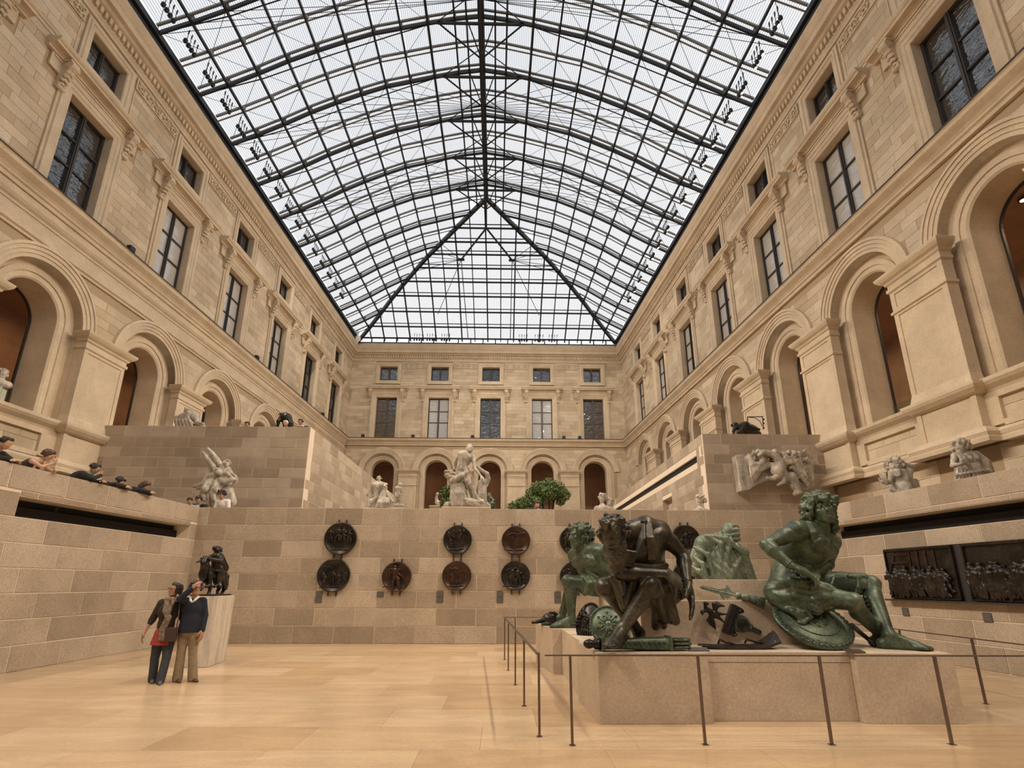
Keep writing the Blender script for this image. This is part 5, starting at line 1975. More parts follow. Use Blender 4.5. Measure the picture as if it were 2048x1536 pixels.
ZR = .86
rail([(.46, 5.93, ZR), (6.6, 5.92, ZR)], [(.733, 5.923), (2.114, 5.935), (3.435, 5.931), (4.70, 5.93), (6.05, 5.93)], 'slim bronze handrail running along the front of the plinth')
rail([(.39, 6.05, ZR), (.05, 12.3, ZR)], [(.416, 6.237), (.309, 7.686), (.225, 9.19), (.125, 10.655), (.06, 12.1)], 'slim bronze handrail running along the left side of the plinth')
rail([(.05, 12.4, ZR), (6.9, 12.4, ZR)], [(.3, 12.4), (2.0, 12.4), (3.6, 12.4), (5.2, 12.4), (6.8, 12.4)], 'slim bronze handrail running behind the plinth')
rail([(6.7, 6.05, ZR), (7.0, 12.3, ZR)], [(6.71, 6.3), (6.78, 7.8), (6.85, 9.3), (6.92, 10.8), (6.98, 12.1)], 'slim bronze handrail running along the right side of the plinth')
# ------------------------------------------------------------------ bronze medallions and reliefs on the court walls


def relief_figure(S, x, z, h, lean=0.0, y=0.0, seed=0):
    """a small standing figure in half relief; x along, z up, y out of the ground (negative = towards the viewer)"""
    r = random.Random(seed)
    P = lambda a, b, c=0: V3(x + (a + lean * b) * h, y - c * h, z + b * h)
    k = h * .03
    S.ball(P(r.uniform(-.03, .03), .90, .08), .075 * h, k)
    S.cap(P(0, .52, .05), P(0, .76, .07), .095 * h, .12 * h, k)
    for s in (-1, 1):
        S.chain([P(s * .05, .50, .04), P(s * r.uniform(.04, .12), .26, .08), P(s * r.uniform(.05, .14), .02, .04)], [.075 * h, .06 * h, .04 * h], k)
        e = P(s * r.uniform(.16, .24), r.uniform(.52, .68), .07)
        S.chain([P(s * .11, .76, .06), e, P(s * r.uniform(.05, .34), r.uniform(.45, .85), .11)], [.05 * h, .042 * h, .03 * h], k)
    if r.random() < .6: S.chain([P(-.1, .74, .03), P(.14 * r.choice((-1, 1)), .4, .06), P(.2 * r.choice((-1, 1)), .06, .03)], [.04 * h, .07 * h, .05 * h], k)


COLS = [([(-4.65, 2.83, .46), (-4.75, 1.81, .46)], 'far left'), ([(-2.98, 1.78, .41)], 'lone'), ([(-1.30, 2.81, .41), (-1.29, 1.81, .41)], 'middle'),
        ([(.38, 2.80, .41), (.37, 1.82, .41)], 'right of middle'), ([(2.05, 2.81, .41), (2.04, 1.80, .41)], 'behind the crouching captive'), ([(5.30, 2.85, .42), (5.28, 1.84, .42)], 'beside the turban')]
LAB = [['black oval bronze medallion with procession in the far left pair, upper one', 'black bronze medallion with bending figures in the far left pair, lower one'],
       ['lone brown bronze medallion with one standing figure between two pairs'],
       ['dark bronze medallion with row of figures, upper of the middle pair', 'brown bronze medallion with one reclining figure, lower of the middle pair'],
       ['reddish brown bronze medallion with flat landscape left of the plinth, upper of its pair', 'black bronze medallion with two standing figures left of the plinth, lower of its pair'],
       ['black medallion half hidden behind the curly captive\'s head', 'black medallion half hidden behind the curly captive\'s raised knee'],
       ['black medallion with seated figure between the old captive and turbaned captive', 'black medallion almost hidden behind the old captive\'s elbow']]
CAST = [[[(-.22, -.1, .34), (-.08, -.08, .36), (.07, -.08, .36), (.24, -.14, .34)], [(-.2, -.26, .36), (-.02, -.24, .36), (.16, -.27, .34), (.3, -.2, .3)]],
        [[(0, -.33, .66)]],
        [[(-.24, -.05, .3), (-.08, .0, .32), (.07, .0, .32), (.2, .0, .32), (-.2, -.25, .3)], [(-.15, -.22, .30), (.0, -.25, .16), (.12, -.26, .14)]],
        [[(-.1, -.05, .14), (.12, -.02, .12), (.02, -.24, .14)], [(-.07, -.26, .5), (.1, -.26, .48), (.24, -.24, .26)]],
        [[(-.2, -.2, .4), (.1, -.2, .42)], [(-.15, -.2, .36), (.15, -.2, .38)]],
        [[(0, -.2, .42), (.18, -.24, .28), (-.15, -.25, .3)], [(0, -.2, .4)]]]
YB = 15.104
for ci, (discs, _) in enumerate(COLS):
    top, bot = discs[0], discs[-1]
    br = empty('hanging_bracket', (top[0], YB, 0))
    tag(br, ['black wall bracket bars holding the far left medallion pair', 'black wall bracket bars holding the lone medallion', 'black wall bracket bars holding the middle medallion pair', 'black wall bracket bars holding the pair left of the plinth',
             'black wall bracket bars behind the crouching captive', 'black wall bracket bars behind the old captive\'s elbow'][ci], 'bracket')
    for s in (-1, 1):
        mb = MB()
        sl = bot[0] - top[0]
        mb.bar((s * .11 - sl * .1, -.02, top[1] + top[2] + .08), (s * .11 + sl * 1.15, -.02, bot[1] - bot[2] - .10), .03, .03, (0, 1, 0))
        mb.build('rod', M['lead'], br)
    for di, (x, z, r) in enumerate(discs):
        red = (ci, di) in ((3, 0), (2, 1), (1, 0))
        m = M['bronze_red'] if red else M['bronze_dark']
        ro = empty('bronze_medallion', (x, YB - .045, z))
        tag(ro, LAB[ci][di], 'medallion')
        mb = MB()
        mb.lathe([(r, 0), (r, .05), (r * .98, .065), (r * .93, .07), (r * .9, .05), (r * .5, .042), (.001, .04)], 48)
        d = mb.build('disc', m, ro, True)
        d.rotation_euler = (PI / 2, 0, 0)
        S = Sculpt(.0095)
        for fi, (fx, fz, fh) in enumerate(CAST[ci][di]): relief_figure(S, fx * r / .41, fz * r / .41, fh * r / .41, random.uniform(-.15, .15), -.04, ci * 20 + di * 7 + fi)
        rr = random.Random(ci * 9 + di)
        for i in range(7):                                # ground, clouds, foliage
            a = rr.uniform(-.6, .6) * r
            S.chain([V3(a - .14, -.045, -r * (.74 if i < 4 else -.3) + .03 * rr.random()), V3(a, -.052, -r * (.70 if i < 4 else -.45) + .04 * rr.random()), V3(a + .13, -.045, -r * (.72 if i < 4 else -.4) + .03 * rr.random())], [.012, .022, .012], .01)
        S.build('relief', m, ro)


def wall_label(parent_m, x, z, w, h, label, y=-.012, group=None):
    ro = empty('wall_label')
    ro.matrix_world = parent_m @ Matrix.Translation((x, y, z))
    tag(ro, label, 'label', group)
    mb = MB()
    mb.box(-w / 2, w / 2, -.006, .006, -h / 2, h / 2)
    mb.build('plate', M['label'], ro)
    for i in range(4):
        t = MB()
        t.box(-w * .40, w * (.40 - .12 * (i % 2)), -.0075, -.006, h * (.28 - .19 * i) - .006, h * (.28 - .19 * i) + .004)
        t.build('text_line', M['greysteel'], ro)


I4 = Matrix.Translation((0, YB, 0))
for x, z, n in ((-5.12, 1.31, 'upper small dark wall label under the far left medallion pair'), (-5.13, 1.145, 'lower small dark wall label under the far left medallion pair'), (-3.42, 1.30, 'single small dark wall label under the lone medallion'),
                (-1.75, 1.32, 'upper small dark wall label under the middle medallion pair'), (-1.75, 1.155, 'lower small dark wall label under the middle medallion pair'), (-.07, 1.32, 'upper small dark wall label under the pair left of the plinth'),
                (-.07, 1.155, 'lower small dark wall label under the pair left of the plinth'), (1.56, 1.32, 'upper small dark wall label left of the crouching captive\'s shin'), (1.56, 1.155, 'lower small dark wall label left of the crouching captive\'s shin')):
    wall_label(I4, x, z, .185, .145, n)
WR = wall_court_right.matrix_world
wall_label(WR, -12.27, 1.01, .17, .17, 'small dark wall label under the end of the bronze relief panels')
wall_label(WR, -10.43, 1.0, .17, .17, 'small dark wall label under the crowded relief panel')

bk = MB()
bk.box(-12.50, -5.2, -.05, .0, 1.285, 2.42)
bk.box(-12.62, -5.2, -.16, .0, 1.25, 1.285)
o_ = bk.build('relief_backboard', M['lead'])
o_.matrix_world = WR
tag(o_, 'dark metal backboard and ledge that carries the two bronze relief panels', 'board')


def relief_panel(x0, x1, seed, crowd, label):
    ro = empty('bronze_relief_panel')
    z0, z1 = 1.30, 2.405
    ro.matrix_world = WR @ Matrix.Translation((x0, -.052, z0))
    tag(ro, label, 'relief')
    W, Hh = x1 - x0, z1 - z0
    mb = MB()
    mb.box(0, W, -.03, .0, 0, Hh)
    mb.build('plate', M['bronze_dark'], ro)
    fr = MB()
    for a, b, c, d in ((0, W, 0, .035), (0, W, Hh - .05, Hh), (0, .035, 0, Hh), (W - .035, W, 0, Hh)): fr.box(a, b, -.075, -.03, c, d)
    fr.build('frame', M['bronze_dark'], ro, False, .006)
    r = random.Random(seed)
    S = Sculpt(.0085)
    n = int(W / (.085 if crowd else .11))
    for row in range(2):
        for i in range(n):
            x = .17 + (W - .34) * (i + .5 * row + r.uniform(-.2, .2)) / n
            if not crowd and .30 < x / W < .42 and row: continue
            relief_figure(S, x, (.05 if row == 0 else .13) + r.uniform(-.02, .03), Hh * (.50 if not crowd else .54) * r.uniform(.85, 1.08), r.uniform(-.22, .22), -.03 - .055 * (1 - row), seed * 100 + row * 40 + i)
    if crowd:
        for i in range(9):                                # horses' backs among the crowd
            x = .2 + (W - .4) * i / 8
            S.ell((x, -.09, .24 + .1 * r.random()), V3(.11, .04, .075), None, .02)
            S.cap((x - .09, -.09, .30), (x - .14, -.10, .42), .035, .028, .01)
    S.build('figures', M['bronze_dark'], ro)
    if not crowd:
        a = MB()
        for x in (.62, .74, .86, .98): a.box(W * x - .9 * W * .28, W * x + .05 - .9 * W * .28, -.055, -.028, Hh * .42, Hh * .93)
        a.box(.06, W * .36, -.06, -.028, Hh * .70, Hh * .74)
        a.box(.06, W * .36, -.055, -.028, Hh * .86, Hh * .90)
        tag(a.build('architecture', M['bronze_red'], ro), kind='stuff')
        c = Sculpt(.010)
        for i in range(7): c.chain([(W * (.04 + .02 * i), -.03, Hh * .93), (W * (.05 + .012 * i), -.05, Hh * .72), (W * (.045 + .004 * i), -.05, Hh * (.45 + .03 * i))], [.014, .020, .012], .008)
        c.build('curtain', M['bronze_dark'], ro)
    return ro


relief_panel(-12.46, -10.77, 1, False, 'dark bronze relief panel with curtain and standing figures, left one on the ledge')
relief_panel(-10.56, -5.6, 2, True, 'long dark bronze relief panel packed with fighting figures')

# ------------------------------------------------------------------ horseman on its pale plinth


def atz(px, py, z):
    lo, hi = .5, 80.0
    f = lambda Y: at(px, py, Y).z - z
    s = f(lo) > 0
    for _ in range(60):
        m = (lo + hi) / 2
        if (f(m) > 0) == s: lo = m
        else: hi = m
    return at(px, py, lo)


pc, pr_ = atz(418, 1339, 0), atz(454, 1325.5, 0)
ex = Vector((pr_.x - pc.x, pr_.y - pc.y, 0))
ey = Vector((-ex.y, ex.x, 0)).normalized() * .62
hp = empty('veined_plinth', pc + (ex + ey) / 2)
tag(hp, 'tall pale veined stone plinth under the small bronze horseman', 'plinth')
mb = MB()
q4 = [(-ex - ey) / 2, (ex - ey) / 2, (ex + ey) / 2, (-ex + ey) / 2]
mb.prism([(p.x, p.y) for p in q4], 0.004, 1.335)
mb.build('plinth_shaft', M['white_plinth'], hp, False, .006)
E_ = lambda x, y, Y: at(200 + x / 4.268, 1040 + y / 4.268, Y)
hz = (pc + (ex + ey) / 2)
hs_ = empty('horseman_statue', (hz.x, hz.y, 1.335))
tag(hs_, 'small black bronze horse and rider pointing a baton on the veined plinth', 'statue')
Yh = hz.y
S = Sculpt(.0095)
ch, rp_ = V3(E_(905, 490, Yh - .16)), V3(E_(1035, 480, Yh + .14))
S.cap(ch, rp_, .100, .108, .05)
S.ball(ch, .118, .05); S.ball(rp_, .128, .05)
S.chain([ch + V3(0, -.05, .05), V3(E_(905, 410, Yh - .26)), V3(E_(905, 352, Yh - .27))], [.10, .078, .055], .04)
S.chain([V3(E_(908, 350, Yh - .27)), V3(E_(890, 385, Yh - .33)), V3(E_(884, 428, Yh - .36))], [.065, .055, .038], .02)
for s in (-1, 1): S.cap(V3(E_(903 + 8 * s, 345, Yh - .27)), V3(E_(905 + 11 * s, 325, Yh - .27)), .018, .006, .006)
zt = 1.36
def hleg(pts, rad): S.chain([V3(p) for p in pts], rad, .02)
hleg([E_(925, 540, Yh - .10), E_(950, 590, Yh - .14), E_(942, 630, Yh - .14), (E_(935, 655, Yh - .16).x, Yh - .17, zt)], [.065, .042, .03, .035])
hleg([E_(885, 530, Yh - .22), E_(868, 560, Yh - .34), E_(880, 595, Yh - .34), E_(872, 612, Yh - .36)], [.06, .04, .028, .032])
hleg([E_(1010, 540, Yh + .05), E_(1030, 585, Yh + .02), E_(1012, 625, Yh + .06), (E_(1012, 650, Yh).x, Yh - .0, zt)], [.09, .05, .03, .036])
hleg([E_(1060, 530, Yh + .22), E_(1075, 590, Yh + .24), E_(1055, 630, Yh + .28), (E_(1045, 650, Yh + .2).x, Yh + .2, zt)], [.09, .05, .03, .036])
S.chain([V3(E_(1060, 450, Yh + .26)), V3(E_(1085, 500, Yh + .3)), V3(E_(1080, 570, Yh + .3)), V3(E_(1088, 605, Yh + .3))], [.04, .06, .055, .02], .03)
S.build('horse', M['bronze_dark'], hs_, (hz.x, hz.y, 1.335))
S = Sculpt(.009)
tr = V3(E_(1000, 420, Yh - .02))
nk = V3(E_(1005, 312, Yh - .04))
S.cap(tr, nk + V3(0, 0, -.04), .095, .10, .04)
S.ball(V3(E_(998, 272, Yh - .07)), .055, .02)
for s in (-1, 1):
    S.chain([nk + V3(s * .10, -.01, -.05), nk + V3(s * .15, -.08, -.14), nk + V3(s * .08 - .10, -.22, -.10)], [.055, .05, .035], .02)
    kn = V3(E_(985 + 35 * s, 480, Yh - .12 + .1 * s))
    S.chain([tr + V3(s * .09, 0, -.02), kn, kn + V3(.01, .03, -.22), kn + V3(-.02, -.06, -.25)], [.06, .048, .034, .03], .02)
S.chain([V3(E_(940, 335, Yh - .22)), V3(E_(835, 378, Yh - .42))], [.022, .018], .004)
S.build('rider', M['bronze_dark'], hs_, (hz.x, hz.y, 1.335))
S = Sculpt(.009)
_, PH = head(T_, V3(E_(998, 275, Yh - .07)), (-.6, -.8, 0), (0, 0, 1), .15)
curls(S, PH, .15, 90, .08, .13, 4, .3, -.2, 1.25)
for i in range(26):
    a = i * .9
    S.ball(V3(E_(998, 300, Yh - .03)) + V3(.075 * math.cos(a), .05 + .05 * math.sin(a), -.03 - .006 * (i % 9)), .028, .006)
S.build('wig', M['bronze_dark'], hs_, (hz.x, hz.y, 1.335))
S = Sculpt(.0095)
S.cap(V3(E_(1020, 330, Yh + .06)), V3(E_(1040, 430, Yh + .16)), .10, .135, .04, fold=(.018, 7, 1))
S.ell(V3(E_(1000, 450, Yh)), V3(.14, .15, .05), None, .03)
S.build('cloak', M['bronze_dark'], hs_, (hz.x, hz.y, 1.335))
mb = MB()
mb.prism([(p.x * .78, p.y * .9) for p in q4], 0.0, .03)
mb.build('base', M['bronze_dark'], hs_)

# ------------------------------------------------------------------ visitors
def skin_mat(name, c): return plain(name, c, .55, 0, .08, 30)
M['skin'] = skin_mat('skin', (.50, .30, .20))
M['skin_tan'] = skin_mat('tanned_skin', (.40, .22, .14))
def cloth(name, c, v=.18): return plain(name, c, .9, 0, v, 22, .15)
M['navy'] = cloth('navy_knit', (.012, .015, .03))
M['khaki'] = cloth('khaki_twill', (.27, .205, .13))
M['brown'] = cloth('dark_brown_knit', (.035, .024, .018))
M['red'] = cloth('red_cotton', (.34, .05, .045))
M['jeans'] = cloth('dark_denim', (.045, .05, .06))
M['scarf'] = cloth('taupe_scarf', (.20, .15, .11), .5)
M['black'] = cloth('black_cloth', (.015, .014, .014))
M['white'] = cloth('white_cotton', (.78, .76, .74), .05)
M['hair_dark'] = plain('dark_hair', (.012, .009, .008), .5, 0, .3, 40)
M['hair_brown'] = plain('brown_hair', (.07, .04, .022), .5, 0, .3, 40)
M['hair_grey'] = plain('white_hair', (.62, .60, .57), .6, 0, .1, 40)
M['shoe_brown'] = plain('brown_leather', (.12, .055, .03), .5, 0, .2, 20)
M['shoe_grey'] = plain('grey_trainer', (.10, .10, .11), .6, 0, .2, 20)
M['leather'] = plain('dark_leather', (.06, .035, .03), .5, 0, .2, 20)
M['green'] = cloth('green_cotton', (.05, .22, .13))
M['plaid'] = plain('colourful_print', (.30, .35, .45), .9, 0, .9, 22)


def top_garment(S, J, h, g=.05, sleeve=1.0, hem=.15, loose=1.0):
    """jumper, jacket or shirt over torso and arms"""
    J = {a: V3(b) for a, b in J.items()}
    up = J['neck'] - J['pel']
    R = axes(up, J['shR'] - J['shL'])
    mid, ch = J['waist'], J['chest']
    S.ell(J['pel'] + up * .06, V3(.62, .46, .40) * h * loose + g * h, R, .1 * h)
    S.cap(J['pel'] - R[2] * hem * h, mid, (.45 * loose + g) * h, (.46 * loose + g) * h, .2 * h)
    S.cap(mid, ch, (.44 * loose + g) * h, (.46 * loose + g) * h, .2 * h)
    S.ell(ch, V3(.66, .54, .68) * h * loose + g * h, R, .15 * h)
    for s, k in ((1, 'R'), (-1, 'L')):
        sh = J['sh' + k]
        S.cap(ch + R[2] * .4 * h, sh, .30 * h, .27 * h, .12 * h)
        S.cap(J['neck'] + R[2] * .02 * h, sh, .17 * h, .2 * h, .1 * h)
        if 'el' + k in J and sleeve > 0:
            el = J['el' + k]
            S.cap(sh, el, (.235 + g) * h, (.165 + g) * h, .08 * h)
            if 'wr' + k in J and sleeve > .5:
                e = el + (J['wr' + k] - el) * min(1, (sleeve - .5) * 2)
                S.cap(el, e, (.165 + g) * h, (.125 + g) * h, .05 * h)


def trousers(S, J, h, flare=.0, g=.04):
    J = {a: V3(b) for a, b in J.items()}
    S.ell(J['pel'] + V3(0, 0, .02 * h), V3(.60, .46, .45) * h + g * h, axes((0, 0, 1), J['hipR'] - J['hipL']), .1 * h)
    for k in 'RL':
        hp_, kn, an = J['hip' + k], J['kn' + k], J['an' + k]
        S.cap(hp_, kn, (.38 + g) * h, (.24 + g) * h, .12 * h)
        S.cap(kn, an + (kn - an) * .02 - V3(0, 0, .10 * h), (.24 + g) * h, (.19 + g + flare) * h, .06 * h, fold=(.012 * h, 5, 1))


def shoe(S, an, toe, h):
    an, toe = V3(an), V3(toe)
    d = toe - an
    d[2] = 0
    d = nrm(d)
    b = V3(an[0], an[1], an[2] - .28 * h)
    S.cap(b - d * .14 * h + V3(0, 0, .13 * h), b + d * .55 * h + V3(0, 0, .105 * h), .14 * h, .125 * h, .05 * h)
    S.cap(b + d * .3 * h + V3(0, 0, .11 * h), b + d * .72 * h + V3(0, 0, .09 * h), .135 * h, .09 * h, .05 * h)
    S.cap(an, b + V3(0, 0, .15 * h), .13 * h, .14 * h, .06 * h)


def hair_cap(S, P, h, low=.30, fringe=.78, vol=1.0, seed=1, n=150):
    rg_ = random.Random(seed)
    Rh = np.array([nrm(P(1, 0, .5) - P(0, 0, .5)), nrm(P(0, 1, .5) - P(0, 0, .5)), nrm(P(0, 0, 1) - P(0, 0, 0))])
    S.ell(P(0, -.10, .655), V3(.36, .41, .365) * h * vol, Rh, .03 * h)
    for i in range(n):
        a, t = rg_.uniform(0, 2 * PI), rg_.uniform(0, 1)
        x, y = .36 * math.cos(a), -.06 + .43 * math.sin(a)
        if y > .12:
            zt_ = .98 - .12 * t
            S.cap(P(x * .55, y * .55, .99), P(x * .88, y * .80, max(fringe, .80) + .05), .045 * h, .03 * h, .03 * h)
        else:
            S.cap(P(x * .8, y * .8, .90 - .2 * t), P(x * .98, y * .98 - .02, low + (.7 - low) * t), .07 * h, .065 * h, .03 * h)


def person_root(x, y, z, label):
    r = empty('person', (x, y, z))
    tag(r, label, 'person')
    return r, Vector((x, y, z))


h = .232
# the man in the navy jumper
Ym = 9.46
Jm = dict(pel=E_(775, 960, Ym), waist=E_(790, 870, Ym), chest=E_(805, 775, Ym), neck=E_(822, 690, Ym), shR=E_(740, 715, Ym - .05), shL=E_(885, 712, Ym + .05),
          head=E_(822, 600, Ym - .03), face=(.72, -.62, .30), hup=(-.08, .10, 1), elR=E_(694, 690, Ym - .24), wrR=E_(790, 608, Ym - .20), hdR=E_(826, 570, Ym - .19), pnR=(.6, .6, -.2), cuR=(.6, 0, 0),
          elL=E_(905, 830, Ym + .06), wrL=E_(885, 955, Ym - .02), hdL=E_(876, 1020, Ym - .04), pnL=(-1, .1, 0), cuL=(.4, 0, 0),
          hipR=E_(735, 970, Ym), hipL=E_(815, 970, Ym), knR=E_(705, 1150, Ym - .04), knL=E_(805, 1150, Ym + .02), anR=E_(678, 1350, Ym), anL=E_(808, 1350, Ym + .04), toR=E_(730, 1400, Ym - .25), toL=E_(880, 1385, Ym - .12))
for k in ('anR', 'anL'): Jm[k].z = .28 * h
ro, og = person_root(-5.37, 9.46, 0, 'man in navy jumper and khaki trousers raising a hand to his glasses beside plinth')
S = Sculpt(.0065); body(S, Jm, h, 'tahl', slim=.82); S.build('body', M['skin_tan'], ro, og)
S = Sculpt(.007); top_garment(S, Jm, h, .07, 1.0, .3); S.cap(V3(Jm['pel']), V3(Jm['waist']), .175, .155, .05); S.build('jumper', M['navy'], ro, og, clip=Jm['pel'].z - .03)
S = Sculpt(.007); trousers(S, Jm, h, .10); S.build('trousers', M['khaki'], ro, og)
for k in 'RL':
    S = Sculpt(.006); shoe(S, Jm['an' + k], Jm['to' + k], h); S.build('shoe', M['shoe_brown'], ro, og)
_, PM = head(T_, Jm['head'], Jm['face'], Jm['hup'], h)
S = Sculpt(.006); hair_cap(S, PM, h, .42, .80, 1.0, 3); S.build('hair', M['hair_dark'], ro, og)
S = Sculpt(.005)
nk = V3(Jm['neck'])
S.chain([nk + V3(-.075, -.02, .03), nk + V3(-.02, -.09, -.03), nk + V3(.01, -.10, -.06)], [.02, .02, .012], .006)
S.chain([nk + V3(.075, -.04, .03), nk + V3(.05, -.09, -.02), nk + V3(.015, -.10, -.06)], [.02, .02, .012], .006)
S.build('shirt_collar', M['white'], ro, og)


def glasses(P, h, parent, o, dark=False):
    mb = MB()
    for s in (-1, 1):
        c = [P(s * .14 + .105 * math.cos(t * PI / 6), .40, .51 + .075 * math.sin(t * PI / 6)) - np.array(o) for t in range(12)]
        mb.tube(c, .010 * h * 1.4, 4, True)
        mb.tube([P(s * .24, .38, .53) - np.array(o), P(s * .35, .0, .52) - np.array(o)], .010 * h * 1.4, 4)
    mb.tube([P(-.04, .41, .53) - np.array(o), P(.04, .41, .53) - np.array(o)], .012 * h, 4)
    if dark:
        for s in (-1, 1):
            c = [tuple(P(s * .14 + .105 * math.cos(t * PI / 6), .40, .51 + .075 * math.sin(t * PI / 6)) - np.array(o)) for t in range(12)]
            mb.add(c, [tuple(range(12))])
    ob = mb.build('glasses', M['frame'], parent)
    tag(ob, kind='stuff')


glasses(PM, h, ro, og)
# the woman with the scarf
Yw = 9.40
h = .225
Jw = dict(pel=E_(555, 1030, Yw), waist=E_(575, 910, Yw), chest=E_(600, 800, Yw), neck=E_(632, 705, Yw), shR=E_(540, 730, Yw - .04), shL=E_(690, 735, Yw + .08),
          head=E_(650, 615, Yw - .02), face=(-.40, -.85, .20), hup=(.16, .08, 1), elR=E_(455, 875, Yw - .02), wrR=E_(395, 975, Yw - .10), hdR=E_(365, 1040, Yw - .13), pnR=(.8, .4, 0), cuR=(.5, 0, 0),
          elL=E_(715, 850, Yw + .16), wrL=E_(700, 930, Yw + .10), hdL=E_(690, 960, Yw + .02), pnL=(0, .5, .5), cuL=(.5, 0, 0),
          hipR=E_(515, 1050, Yw), hipL=E_(600, 1050, Yw), knR=E_(480, 1200, Yw), knL=E_(580, 1195, Yw - .05), anR=E_(466, 1355, Yw + .02), anL=E_(532, 1370, Yw - .12), toR=E_(462, 1400, Yw - .25), toL=E_(525, 1425, Yw - .38))
for k in ('anR', 'anL'): Jw[k].z = .28 * h
ro, og = person_root(-5.72, 9.4, 0, 'woman in dark brown top with long scarf and red tunic hem standing with the man')
S = Sculpt(.0065); body(S, Jw, h, 'tahl', False, .78); S.build('body', M['skin_tan'], ro, og)
S = Sculpt(.007); top_garment(S, Jw, h, .07, .62, -.1); S.build('knit_top', M['brown'], ro, og)
S = Sculpt(.007)
pv = V3(Jw['pel'])
S.cap(pv + V3(.02, 0, .10), pv + V3(-.0, 0, -.07), .135, .165, .03, fold=(.006, 8, 1))
S.cap(pv + V3(0, 0, .06), pv + V3(0, 0, -.16), .15, .178, .03, fold=(.008, 9, 1))
S.build('tunic_hem', M['red'], ro, og, clip=pv[2] - .10)
S = Sculpt(.007); trousers(S, Jw, h, .06); S.build('jeans', M['jeans'], ro, og)
for k in 'RL':
    S = Sculpt(.006); shoe(S, Jw['an' + k], Jw['to' + k], h); S.build('shoe', M['shoe_grey'], ro, og)
_, PW = head(T_, Jw['head'], Jw['face'], Jw['hup'], h)
S = Sculpt(.006); hair_cap(S, PW, h, .22, .76, 1.0, 5, 260); S.build('hair', M['hair_dark'], ro, og)
glasses(PW, h, ro, og)
S = Sculpt(.006)
nk = V3(Jw['neck'])
S.chain([nk + V3(.10 * math.cos(t * PI / 5), .085 * math.sin(t * PI / 5), .01 + .012 * math.sin(t)) for t in range(11)], .036, .012)
for o in (0, .035): S.chain([nk + V3(-.05 + o, -.10, -.02), V3(E_(560, 800, Yw - .16)) + V3(o, 0, 0), V3(E_(585, 850, Yw - .17)) + V3(o, 0, 0), V3(E_(535, 960, Yw - .17)) + V3(o, 0, 0), V3(E_(525, 1040, Yw - .18)) + V3(o * 1.4, 0, 0)], [.028, .03, .032, .036, .026], .012)
S.chain([nk + V3(.06, -.09, -.02), V3(E_(600, 800, Yw - .16)), V3(E_(585, 850, Yw - .17))], [.03, .03, .028], .012)
S.build('scarf', M['scarf'], ro, og)
bg_ = MB()
c = E_(615, 985, Yw - .15) - og
bg_.box(c.x - .09, c.x + .10, c.y - .04, c.y + .05, c.z - .13, c.z + .09)
bag = bg_.build('shoulder_bag', M['leather'], ro, False, .02)
st = MB()
st.tube([c + Vector((.08, 0, .08)), Vector(E_(680, 850, Yw - .12)) - og, Vector(E_(690, 740, Yw - .02)) - og], .010, 5)
st.build('bag_strap', M['leather'], bag)


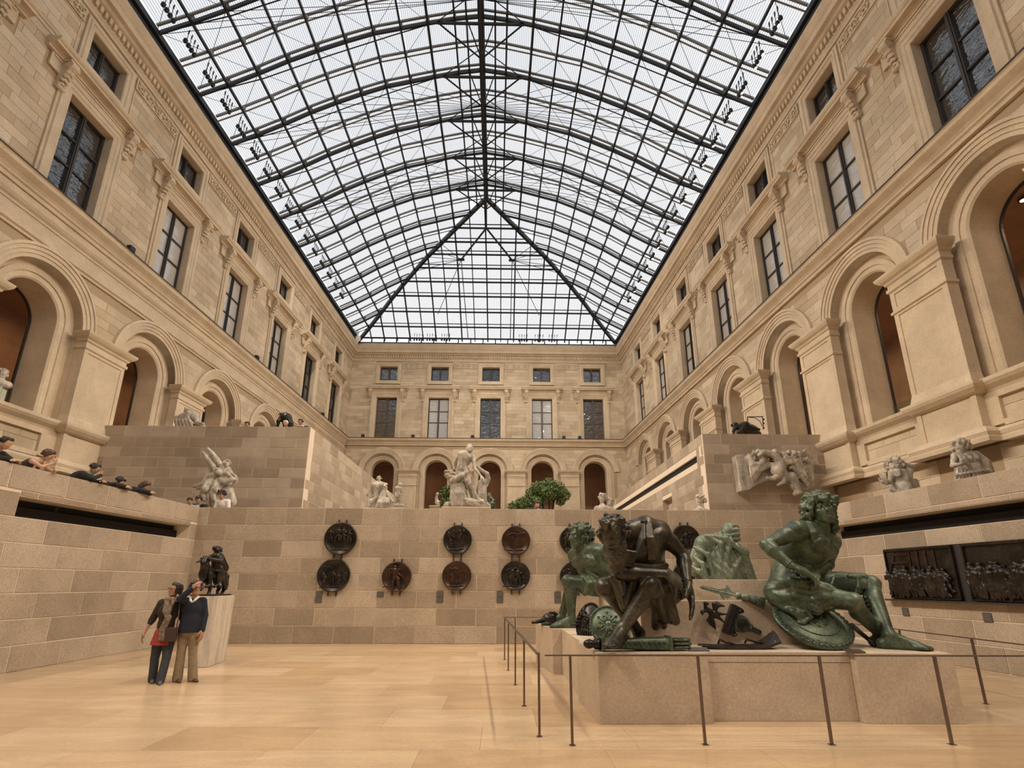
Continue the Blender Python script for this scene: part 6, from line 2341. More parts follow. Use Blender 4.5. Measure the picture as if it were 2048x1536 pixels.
def leaner(px, py, base, fwd, z0, label, top, hairm, skin='skin', bow=.2, h=.23, hand_face=False, sleeve=1.0, style='short', reach=.32, collar=None, straight=False):
    """a visitor leaning on a parapet: head placed on the sight line at the wall, feet on the terrace"""
    hc = V3(base)
    f = nrm([fwd[0], fwd[1], 0])
    r = np.cross(f, [0, 0, 1])
    u = V3(0, 0, 1)
    rise = max(.08, min(.74, hc[2] - z0 - .90))
    ph = math.acos(max(.1, min(.999, (rise - .05) / .70)))
    ax = f * math.sin(ph) + u * math.cos(ph)
    nk = hc - (ax * .13 + u * .06)
    pel = nk - ax * .50
    pel[2] = z0 + .93
    zt_ = (nk - pel)
    J = dict(pel=pel, waist=pel + zt_ * .36, chest=pel + zt_ * .70, neck=nk, shR=nk + r * .185 - ax * .06, shL=nk - r * .185 - ax * .06, head=hc, face=f + V3(0, 0, -bow), hup=ax + u * 1.5 + f * bow,
             hipR=pel + r * .10 - u * .02, hipL=pel - r * .10 - u * .02)
    for k, s in (('R', 1), ('L', -1)):
        J['kn' + k] = J['hip' + k] + V3(0, 0, -.43) + f * .03
        J['an' + k] = V3(J['hip' + k][0], J['hip' + k][1], z0 + .065)
        J['to' + k] = J['an' + k] + f * .2
        if straight:
            J['el' + k] = J['sh' + k] + r * s * .05 - u * .28
            J['wr' + k] = J['el' + k] + f * .18 - u * .12
        else:
            e = J['sh' + k] + f * .20 + r * s * .07
            e[2] = max(z0 + 1.02 + .055, J['sh' + k][2] - .26)
            J['el' + k] = e
            J['wr' + k] = e + f * .12 - r * s * .20 + V3(0, 0, .0)
        J['hd' + k] = J['wr' + k] + f * .05 - r * s * .09
        J['pn' + k] = -u
        J['cu' + k] = V3(.5, 0, 0)
    if hand_face:
        J['wrR'] = hc + f * .13 - u * .15 + r * .03
        J['hdR'] = hc + f * .14 - u * .08 - r * .02
        J['pnR'] = -f
        J['cuR'] = V3(.9, 0, 0)
    ro, og = person_root(pel[0], pel[1], z0, label)
    S = Sculpt(.0105); body(S, J, h, 'tahl', style == 'strap', .82); S.build('body', M[skin], ro, og)
    S = Sculpt(.011)
    if style == 'strap':
        S.cap(J['pel'], J['waist'], .15, .135, .05); S.cap(J['waist'], J['chest'], .135, .14, .05)
        S.ell(J['chest'], V3(.155, .125, .11), axes(zt_, r), .03)
    else: top_garment(S, J, h, .05, sleeve)
    S.build('top', M[top], ro, og)
    S = Sculpt(.012); trousers(S, J, h); S.build('trousers', M['jeans'], ro, og)
    for k in 'RL':
        S = Sculpt(.011); shoe(S, J['an' + k], J['to' + k], h); S.build('shoe', M['black'], ro, og)
    _, P = head(T_, J['head'], J['face'], J['hup'], h)
    S = Sculpt(.0085)
    if style in ('long', 'strap'): hair_cap(S, P, h, .05 if style == 'long' else .3, .76, 1.08, int(px), 170)
    elif style == 'curly': hair_cap(S, P, h, .35, .78, 1.05, int(px), 60); curls(S, P, h, 120, .07, .10, 3, .3, .45, 1.08)
    else: hair_cap(S, P, h, .45, .82, .99, int(px), 110)
    if style == 'strap': S.ball(P(0, -.50, .62), .12 * h, .03 * h)
    S.build('hair', M[hairm], ro, og)
    if collar:
        S = Sculpt(.008)
        S.chain([nk + f * .10 * math.cos(t) + r * .10 * math.sin(t) - ax * .01 for t in np.linspace(-2, 2, 8)], .028, .006)
        S.build('collar', M[collar], ro, og)
    if style == 'curly': glasses(P, h, ro, og, True)
    return J, ro, og


def on_left(px, py, off):
    """point on the sight line at distance off behind the inner face of the left low wall"""
    lo, hi = 2.0, 40.0
    for _ in range(60):
        m = (lo + hi) / 2
        p = at(px, py, m)
        if p.x > -9.45 + .04196 * m - off: lo = m
        else: hi = m
    return at(px, py, lo)


ZT = 2.7
leaner(12, 893, on_left(12, 893, .22), (1, .15), ZT, 'man in black jacket leaning on the left parapet at the frame edge', 'black', 'hair_dark', 'skin', .25)
leaner(97, 917, on_left(97, 917, .16), (1, .35), ZT, 'woman in dark strap top resting chin on hand at the left parapet', 'brown', 'hair_brown', 'skin', .45, hand_face=True, style='strap')
leaner(190, 943, on_left(190, 943, .14), (.9, .5), ZT, 'bearded man in dark purple jumper with green collar at the left parapet', 'black', 'hair_dark', 'skin_tan', .30, hand_face=True, collar='green')
leaner(240, 969, on_left(240, 969, .10), (1, .3), ZT, 'visitor with dark hair and red collar bowing low over the left parapet', 'black', 'hair_dark', 'skin', .9, collar='red')
leaner(291, 977, on_left(291, 977, .06), (1, .2), ZT, 'visitor with long brown hair leaning low with arms over the left parapet', 'navy', 'hair_brown', 'skin', .7, style='long')
leaner(444, 992, at(444, 992, 15.85), (-.15, -1), ZT, 'man in white shirt and sunglasses with curly dark hair at the back parapet', 'white', 'hair_dark', 'skin_tan', .0, style='curly', straight=True)
leaner(398, 1004, at(398, 1004, 15.95), (.3, -1), ZT, 'visitor in black bending low beside the man in the white shirt', 'black', 'hair_dark', 'skin', .8)
leaner(380, 1006, at(380, 1006, 15.66), (.2, -1), ZT, 'child in colourful printed top at the corner of the back parapet', 'plaid', 'hair_dark', 'skin', .8, .19)
leaner(494, 853, at(494, 853, 18.75), (0, -1), 6.1, 'dark haired head just showing above the left terrace wall', 'black', 'hair_dark', 'skin_tan', .2)
leaner(571, 850, at(571, 850, 18.75), (.1, -1), 6.1, 'white haired visitor in black at the left terrace wall beneath the bending figure', 'black', 'hair_grey', 'skin', .1)
leaner(601, 847, at(601, 847, 18.75), (-.2, -1), 6.1, 'man with dark jacket and white collar near the end of the left terrace wall', 'black', 'hair_dark', 'skin_tan', .1, collar='white')
leaner(1075, 1009, at(1075, 1009, 15.8), (.2, -1), ZT, 'visitor\'s dark head just showing in front of the clipped bush', 'navy', 'hair_dark', 'skin', .4)
# ------------------------------------------------------------------ marbles on the terraces
class Px:
    """a sculpture blocked out from points of one zoomed view: crop pixels + a depth offset in metres"""
    def __init__(s, ox, oy, scale, Y, vox, name, label, cat, z0, cx, plinth=None):
        s.ox, s.oy, s.sc, s.Y = ox, oy, scale, Y
        s.S = Sculpt(vox)
        s.fat = 1.08
        a, b = at(ox + cx[0] / scale, oy + cx[1] / scale, Y), at(ox + (cx[0] + 100) / scale, oy + cx[1] / scale, Y)
        s.m = (b - a).length / 100
        s.o = Vector((a.x, Y, z0))
        s.root = empty(name, s.o)
        tag(s.root, label, cat)

    def p(s, x, y, d=0.0): return V3(at(s.ox + x / s.sc, s.oy + y / s.sc, s.Y + d))
    def chain(s, pts, rad, k=6, **kw):
        q = [s.p(*a) for a in pts]
        r = [x * s.m * s.fat for x in rad] if hasattr(rad, '__len__') else rad * s.m * s.fat
        s.S.chain(q, r, k * s.m, **kw)
    def ball(s, x, y, r, d=0.0, k=6): s.S.ball(s.p(x, y, d), r * s.m, k * s.m)
    def head(s, x, y, h, face, up=(0, 0, 1), hair=60, d=0.0, low=.35):
        c = s.p(x, y, d)
        _, P = head(s.S, c, face, up, h * s.m)
        if hair: curls(s.S, P, h * s.m, hair, .08, .12, int(x), .3, low, 1.08, .03)
        return c
    def base(s, pts, top, bot=None):
        """rough rock or block under the figure, down to the terrace"""
        for x, y, r, d in pts: s.ball(x, y, r, d, 8)
    def done(s, mat='marble', part='figure'): s.S.build(part, M[mat], s.root, s.o)


def pedestal(parent, x, y, w, d, z0, z1):
    mb = MB()
    mb.box(-w / 2, w / 2, -d / 2, d / 2, 0, z1 - z0)
    mb.box(-w / 2 - .04, w / 2 + .04, -d / 2 - .04, d / 2 + .04, z1 - z0 - .08, z1 - z0 - .02)
    ob = mb.build('pedestal', M['plinth'], parent, False, .008)
    ob.location = (x - parent.location.x, y - parent.location.y, z0 - parent.location.z)


# the wrestler group in the middle (zoom of 680,680 x 3.413)
g = Px(680, 680, 3.413, 19.5, .020, 'marble_group', 'large marble group of a leaning naked man at the centre of the back parapet', 'statue', 2.7, (860, 980))
J = dict(pel=g.p(835, 880, .0), waist=g.p(845, 845, -.05), chest=g.p(858, 805, -.08), neck=g.p(880, 768, -.08), shR=g.p(825, 780, -.05), shL=g.p(905, 800, -.1), head=g.p(886, 742, -.12), face=(.25, -.8, .45), hup=(.0, .3, .95),
         elR=g.p(790, 830, .15), wrR=g.p(790, 885, .25), elL=g.p(925, 885, -.2), wrL=g.p(965, 930, -.25), hdL=g.p(992, 968, -.25), pnL=(0, .4, -.8), cuL=(.5, 0, 0),
         hipR=g.p(815, 900, .05), knR=g.p(865, 965, -.25), anR=g.p(905, 1075, .0), toR=g.p(960, 1105, -.2), hipL=g.p(860, 890, -.05), knL=g.p(890, 985, -.3), anL=g.p(945, 1085, -.25), toL=g.p(1000, 1105, -.4))
body(g.S, J, .40, 'tahlf')
g.head(745, 925, 58, (-.6, -.75, .1), (.35, 0, .9), 90, -.1, .2)
g.chain([(775, 950, 0), (800, 1010, .1), (800, 1080, .1)], [34, 40, 46])
g.chain([(770, 965, -.15), (830, 930, -.3), (870, 905, -.25)], [20, 17, 13])
g.chain([(790, 960, .2), (830, 900, .25), (860, 870, .15)], [18, 15, 12])
for i in range(6): g.chain([(775 + 14 * i, 985, -.15), (770 + 16 * i, 1050, -.22), (775 + 20 * i, 1125, -.2)], [9, 12, 14], 3)
g.chain([(975, 980, .1), (960, 1050, .15), (955, 1120, .15)], [30, 32, 40])
g.chain([(990, 985, .1), (1012, 950, .05), (1005, 915, .0), (965, 890, .0), (930, 860, .0)], [24, 16, 14, 12, 10])
for i in range(16): g.chain([(715 + 9 * (i % 9) + 3, 905 + 11 * (i // 4), -.16), (722 + 9 * (i % 9), 898 + 12 * (i // 4), -.2), (730 + 9 * (i % 9), 910 + 11 * (i // 4), -.16)], [7, 8, 6], 2)
for i in range(7): g.chain([(850 + 6 * i, 1085 + 6 * (i % 3), -.3), (900 + 12 * i, 1105, -.42), (960 + 10 * i, 1130, -.3)], [6, 8, 6], 2)
for i in range(5): g.chain([(960 + 9 * i, 985, -.12), (950 + 12 * i, 1050, -.16), (945 + 14 * i, 1110, -.14)], [5, 7, 6], 2)
for x, y, r in ((740, 1135, 30), (800, 1130, 34), (860, 1125, 36), (920, 1122, 36), (980, 1125, 36), (1010, 1140, 24)): g.ball(x, y, r, .1, 14)
g.chain([(880, 1110, -.3), (930, 1125, -.35), (1000, 1132, -.3)], [18, 20, 14])
g.done()
pedestal(g.root, at(935, 1010, 19.5).x, 19.6, 1.75, 1.1, 2.7, 4.35)

# pair at the left end, and the small standing figure
g = Px(680, 680, 3.413, 17.2, .018, 'marble_group', 'marble group of cloaked standing man and seated woman left of centre behind the parapet', 'statue', 2.7, (260, 1050))
g.head(268, 952, 34, (.5, -.8, 0), (0, 0, 1), 40)
J = dict(pel=g.p(262, 1075, .1), waist=g.p(262, 1040, .08), chest=g.p(262, 1010, .05), neck=g.p(265, 978, .05), shR=g.p(236, 990, .05), shL=g.p(292, 990, .05), elL=g.p(318, 990, -.1), wrL=g.p(300, 1000, -.3))
body(g.S, J, .30, 'ta')
for i in range(5): g.chain([(225 - 2 * i, 990 + 8 * i, .2), (212 - 3 * i, 1060, .2), (205 + 22 * i, 1150, .15)], [12, 16, 18], 4)
g.head(312, 1020, 32, (.7, -.7, 0), (0, 0, 1), 40, -.2)
g.chain([(310, 1045, -.15), (312, 1075, -.15), (300, 1110, -.15)], [20, 22, 30])
g.chain([(325, 1050, -.2), (345, 1085, -.3), (365, 1110, -.4)], [11, 9, 7])
g.chain([(295, 1050, -.2), (275, 1085, -.3), (262, 1110, -.3)], [11, 9, 8])
for i in range(5): g.chain([(285 + 12 * i, 1090, -.3), (270 + 16 * i, 1120, -.35), (255 + 20 * i, 1160, -.3)], [11, 14, 16], 4)
g.chain([(245, 1085, -.1), (215, 1110, -.2), (190, 1150, -.2)], [10, 16, 14])
g.done()
pedestal(g.root, at(765, 1010, 17.2).x, 17.25, 1.1, .8, 2.7, 3.98)
g = Px(680, 680, 3.413, 18.6, .018, 'marble_statue', 'small marble statue of a draped boy standing beside the seated pair', 'statue', 2.7, (400, 1060))
J = dict(pel=g.p(402, 1065), waist=g.p(400, 1045), chest=g.p(400, 1025), neck=g.p(404, 1008), shR=g.p(386, 1014), shL=g.p(418, 1016), head=g.p(412, 995), face=(.9, -.4, -.1), hup=(0, 0, 1), elR=g.p(382, 1040), wrR=g.p(395, 1060), elL=g.p(424, 1040), wrL=g.p(410, 1050),
         hipR=g.p(395, 1072), knR=g.p(398, 1100), anR=g.p(400, 1128), hipL=g.p(408, 1072), knL=g.p(412, 1100), anL=g.p(412, 1128))
body(g.S, J, .19, 'tahl')
for i in range(3): g.chain([(384 + 6 * i, 1050, -.05), (380 + 6 * i, 1075, -.08)], [6, 7], 2)
g.chain([(380, 1134), (430, 1134)], 10)
g.chain([(384, 1100, .1), (384, 1130, .1)], 8)
g.done()
pedestal(g.root, at(798, 1010, 18.6).x, 18.6, .5, .5, 2.7, 4.2)

# the flying group against the left terrace wall (zoom of 330,800 x 5.25)
g = Px(330, 800, 5.25, 16.6, .016, 'marble_group', 'twisted marble group with two raised legs or wings against the left terrace wall', 'statue', 2.7, (560, 850))
g.fat = 1.22
g.chain([(450, 530), (500, 590), (545, 650), (590, 710)], [12, 20, 24, 22])
g.chain([(400, 570), (440, 620), (480, 680), (520, 730)], [12, 20, 26, 28])
g.chain([(455, 545, -.05), (448, 520, -.05)], [12, 7])
g.head(650, 690, 78, (.35, -.85, -.1), (-.3, .1, .9), 60, -.1)
g.chain([(625, 740, 0), (590, 790, 0), (540, 830, 0), (480, 900, 0)], [36, 46, 50, 40])
g.chain([(660, 740, .05), (690, 800, .0), (640, 840, -.25), (580, 850, -.3)], [24, 24, 18, 14])
g.chain([(540, 760, -.2), (600, 800, -.3), (650, 790, -.3), (700, 830, -.2)], [26, 20, 18, 14])
g.head(560, 770, 62, (-.5, -.8, .2), (-.3, 0, .9), 50, -.25)
g.chain([(500, 700, .1), (470, 820, .1), (400, 910, .05), (310, 930, .0)], [20, 30, 26, 14])
g.chain([(480, 880, .05), (390, 940, .05), (335, 955, .0)], [18, 20, 10])
for a in range(9):
    t0, t1 = -1.4 + a * .36, -1.4 + (a + 1) * .36
    g.chain([(670 + 85 * math.cos(t0), 860 + 70 * math.sin(t0), -.1), (670 + 85 * math.cos(t1), 860 + 70 * math.sin(t1), -.1)], 12)
g.chain([(560, 860, -.2), (620, 880, -.3), (720, 850, -.2)], [20, 24, 18])
g.chain([(470, 900, -.15), (430, 960, -.35), (400, 1010, -.3), (420, 1070, -.3)], [44, 34, 24, 20])
g.chain([(570, 900, -.15), (530, 960, -.35), (500, 1000, -.35), (520, 1070, -.3)], [44, 34, 24, 20])
g.chain([(640, 900, .1), (670, 980, .1), (690, 1090, .1)], [50, 44, 50])
g.chain([(560, 960, .1), (560, 1090, .1)], [60, 70])
for i in range(5): g.chain([(600 + 20 * i, 930, -.1), (620 + 18 * i, 1000, -.14), (620 + 22 * i, 1090, -.12)], [10, 14, 14], 4)
g.done()
pedestal(g.root, at(440, 1010, 16.6).x, 16.65, 1.15, .9, 2.7, 3.85)

# reclining marble on the left terrace wall
g = Px(330, 800, 5.25, 19.3, .018, 'marble_statue', 'white marble reclining figure with drapery above the left terrace wall', 'statue', 6.1, (250, 230))
g.head(225, 135, 62, (-.5, -.8, .1), (.2, 0, .9), 60)
g.chain([(255, 150), (290, 190), (330, 240), (350, 275)], [30, 34, 30, 24])
g.chain([(240, 170, -.1), (180, 210, -.1), (130, 250, -.1)], [34, 40, 30])
g.chain([(330, 262, -.1), (400, 272, -.2)], [20, 14])
for i in range(5): g.chain([(120 + 28 * i, 195 - 4 * i, -.15), (118 + 34 * i, 240, -.22), (130 + 38 * i, 300, -.2)], [10, 15, 14], 4)
g.chain([(110, 205), (130, 300)], [14, 20])
g.chain([(150, 290, .1), (400, 300, .1)], 24)
g.done()
pedestal(g.root, at(380, 850, 19.3).x, 19.35, 1.3, .7, 6.1, 7.25)
# dark figure bending forward
g = Px(330, 800, 5.25, 20.2, .018, 'bronze_statue', 'dark bronze figure bending forward with knotted hair above the left terrace wall', 'statue', 6.1, (1250, 220))
g.head(1232, 180, 62, (-.5, -.7, -.6), (.3, -.6, .7), 40)
g.chain([(1262, 160), (1275, 148)], [12, 8])
g.chain([(1240, 190), (1270, 210), (1290, 260), (1290, 330)], [36, 56, 50, 46])
g.chain([(1225, 200, -.1), (1190, 240, -.2), (1180, 300, -.2)], [24, 18, 12])
g.chain([(1300, 215, -.1), (1318, 260, -.2), (1300, 320, -.2)], [24, 20, 14])
g.done('bronze_dark')
pedestal(g.root, at(572, 850, 20.2).x, 20.25, .8, .7, 6.1, 7.2)

# bust on its fluted column in the first arch on the left
bust = wall_left.matrix_world @ Vector((15.20, .75, 6.74))
br = empty('fluted_column', bust)
tag(br, 'short fluted pale green column standing in the left archway', 'column')
mb = MB()
n = 40
for z in (0, .62):
    for i in range(n):
        r = .20 - (.02 if i % 2 else 0)
        mb.v.append((r * math.cos(2 * PI * i / n), r * math.sin(2 * PI * i / n), z))
mb.f += [(i, (i + 1) % n, n + (i + 1) % n, n + i) for i in range(n)] + [tuple(range(n, 2 * n))]
mb.build('shaft', plain('pale_green_stone', (.42, .47, .36), .7, 0, .15, 10), br)
mb = MB()
mb.lathe([(.23, 0), (.23, .04), (.2, .06)], 24)
mb.build('base', M['marble'], br)
bo = empty('marble_bust', bust + Vector((0, 0, .62)))
tag(bo, 'small marble bust on the fluted column in the left archway', 'bust')
S = Sculpt(.014)
b = V3(bust + Vector((0, 0, .62)))
_, P = head(S, b + V3(0, 0, .52), (.8, -.5, .1), (0, 0, 1), .30)
curls(S, P, .30, 60, .07, .1, 2, .3, .35, 1.06, .03)
S.cap(b + V3(0, 0, .2), b + V3(0, 0, .42), .10, .08, .04)
S.cap(b + V3(-.08, -.17, .2), b + V3(.08, .17, .2), .12, .12, .06)
S.cap(b + V3(0, 0, .015), b + V3(0, 0, .2), .09, .08, .04)
S.build('head_and_shoulders', M['marble'], bo, b)

# reclining dark sculpture in the second arch
g = Px(0, 480, 2.743, 19.0, .022, 'reclining_statue', 'dark reclining stone figure inside the second left archway', 'statue', 6.62, (640, 1000))
q = wall_left.matrix_world @ Vector((19.75, 1.0, 6.74))
S = Sculpt(.020)
b = V3(q)
S.chain([b + V3(0, -.55, .10), b + V3(0, -.1, .20), b + V3(0, .35, .35), b + V3(0, .6, .62)], [.10, .15, .17, .12], .05)
S.ball(b + V3(.05, .66, .82), .13, .03)
S.chain([b + V3(.05, .5, .6), b + V3(.2, .45, .35), b + V3(.2, .3, .12)], [.07, .06, .05], .03)
S.chain([b + V3(.05, -.1, .2), b + V3(.1, -.35, .38), b + V3(.1, -.7, .12)], [.12, .09, .06], .03)
S.cap(b + V3(0, -.75, .05), b + V3(0, .7, .05), .07, .07, .04)
g.root.location = q
S.build('figure', M['bronze_pale'], g.root, b)

# right terrace: the man with raised arm, and the draped woman (zoom of 1700,840 x 5.885)
Qs = 5.885
g = Px(1700, 840, Qs, 13.3, .014, 'marble_statue', 'bare chested marble man with arm raised to his head above the right parapet', 'statue', 2.7, (620, 640))
J = dict(pel=g.p(630, 800, .05), waist=g.p(625, 700, .0), chest=g.p(620, 620, -.02), neck=g.p(570, 545, -.02), shR=g.p(505, 590, -.02), shL=g.p(690, 570, .02), head=g.p(530, 505, -.08), face=(-.75, -.65, .0), hup=(-.1, .1, 1),
         elL=g.p(750, 520, -.05), wrL=g.p(640, 480, -.10), hdL=g.p(570, 460, -.12), pnL=(-.3, 0, -1), cuL=(.5, 0, 0), elR=g.p(480, 690, .0), wrR=g.p(430, 720, -.2), hdR=g.p(405, 660, -.24), pnR=(.5, .5, 0), cuR=(.5, 0, 0))
body(g.S, J, .40, 'tah')
_, P = head(T_, J['head'], J['face'], J['hup'], .40)
curls(g.S, P, .40, 120, .07, .11, 9, .3, .3, 1.1, .02)
for i in range(14): g.S.chain([P(.2 * math.sin(i), .3, .1), P(.16 * math.sin(i), .30, -.18 - .1 * abs(math.cos(i)))], [.03, .014], .006)
for i in range(5): g.chain([(480 + 20 * i, 790 + 6 * i, -.2), (580 + 20 * i, 830, -.25), (720, 760 - 10 * i, -.1), (775, 700 + 18 * i, .1)], [16, 20, 22, 18], 5)
g.chain([(760, 690, .15), (775, 770, .15)], [34, 40])
g.chain([(620, 780, .05), (620, 1000, .05)], [110, 120])
g.done()
pedestal(g.root, at(1805, 975, 13.3).x, 13.35, .8, .7, 2.7, 3.72)
g = Px(1700, 840, Qs, 11.8, .014, 'marble_statue', 'draped marble woman with wreathed hair and bare forearm above the right parapet', 'statue', 2.7, (1400, 480))
J = dict(pel=g.p(1400, 620, .05), waist=g.p(1390, 520, .02), chest=g.p(1375, 430, .0), neck=g.p(1330, 345, .0), shR=g.p(1240, 390, -.03), shL=g.p(1460, 370, .05), head=g.p(1300, 280, -.04), face=(-.85, -.45, .12), hup=(.05, 0, 1),
         elR=g.p(1210, 500, -.05), wrR=g.p(1310, 480, -.25), hdR=g.p(1370, 430, -.25), pnR=(0, .6, 0), cuR=(.6, 0, 0), elL=g.p(1500, 480, -.10), wrL=g.p(1530, 550, -.16))
body(g.S, J, .35, 'tah', True)
_, P = head(T_, J['head'], J['face'], J['hup'], .35)
curls(g.S, P, .35, 130, .08, .12, 6, .3, .4, 1.12, .02)
for i in range(7): g.chain([(1260 + 10 * i, 360, -.16), (1320 + 14 * i, 440 + 8 * i, -.26), (1440, 520 + 12 * i, -.16)], [10, 14, 12], 4)
for i in range(6): g.chain([(1480 + 6 * i, 350 + 6 * i, -.02), (1540 + 12 * i, 430, -.02), (1570 + 16 * i, 560, -.04)], [16, 22, 18], 4)
g.chain([(1480, 380, .12), (1580, 470, .12), (1630, 560, .1)], [50, 60, 50])
for i in range(9): g.ball(1260 + 46 * i, 610 - 8 * i, 20, -.22)
g.chain([(1400, 560, .05), (1400, 900, .05)], [120, 130])
for i in range(6): g.chain([(1270 + 44 * i, 540, -.18), (1265 + 46 * i, 640, -.2)], [12, 14], 4)
g.done()
pedestal(g.root, at(1940, 950, 11.8).x, 11.85, .8, .7, 2.7, 3.72)

# small marbles at the right end of the back parapet
for nm, ox, oy, Y, h_, lab, face in (('marble_statue', 1205, 1002, 19.0, .34, 'small weathered marble torso with raised arm below the long slot', (-.5, -.8, 0)), ('marble_bust', 1223, 1010, 19.4, .26, 'tiny marble bust beside the small torso with raised arm', (.3, -.9, 0)),
                                     ('marble_bust', 1400, 1005, 16.9, .34, 'marble bust at the foot of the right terrace wall corner', (-.7, -.6, .1))):
    c = V3(at(ox, oy - 5, Y))
    ro = empty(nm, (c[0], c[1], 2.7))
    tag(ro, lab, 'statue' if nm.endswith('statue') else 'bust')
    S = Sculpt(.017)
    _, P = head(S, c + V3(0, 0, .03), face, (0, 0, 1), h_)
    curls(S, P, h_, 60, .08, .12, 3, .3, .3, 1.1, .03)
    S.cap(c - V3(0, 0, .2), c - V3(0, 0, .38), .09, .17, .05)
    S.cap(c + V3(-.2, 0, -.38), c + V3(.2, 0, -.38), .13, .13, .06)
    if nm == 'marble_statue':
        S.chain([c + V3(.2, 0, -.32), c + V3(.30, -.05, -.05), c + V3(.12, -.05, .16)], [.07, .06, .04], .02)
        S.chain([c + V3(-.2, 0, -.32), c + V3(-.26, -.1, -.62)], [.08, .05], .02)
    S.cap(c - V3(0, 0, .4), c - V3(0, 0, .75), .2, .24, .05)
    S.build('figure', M['marble'], ro, (c[0], c[1], 2.7))
    pedestal(ro, c[0], c[1], .5, .45, 2.7, c[2] - .70)
# slender marble between the arches and the green bronze beside the group
c = V3(at(876, 1003, 30.0))
ro = empty('marble_statue', (c[0], c[1], 2.7))
tag(ro, 'tiny pale marble figure on a low base seen in the second back archway', 'statue')
S = Sculpt(.03)
S.chain([c + V3(-.05, 0, .35), c + V3(-.08, 0, .1), c + V3(0, 0, -.1), c + V3(.2, 0, -.2), c + V3(.45, 0, -.22)], [.06, .08, .14, .16, .10], .05)
S.ball(c + V3(-.03, 0, .42), .09, .03)
S.build('figure', M['marble'], ro, (c[0], c[1], 2.7))
pedestal(ro, c[0] + .15, c[1], 1.1, .6, 2.7, c[2] - .3)
g = Px(680, 680, 3.413, 22.5, .022, 'bronze_statue', 'green bronze seated figure partly hidden beside the big marble group', 'statue', 2.7, (1030, 1090))
g.head(1020, 1055, 26, (.6, -.7, -.2), (0, 0, 1), 30)
g.chain([(1022, 1070), (1030, 1100), (1035, 1130)], [16, 20, 26])
g.chain([(1036, 1080, -.1), (1052, 1095, -.2), (1040, 1110, -.3)], [9, 8, 6])
g.chain([(1030, 1125, -.2), (1050, 1118, -.4), (1050, 1150, -.4)], [12, 10, 9])
g.chain([(1015, 1130), (1045, 1150)], [18, 22])
g.done('bronze_green')
pedestal(g.root, at(983, 1015, 22.5).x, 22.55, .8, .7, 2.7, 4.65)

# bronze figure and lantern bracket on the right terrace wall
g = Px(1248, 640, 2.56, 19.6, .016, 'bronze_statue', 'black bronze crouching figure above the right terrace wall', 'statue', 6.1, (620, 550))
g.head(566, 534, 30, (-.8, -.5, -.3), (-.2, 0, .9), 30)
g.chain([(585, 540), (620, 538), (660, 550), (690, 552)], [16, 24, 18, 7])
g.chain([(572, 545, -.1), (560, 560, -.1), (560, 575, -.1)], [9, 6, 6])
g.chain([(610, 550, -.1), (590, 565, -.2), (605, 580, -.2)], [14, 10, 8])
for i in range(5): g.chain([(600 + 8 * i, 524 + 2 * i, -.1), (640 + 8 * i, 536 + 3 * i, -.14), (660 + 6 * i, 552 + 4 * i, -.1)], [4, 7, 4], 2)
g.chain([(600, 575), (680, 578)], 20)
g.done('bronze_dark')
pedestal(g.root, at(1494, 858, 19.6).x, 19.65, 1.1, .7, 6.1, 7.15)
lb = empty('lantern_bracket', Vector((0, 0, 0)))
tag(lb, 'thin black iron bracket arm rising beside the crouching bronze', 'bracket')
mb = MB()
L = lambda x, y, Y=19.8: at(1248 + x / 2.56, 640 + y / 2.56, Y)
lb.location = L(632, 530)
q = lambda x, y: L(x, y) - lb.location
mb.tube([q(632, 600), q(632, 486)], .02, 6)
mb.build('post', M['steel'], lb)
mb = MB(); mb.tube([q(632, 488), q(708, 486)], .018, 6); mb.tube([q(708, 484), q(714, 550)], .018, 6); mb.build('arm', M['steel'], lb)
mb = MB(); mb.tube([q(640, 490), q(670, 493), q(695, 510), q(708, 535)], .013, 6); mb.build('brace', M['steel'], lb)
for y in (500, 520, 545):
    mb = MB(); mb.ball(q(714, y), .04, 8, 5); mb.build('knob', M['steel'], lb)

# carved keystone arch with a winged dragon on the right terrace wall
c0, c1 = at(1482, 905, 18.3), at(1640, 980, 18.3)
ra_ = empty('carved_arch', (10.15, 18.38, 4.7))
tag(ra_, 'pale stone arch fragment carved with a winged dragon on the right terrace wall', 'relief')
mb = MB()
u = lambda x, y: at(1248 + x / 2.56, 640 + y / 2.56, 18.15)
out = [u(563, 690), u(590, 872), u(632, 866)] + [u(632 + 14 * i + 0, 866 - 55 * math.sin(PI * min(1, (i + .0) / 20)) ** .8) for i in range(1, 20)] + [u(905, 868), u(962, 845), u(955, 700), u(940, 676), u(650, 676)]
n = len(out)
P2 = [(p.x - 10.15, p.z - 4.7) for p in out]
mb.add([(x, -.42, z) for x, z in P2] + [(x, -.01, z) for x, z in P2], [tuple(range(n)), tuple(range(2 * n - 1, n - 1, -1))] + [(i, n + i, n + (i + 1) % n, (i + 1) % n) for i in range(n)])
mb.build('arch_block', M['marble'], ra_, False, .02)
S = Sculpt(.018)
p = lambda x, y, d=0: V3(at(1248 + x / 2.56, 640 + y / 2.56, 17.93 - d))
mm = (p(700, 700) - p(600, 700))[0] / 100
def cc(pts, rad, k=4): S.chain([p(*a) for a in pts], [r * mm for r in rad], k * mm)
cc([(820, 790, .1), (790, 760, .18), (800, 720, .2), (780, 690, .22), (740, 672, .2)], [26, 34, 24, 18, 14])
cc([(740, 672, .2), (715, 668, .22), (690, 684, .2)], [16, 13, 8])
for i in range(6): cc([(800, 730, .15), (830 + 14 * i, 690 + 4 * i, .15), (870 + 14 * i, 720 + 16 * i, .1)], [10, 9, 6], 3)
for i in range(6): cc([(760, 730, .1), (700 - 4 * i, 720 + 10 * i, .12), (650 + 6 * i, 760 + 8 * i, .08)], [10, 8, 5], 3)
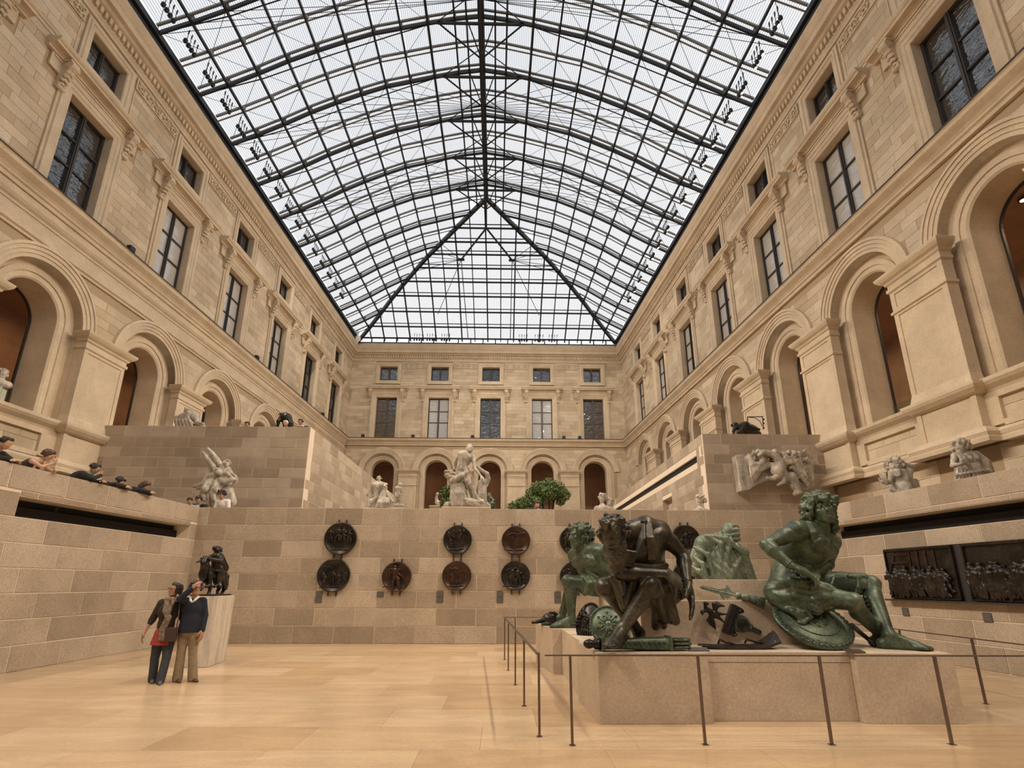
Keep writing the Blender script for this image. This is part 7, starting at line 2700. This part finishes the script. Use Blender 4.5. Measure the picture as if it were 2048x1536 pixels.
cc([(640, 700, .05), (655, 730, .08), (690, 735, .08), (715, 715, .1), (700, 690, .1)], [20, 18, 16, 14, 12])
cc([(820, 800, .1), (860, 790, .1), (880, 830, .1), (900, 870, .1), (875, 882, .1), (880, 860, .12)], [20, 22, 20, 14, 9, 6])
cc([(800, 780, .2), (770, 800, .22), (735, 800, .22)], [14, 11, 7])
cc([(830, 780, .2), (820, 820, .22), (790, 835, .2)], [14, 10, 7])
for i in range(9): S.ball(p(700 + 24 * i, 668 + 6 * (i % 3), .08), (13 + 4 * (i % 2)) * mm, .03)
for i in range(12): S.ball(p(860 + 9 * i % 90, 740 + 10 * i, .06), 12 * mm, .03)
rq = random.Random(11)
for i in range(95):                                       # leaves, scales and curls
    x, y = rq.uniform(650, 940), rq.uniform(668, 800)
    if y > 815 - 70 * math.sin(PI * (x - 632) / 275): continue
    a = rq.uniform(0, 6.3)
    cc([(x, y, .06), (x + 12 * math.cos(a), y + 12 * math.sin(a), .10), (x + 22 * math.cos(a + .7), y + 22 * math.sin(a + .7), .05)], [7, 6, 3], 2)
for i in range(7): cc([(705 - 10 * i, 715 + 4 * i, .13), (690 - 6 * i, 745 + 8 * i, .16), (700 - 6 * i, 780 + 9 * i, .10)], [5, 6, 3], 2)
S.build('dragon', M['marble'], ra_, (10.15, 18.38, 4.7))

# ------------------------------------------------------------------ clipped trees
def leaf_mat():
    m, n, p = new_mat('evergreen_leaf')
    ge = n.nodes.new('ShaderNodeNewGeometry')
    r = ramp(n, [(0, (.035, .07, .014)), (.5, (.085, .14, .03)), (1, (.17, .24, .06))])
    n.links.new(ge.outputs['Random Per Island'], r.inputs['Fac'])
    n.links.new(r.outputs['Color'], p.inputs['Base Color'])
    p.inputs['Roughness'].default_value = .5
    return m


M['leaf'] = leaf_mat()
M['bark'] = plain('tree_bark', (.08, .055, .035), .9, 0, .3, 14)
M['terracotta'] = plain('planter_stone', (.38, .30, .22), .85, 0, .15, 6)


def tree(name, label, c, blobs, stem, z0, n, seed, leaf=.085):
    ro = empty(name, (c[0], c[1], z0))
    tag(ro, label, 'tree')
    r = np.random.default_rng(seed)
    vol = np.array([b[3] ** 2 for b in blobs])
    mb = MB()
    for i in range(n):
        b = blobs[r.choice(len(blobs), p=vol / vol.sum())]
        d = r.normal(size=3)
        d /= np.linalg.norm(d)
        q = np.array(b[:3]) + d * b[3] * (r.uniform(.72, 1.06)) * np.array([1, 1, .85])
        x = nrm(np.cross(d, r.normal(size=3)))
        y = nrm(np.cross(d * .6 + r.normal(size=3) * .5, x))
        s_ = leaf * r.uniform(.6, 1.2)
        mb.add([q - x * s_ * .35, q + y * s_ * .9, q + x * s_ * .35, q - y * s_ * .9], [(0, 1, 2, 3)])
    ob = tag(mb.build('leaves', M['leaf'], ro), kind='stuff')
    tr = MB()
    for s_ in stem: tr.tube([Vector(a) for a in s_], [.06] + [.035] * (len(s_) - 1), 7)
    tr.build('branches', M['bark'], ro, True)
    pt = MB()
    pt.lathe([(.28, 0), (.36, .5), (.38, .55), (.34, .55)], 20)
    pt.build('planter', M['terracotta'], ro, True)
    return ro


q = at(1097, 985, 24.0)
k = 24.0 / 1028 * 1.03
cx, cz = q.x, q.z
B = [(cx - .40, 0, cz + .10, .52), (cx + .30, .1, cz + .12, .56), (cx + .0, -.1, cz + .28, .46), (cx + .68, 0, cz - .10, .38), (cx - .70, 0, cz - .12, .40), (cx - .05, -.3, cz - .1, .45), (cx + .55, -.1, cz - .42, .24), (cx - .5, -.2, cz - .4, .26)]
tree('clipped_tree', 'clipped round green tree right of centre behind the back parapet', (cx, 24.0), [(x - cx, y, z - 2.7, r_) for x, y, z, r_ in B],
     [[(0, 0, .4), (.02, 0, 1.2), (.05, 0, cz - 2.7)], [(0, 0, 1.0), (.3, 0, cz - 2.9)], [(0, 0, 1.0), (-.35, 0, cz - 2.8)]], 2.7, 5200, 1)
q = at(1062, 1005, 23.4)
tree('low_bush', 'low green bush left of the clipped round tree', (q.x, 23.4), [(-.35, 0, q.z - 2.75, .36), (.2, 0, q.z - 2.7, .34), (-.75, 0, q.z - 2.9, .3)], [[(0, 0, .4), (0, 0, q.z - 2.8)]], 2.7, 1500, 2)
q = at(919, 965, 23.0)
tree('tall_shrub', 'narrow green shrub standing behind the big marble group, right one', (q.x, 23.0), [(0, 0, q.z - 2.7 + .4, .32), (.08, 0, q.z - 2.7 - .1, .36), (0, 0, q.z - 2.7 - .65, .4)], [[(0, 0, .4), (0, 0, q.z - 2.7)]], 2.7, 2000, 3, .1)
q = at(898, 990, 22.4)
tree('tall_shrub', 'green shrub standing behind the big marble group, left lower one', (q.x, 22.4), [(0, 0, q.z - 2.7 + .1, .34), (0, 0, q.z - 2.7 - .4, .36)], [[(0, 0, .4), (0, 0, q.z - 2.7)]], 2.7, 1300, 4, .1)

# ------------------------------------------------------------------ small projectors under the roof and floodlights on the ledge
M['lens'] = lens_mat('lit_lamp_lens', 6.0)
hd, stm, arm_, ln = MB(), MB(), MB(), MB()
hd.lathe([(.035, .0), (.075, .03), (.085, .10), (.08, .17), (.05, .20)], 10, (0, 0, -.28))
stm.tube([(0, 0, -.09), (0, 0, .30)], .014, 5)
arm_.tube([(0, 0, .22), (.02, 0, .42)], .03, 5)
ln.lathe([(.07, -.006), (.06, 0)], 10, (0, 0, -.285))
hd, stm, arm_, ln = hd.mesh('lamp_head', M['steel'], True), stm.mesh('stem', M['steel']), arm_.mesh('clamp', M['steel']), ln.mesh('lens', M['lens'])


def projector(p, rz, lit, label, grp):
    r_ = empty('projector', p, rz)
    tag(r_, label, 'lamp', grp)
    h_ = put('lamp_head', hd, r_, None, (.35, 0, 0))
    put('stem', stm, r_); put('clamp', arm_, r_)
    if lit: put('lens', ln, h_)


ORD = 'first second third fourth fifth sixth seventh eighth ninth tenth eleventh twelfth thirteenth fourteenth fifteenth sixteenth seventeenth eighteenth'.split()
for s, side in ((-1, 'left'), (1, 'right')):
    for b in range(18):
        y0 = 11.85 + 1.385 * b
        for i in range(4):
            p = vp(y0 + .38 + .20 * i, s * .925) - Vector((0, 0, .18))
            lit = s > 0 and (b + i) % 3 == 0
            projector(p, -s * PI / 2, lit, '%s projector under %s roof edge, %s cluster from the far corner, %s of four' % ('lit' if lit else 'dark', side, ORD[17 - b], ORD[i]), 'projectors under the %s roof edge' % side)
for k_, (x0, n_) in enumerate(((827, 4), (853, 4), (882, 4), (1037, 4), (1069, 4), (1097, 4))):
    for i in range(n_):
        projector(at(x0 + i * 5.2, 677, 43.2), 0, False, 'dark projector under the far roof edge, %s cluster from left, %s of four' % (ORD[k_], ORD[i]), 'projectors under the far roof edge')


def floodlight(wall, x, label):
    r_ = empty('floodlight')
    r_.matrix_world = wall.matrix_world @ Matrix.Translation((x, -.26, 13.965))
    tag(r_, label, 'lamp')
    mb = MB(); mb.box(-.13, .13, -.09, .09, .07, .27); mb.build('housing', M['steel'], r_, False, .015)
    mb = MB(); mb.box(-.15, -.13, -.02, .02, 0, .2); mb.box(.13, .15, -.02, .02, 0, .2); mb.box(-.15, .15, -.03, .03, 0, .02); mb.build('yoke', M['steel'], r_)


for x, lab in ((17.6, 'small black floodlight on the left ledge right of the nearest window'), (27.6, 'small black floodlight on the left ledge below the third window bay'), (37.9, 'small black floodlight on the left ledge near the far corner')): floodlight(wall_left, x, lab)
for x, lab in ((-12.4, 'small black floodlight at the left end of the back ledge'), (-8.0, 'small black floodlight on the back ledge between the first and second windows'), (-2.75, 'small black floodlight on the back ledge left of the middle window'),
               (5.35, 'small black floodlight on the back ledge right of the fourth window'), (6.75, 'small black floodlight on the back ledge left of the last window')): floodlight(wall_back, x, lab)
# crumpled sheet stuffed into the far left roof corner
S = Sculpt(.04)
c = V3(at(703, 675, 42.9))
for i in range(14): S.ball(c + V3(random.uniform(-.5, .5), random.uniform(-.3, .3), random.uniform(-.6, .6)), random.uniform(.2, .36), .05)
S.ell(c, V3(.5, .35, .7), None, .1, wave=(nrm([1, .4, .8]), .3, .05, .8))
ds = empty('dust_sheet', Vector(c))
tag(ds, 'white crumpled plastic sheet stuffed in the far left corner of the roof edge', 'sheet')
S.build('sheet', M['white'], ds, Vector(c))
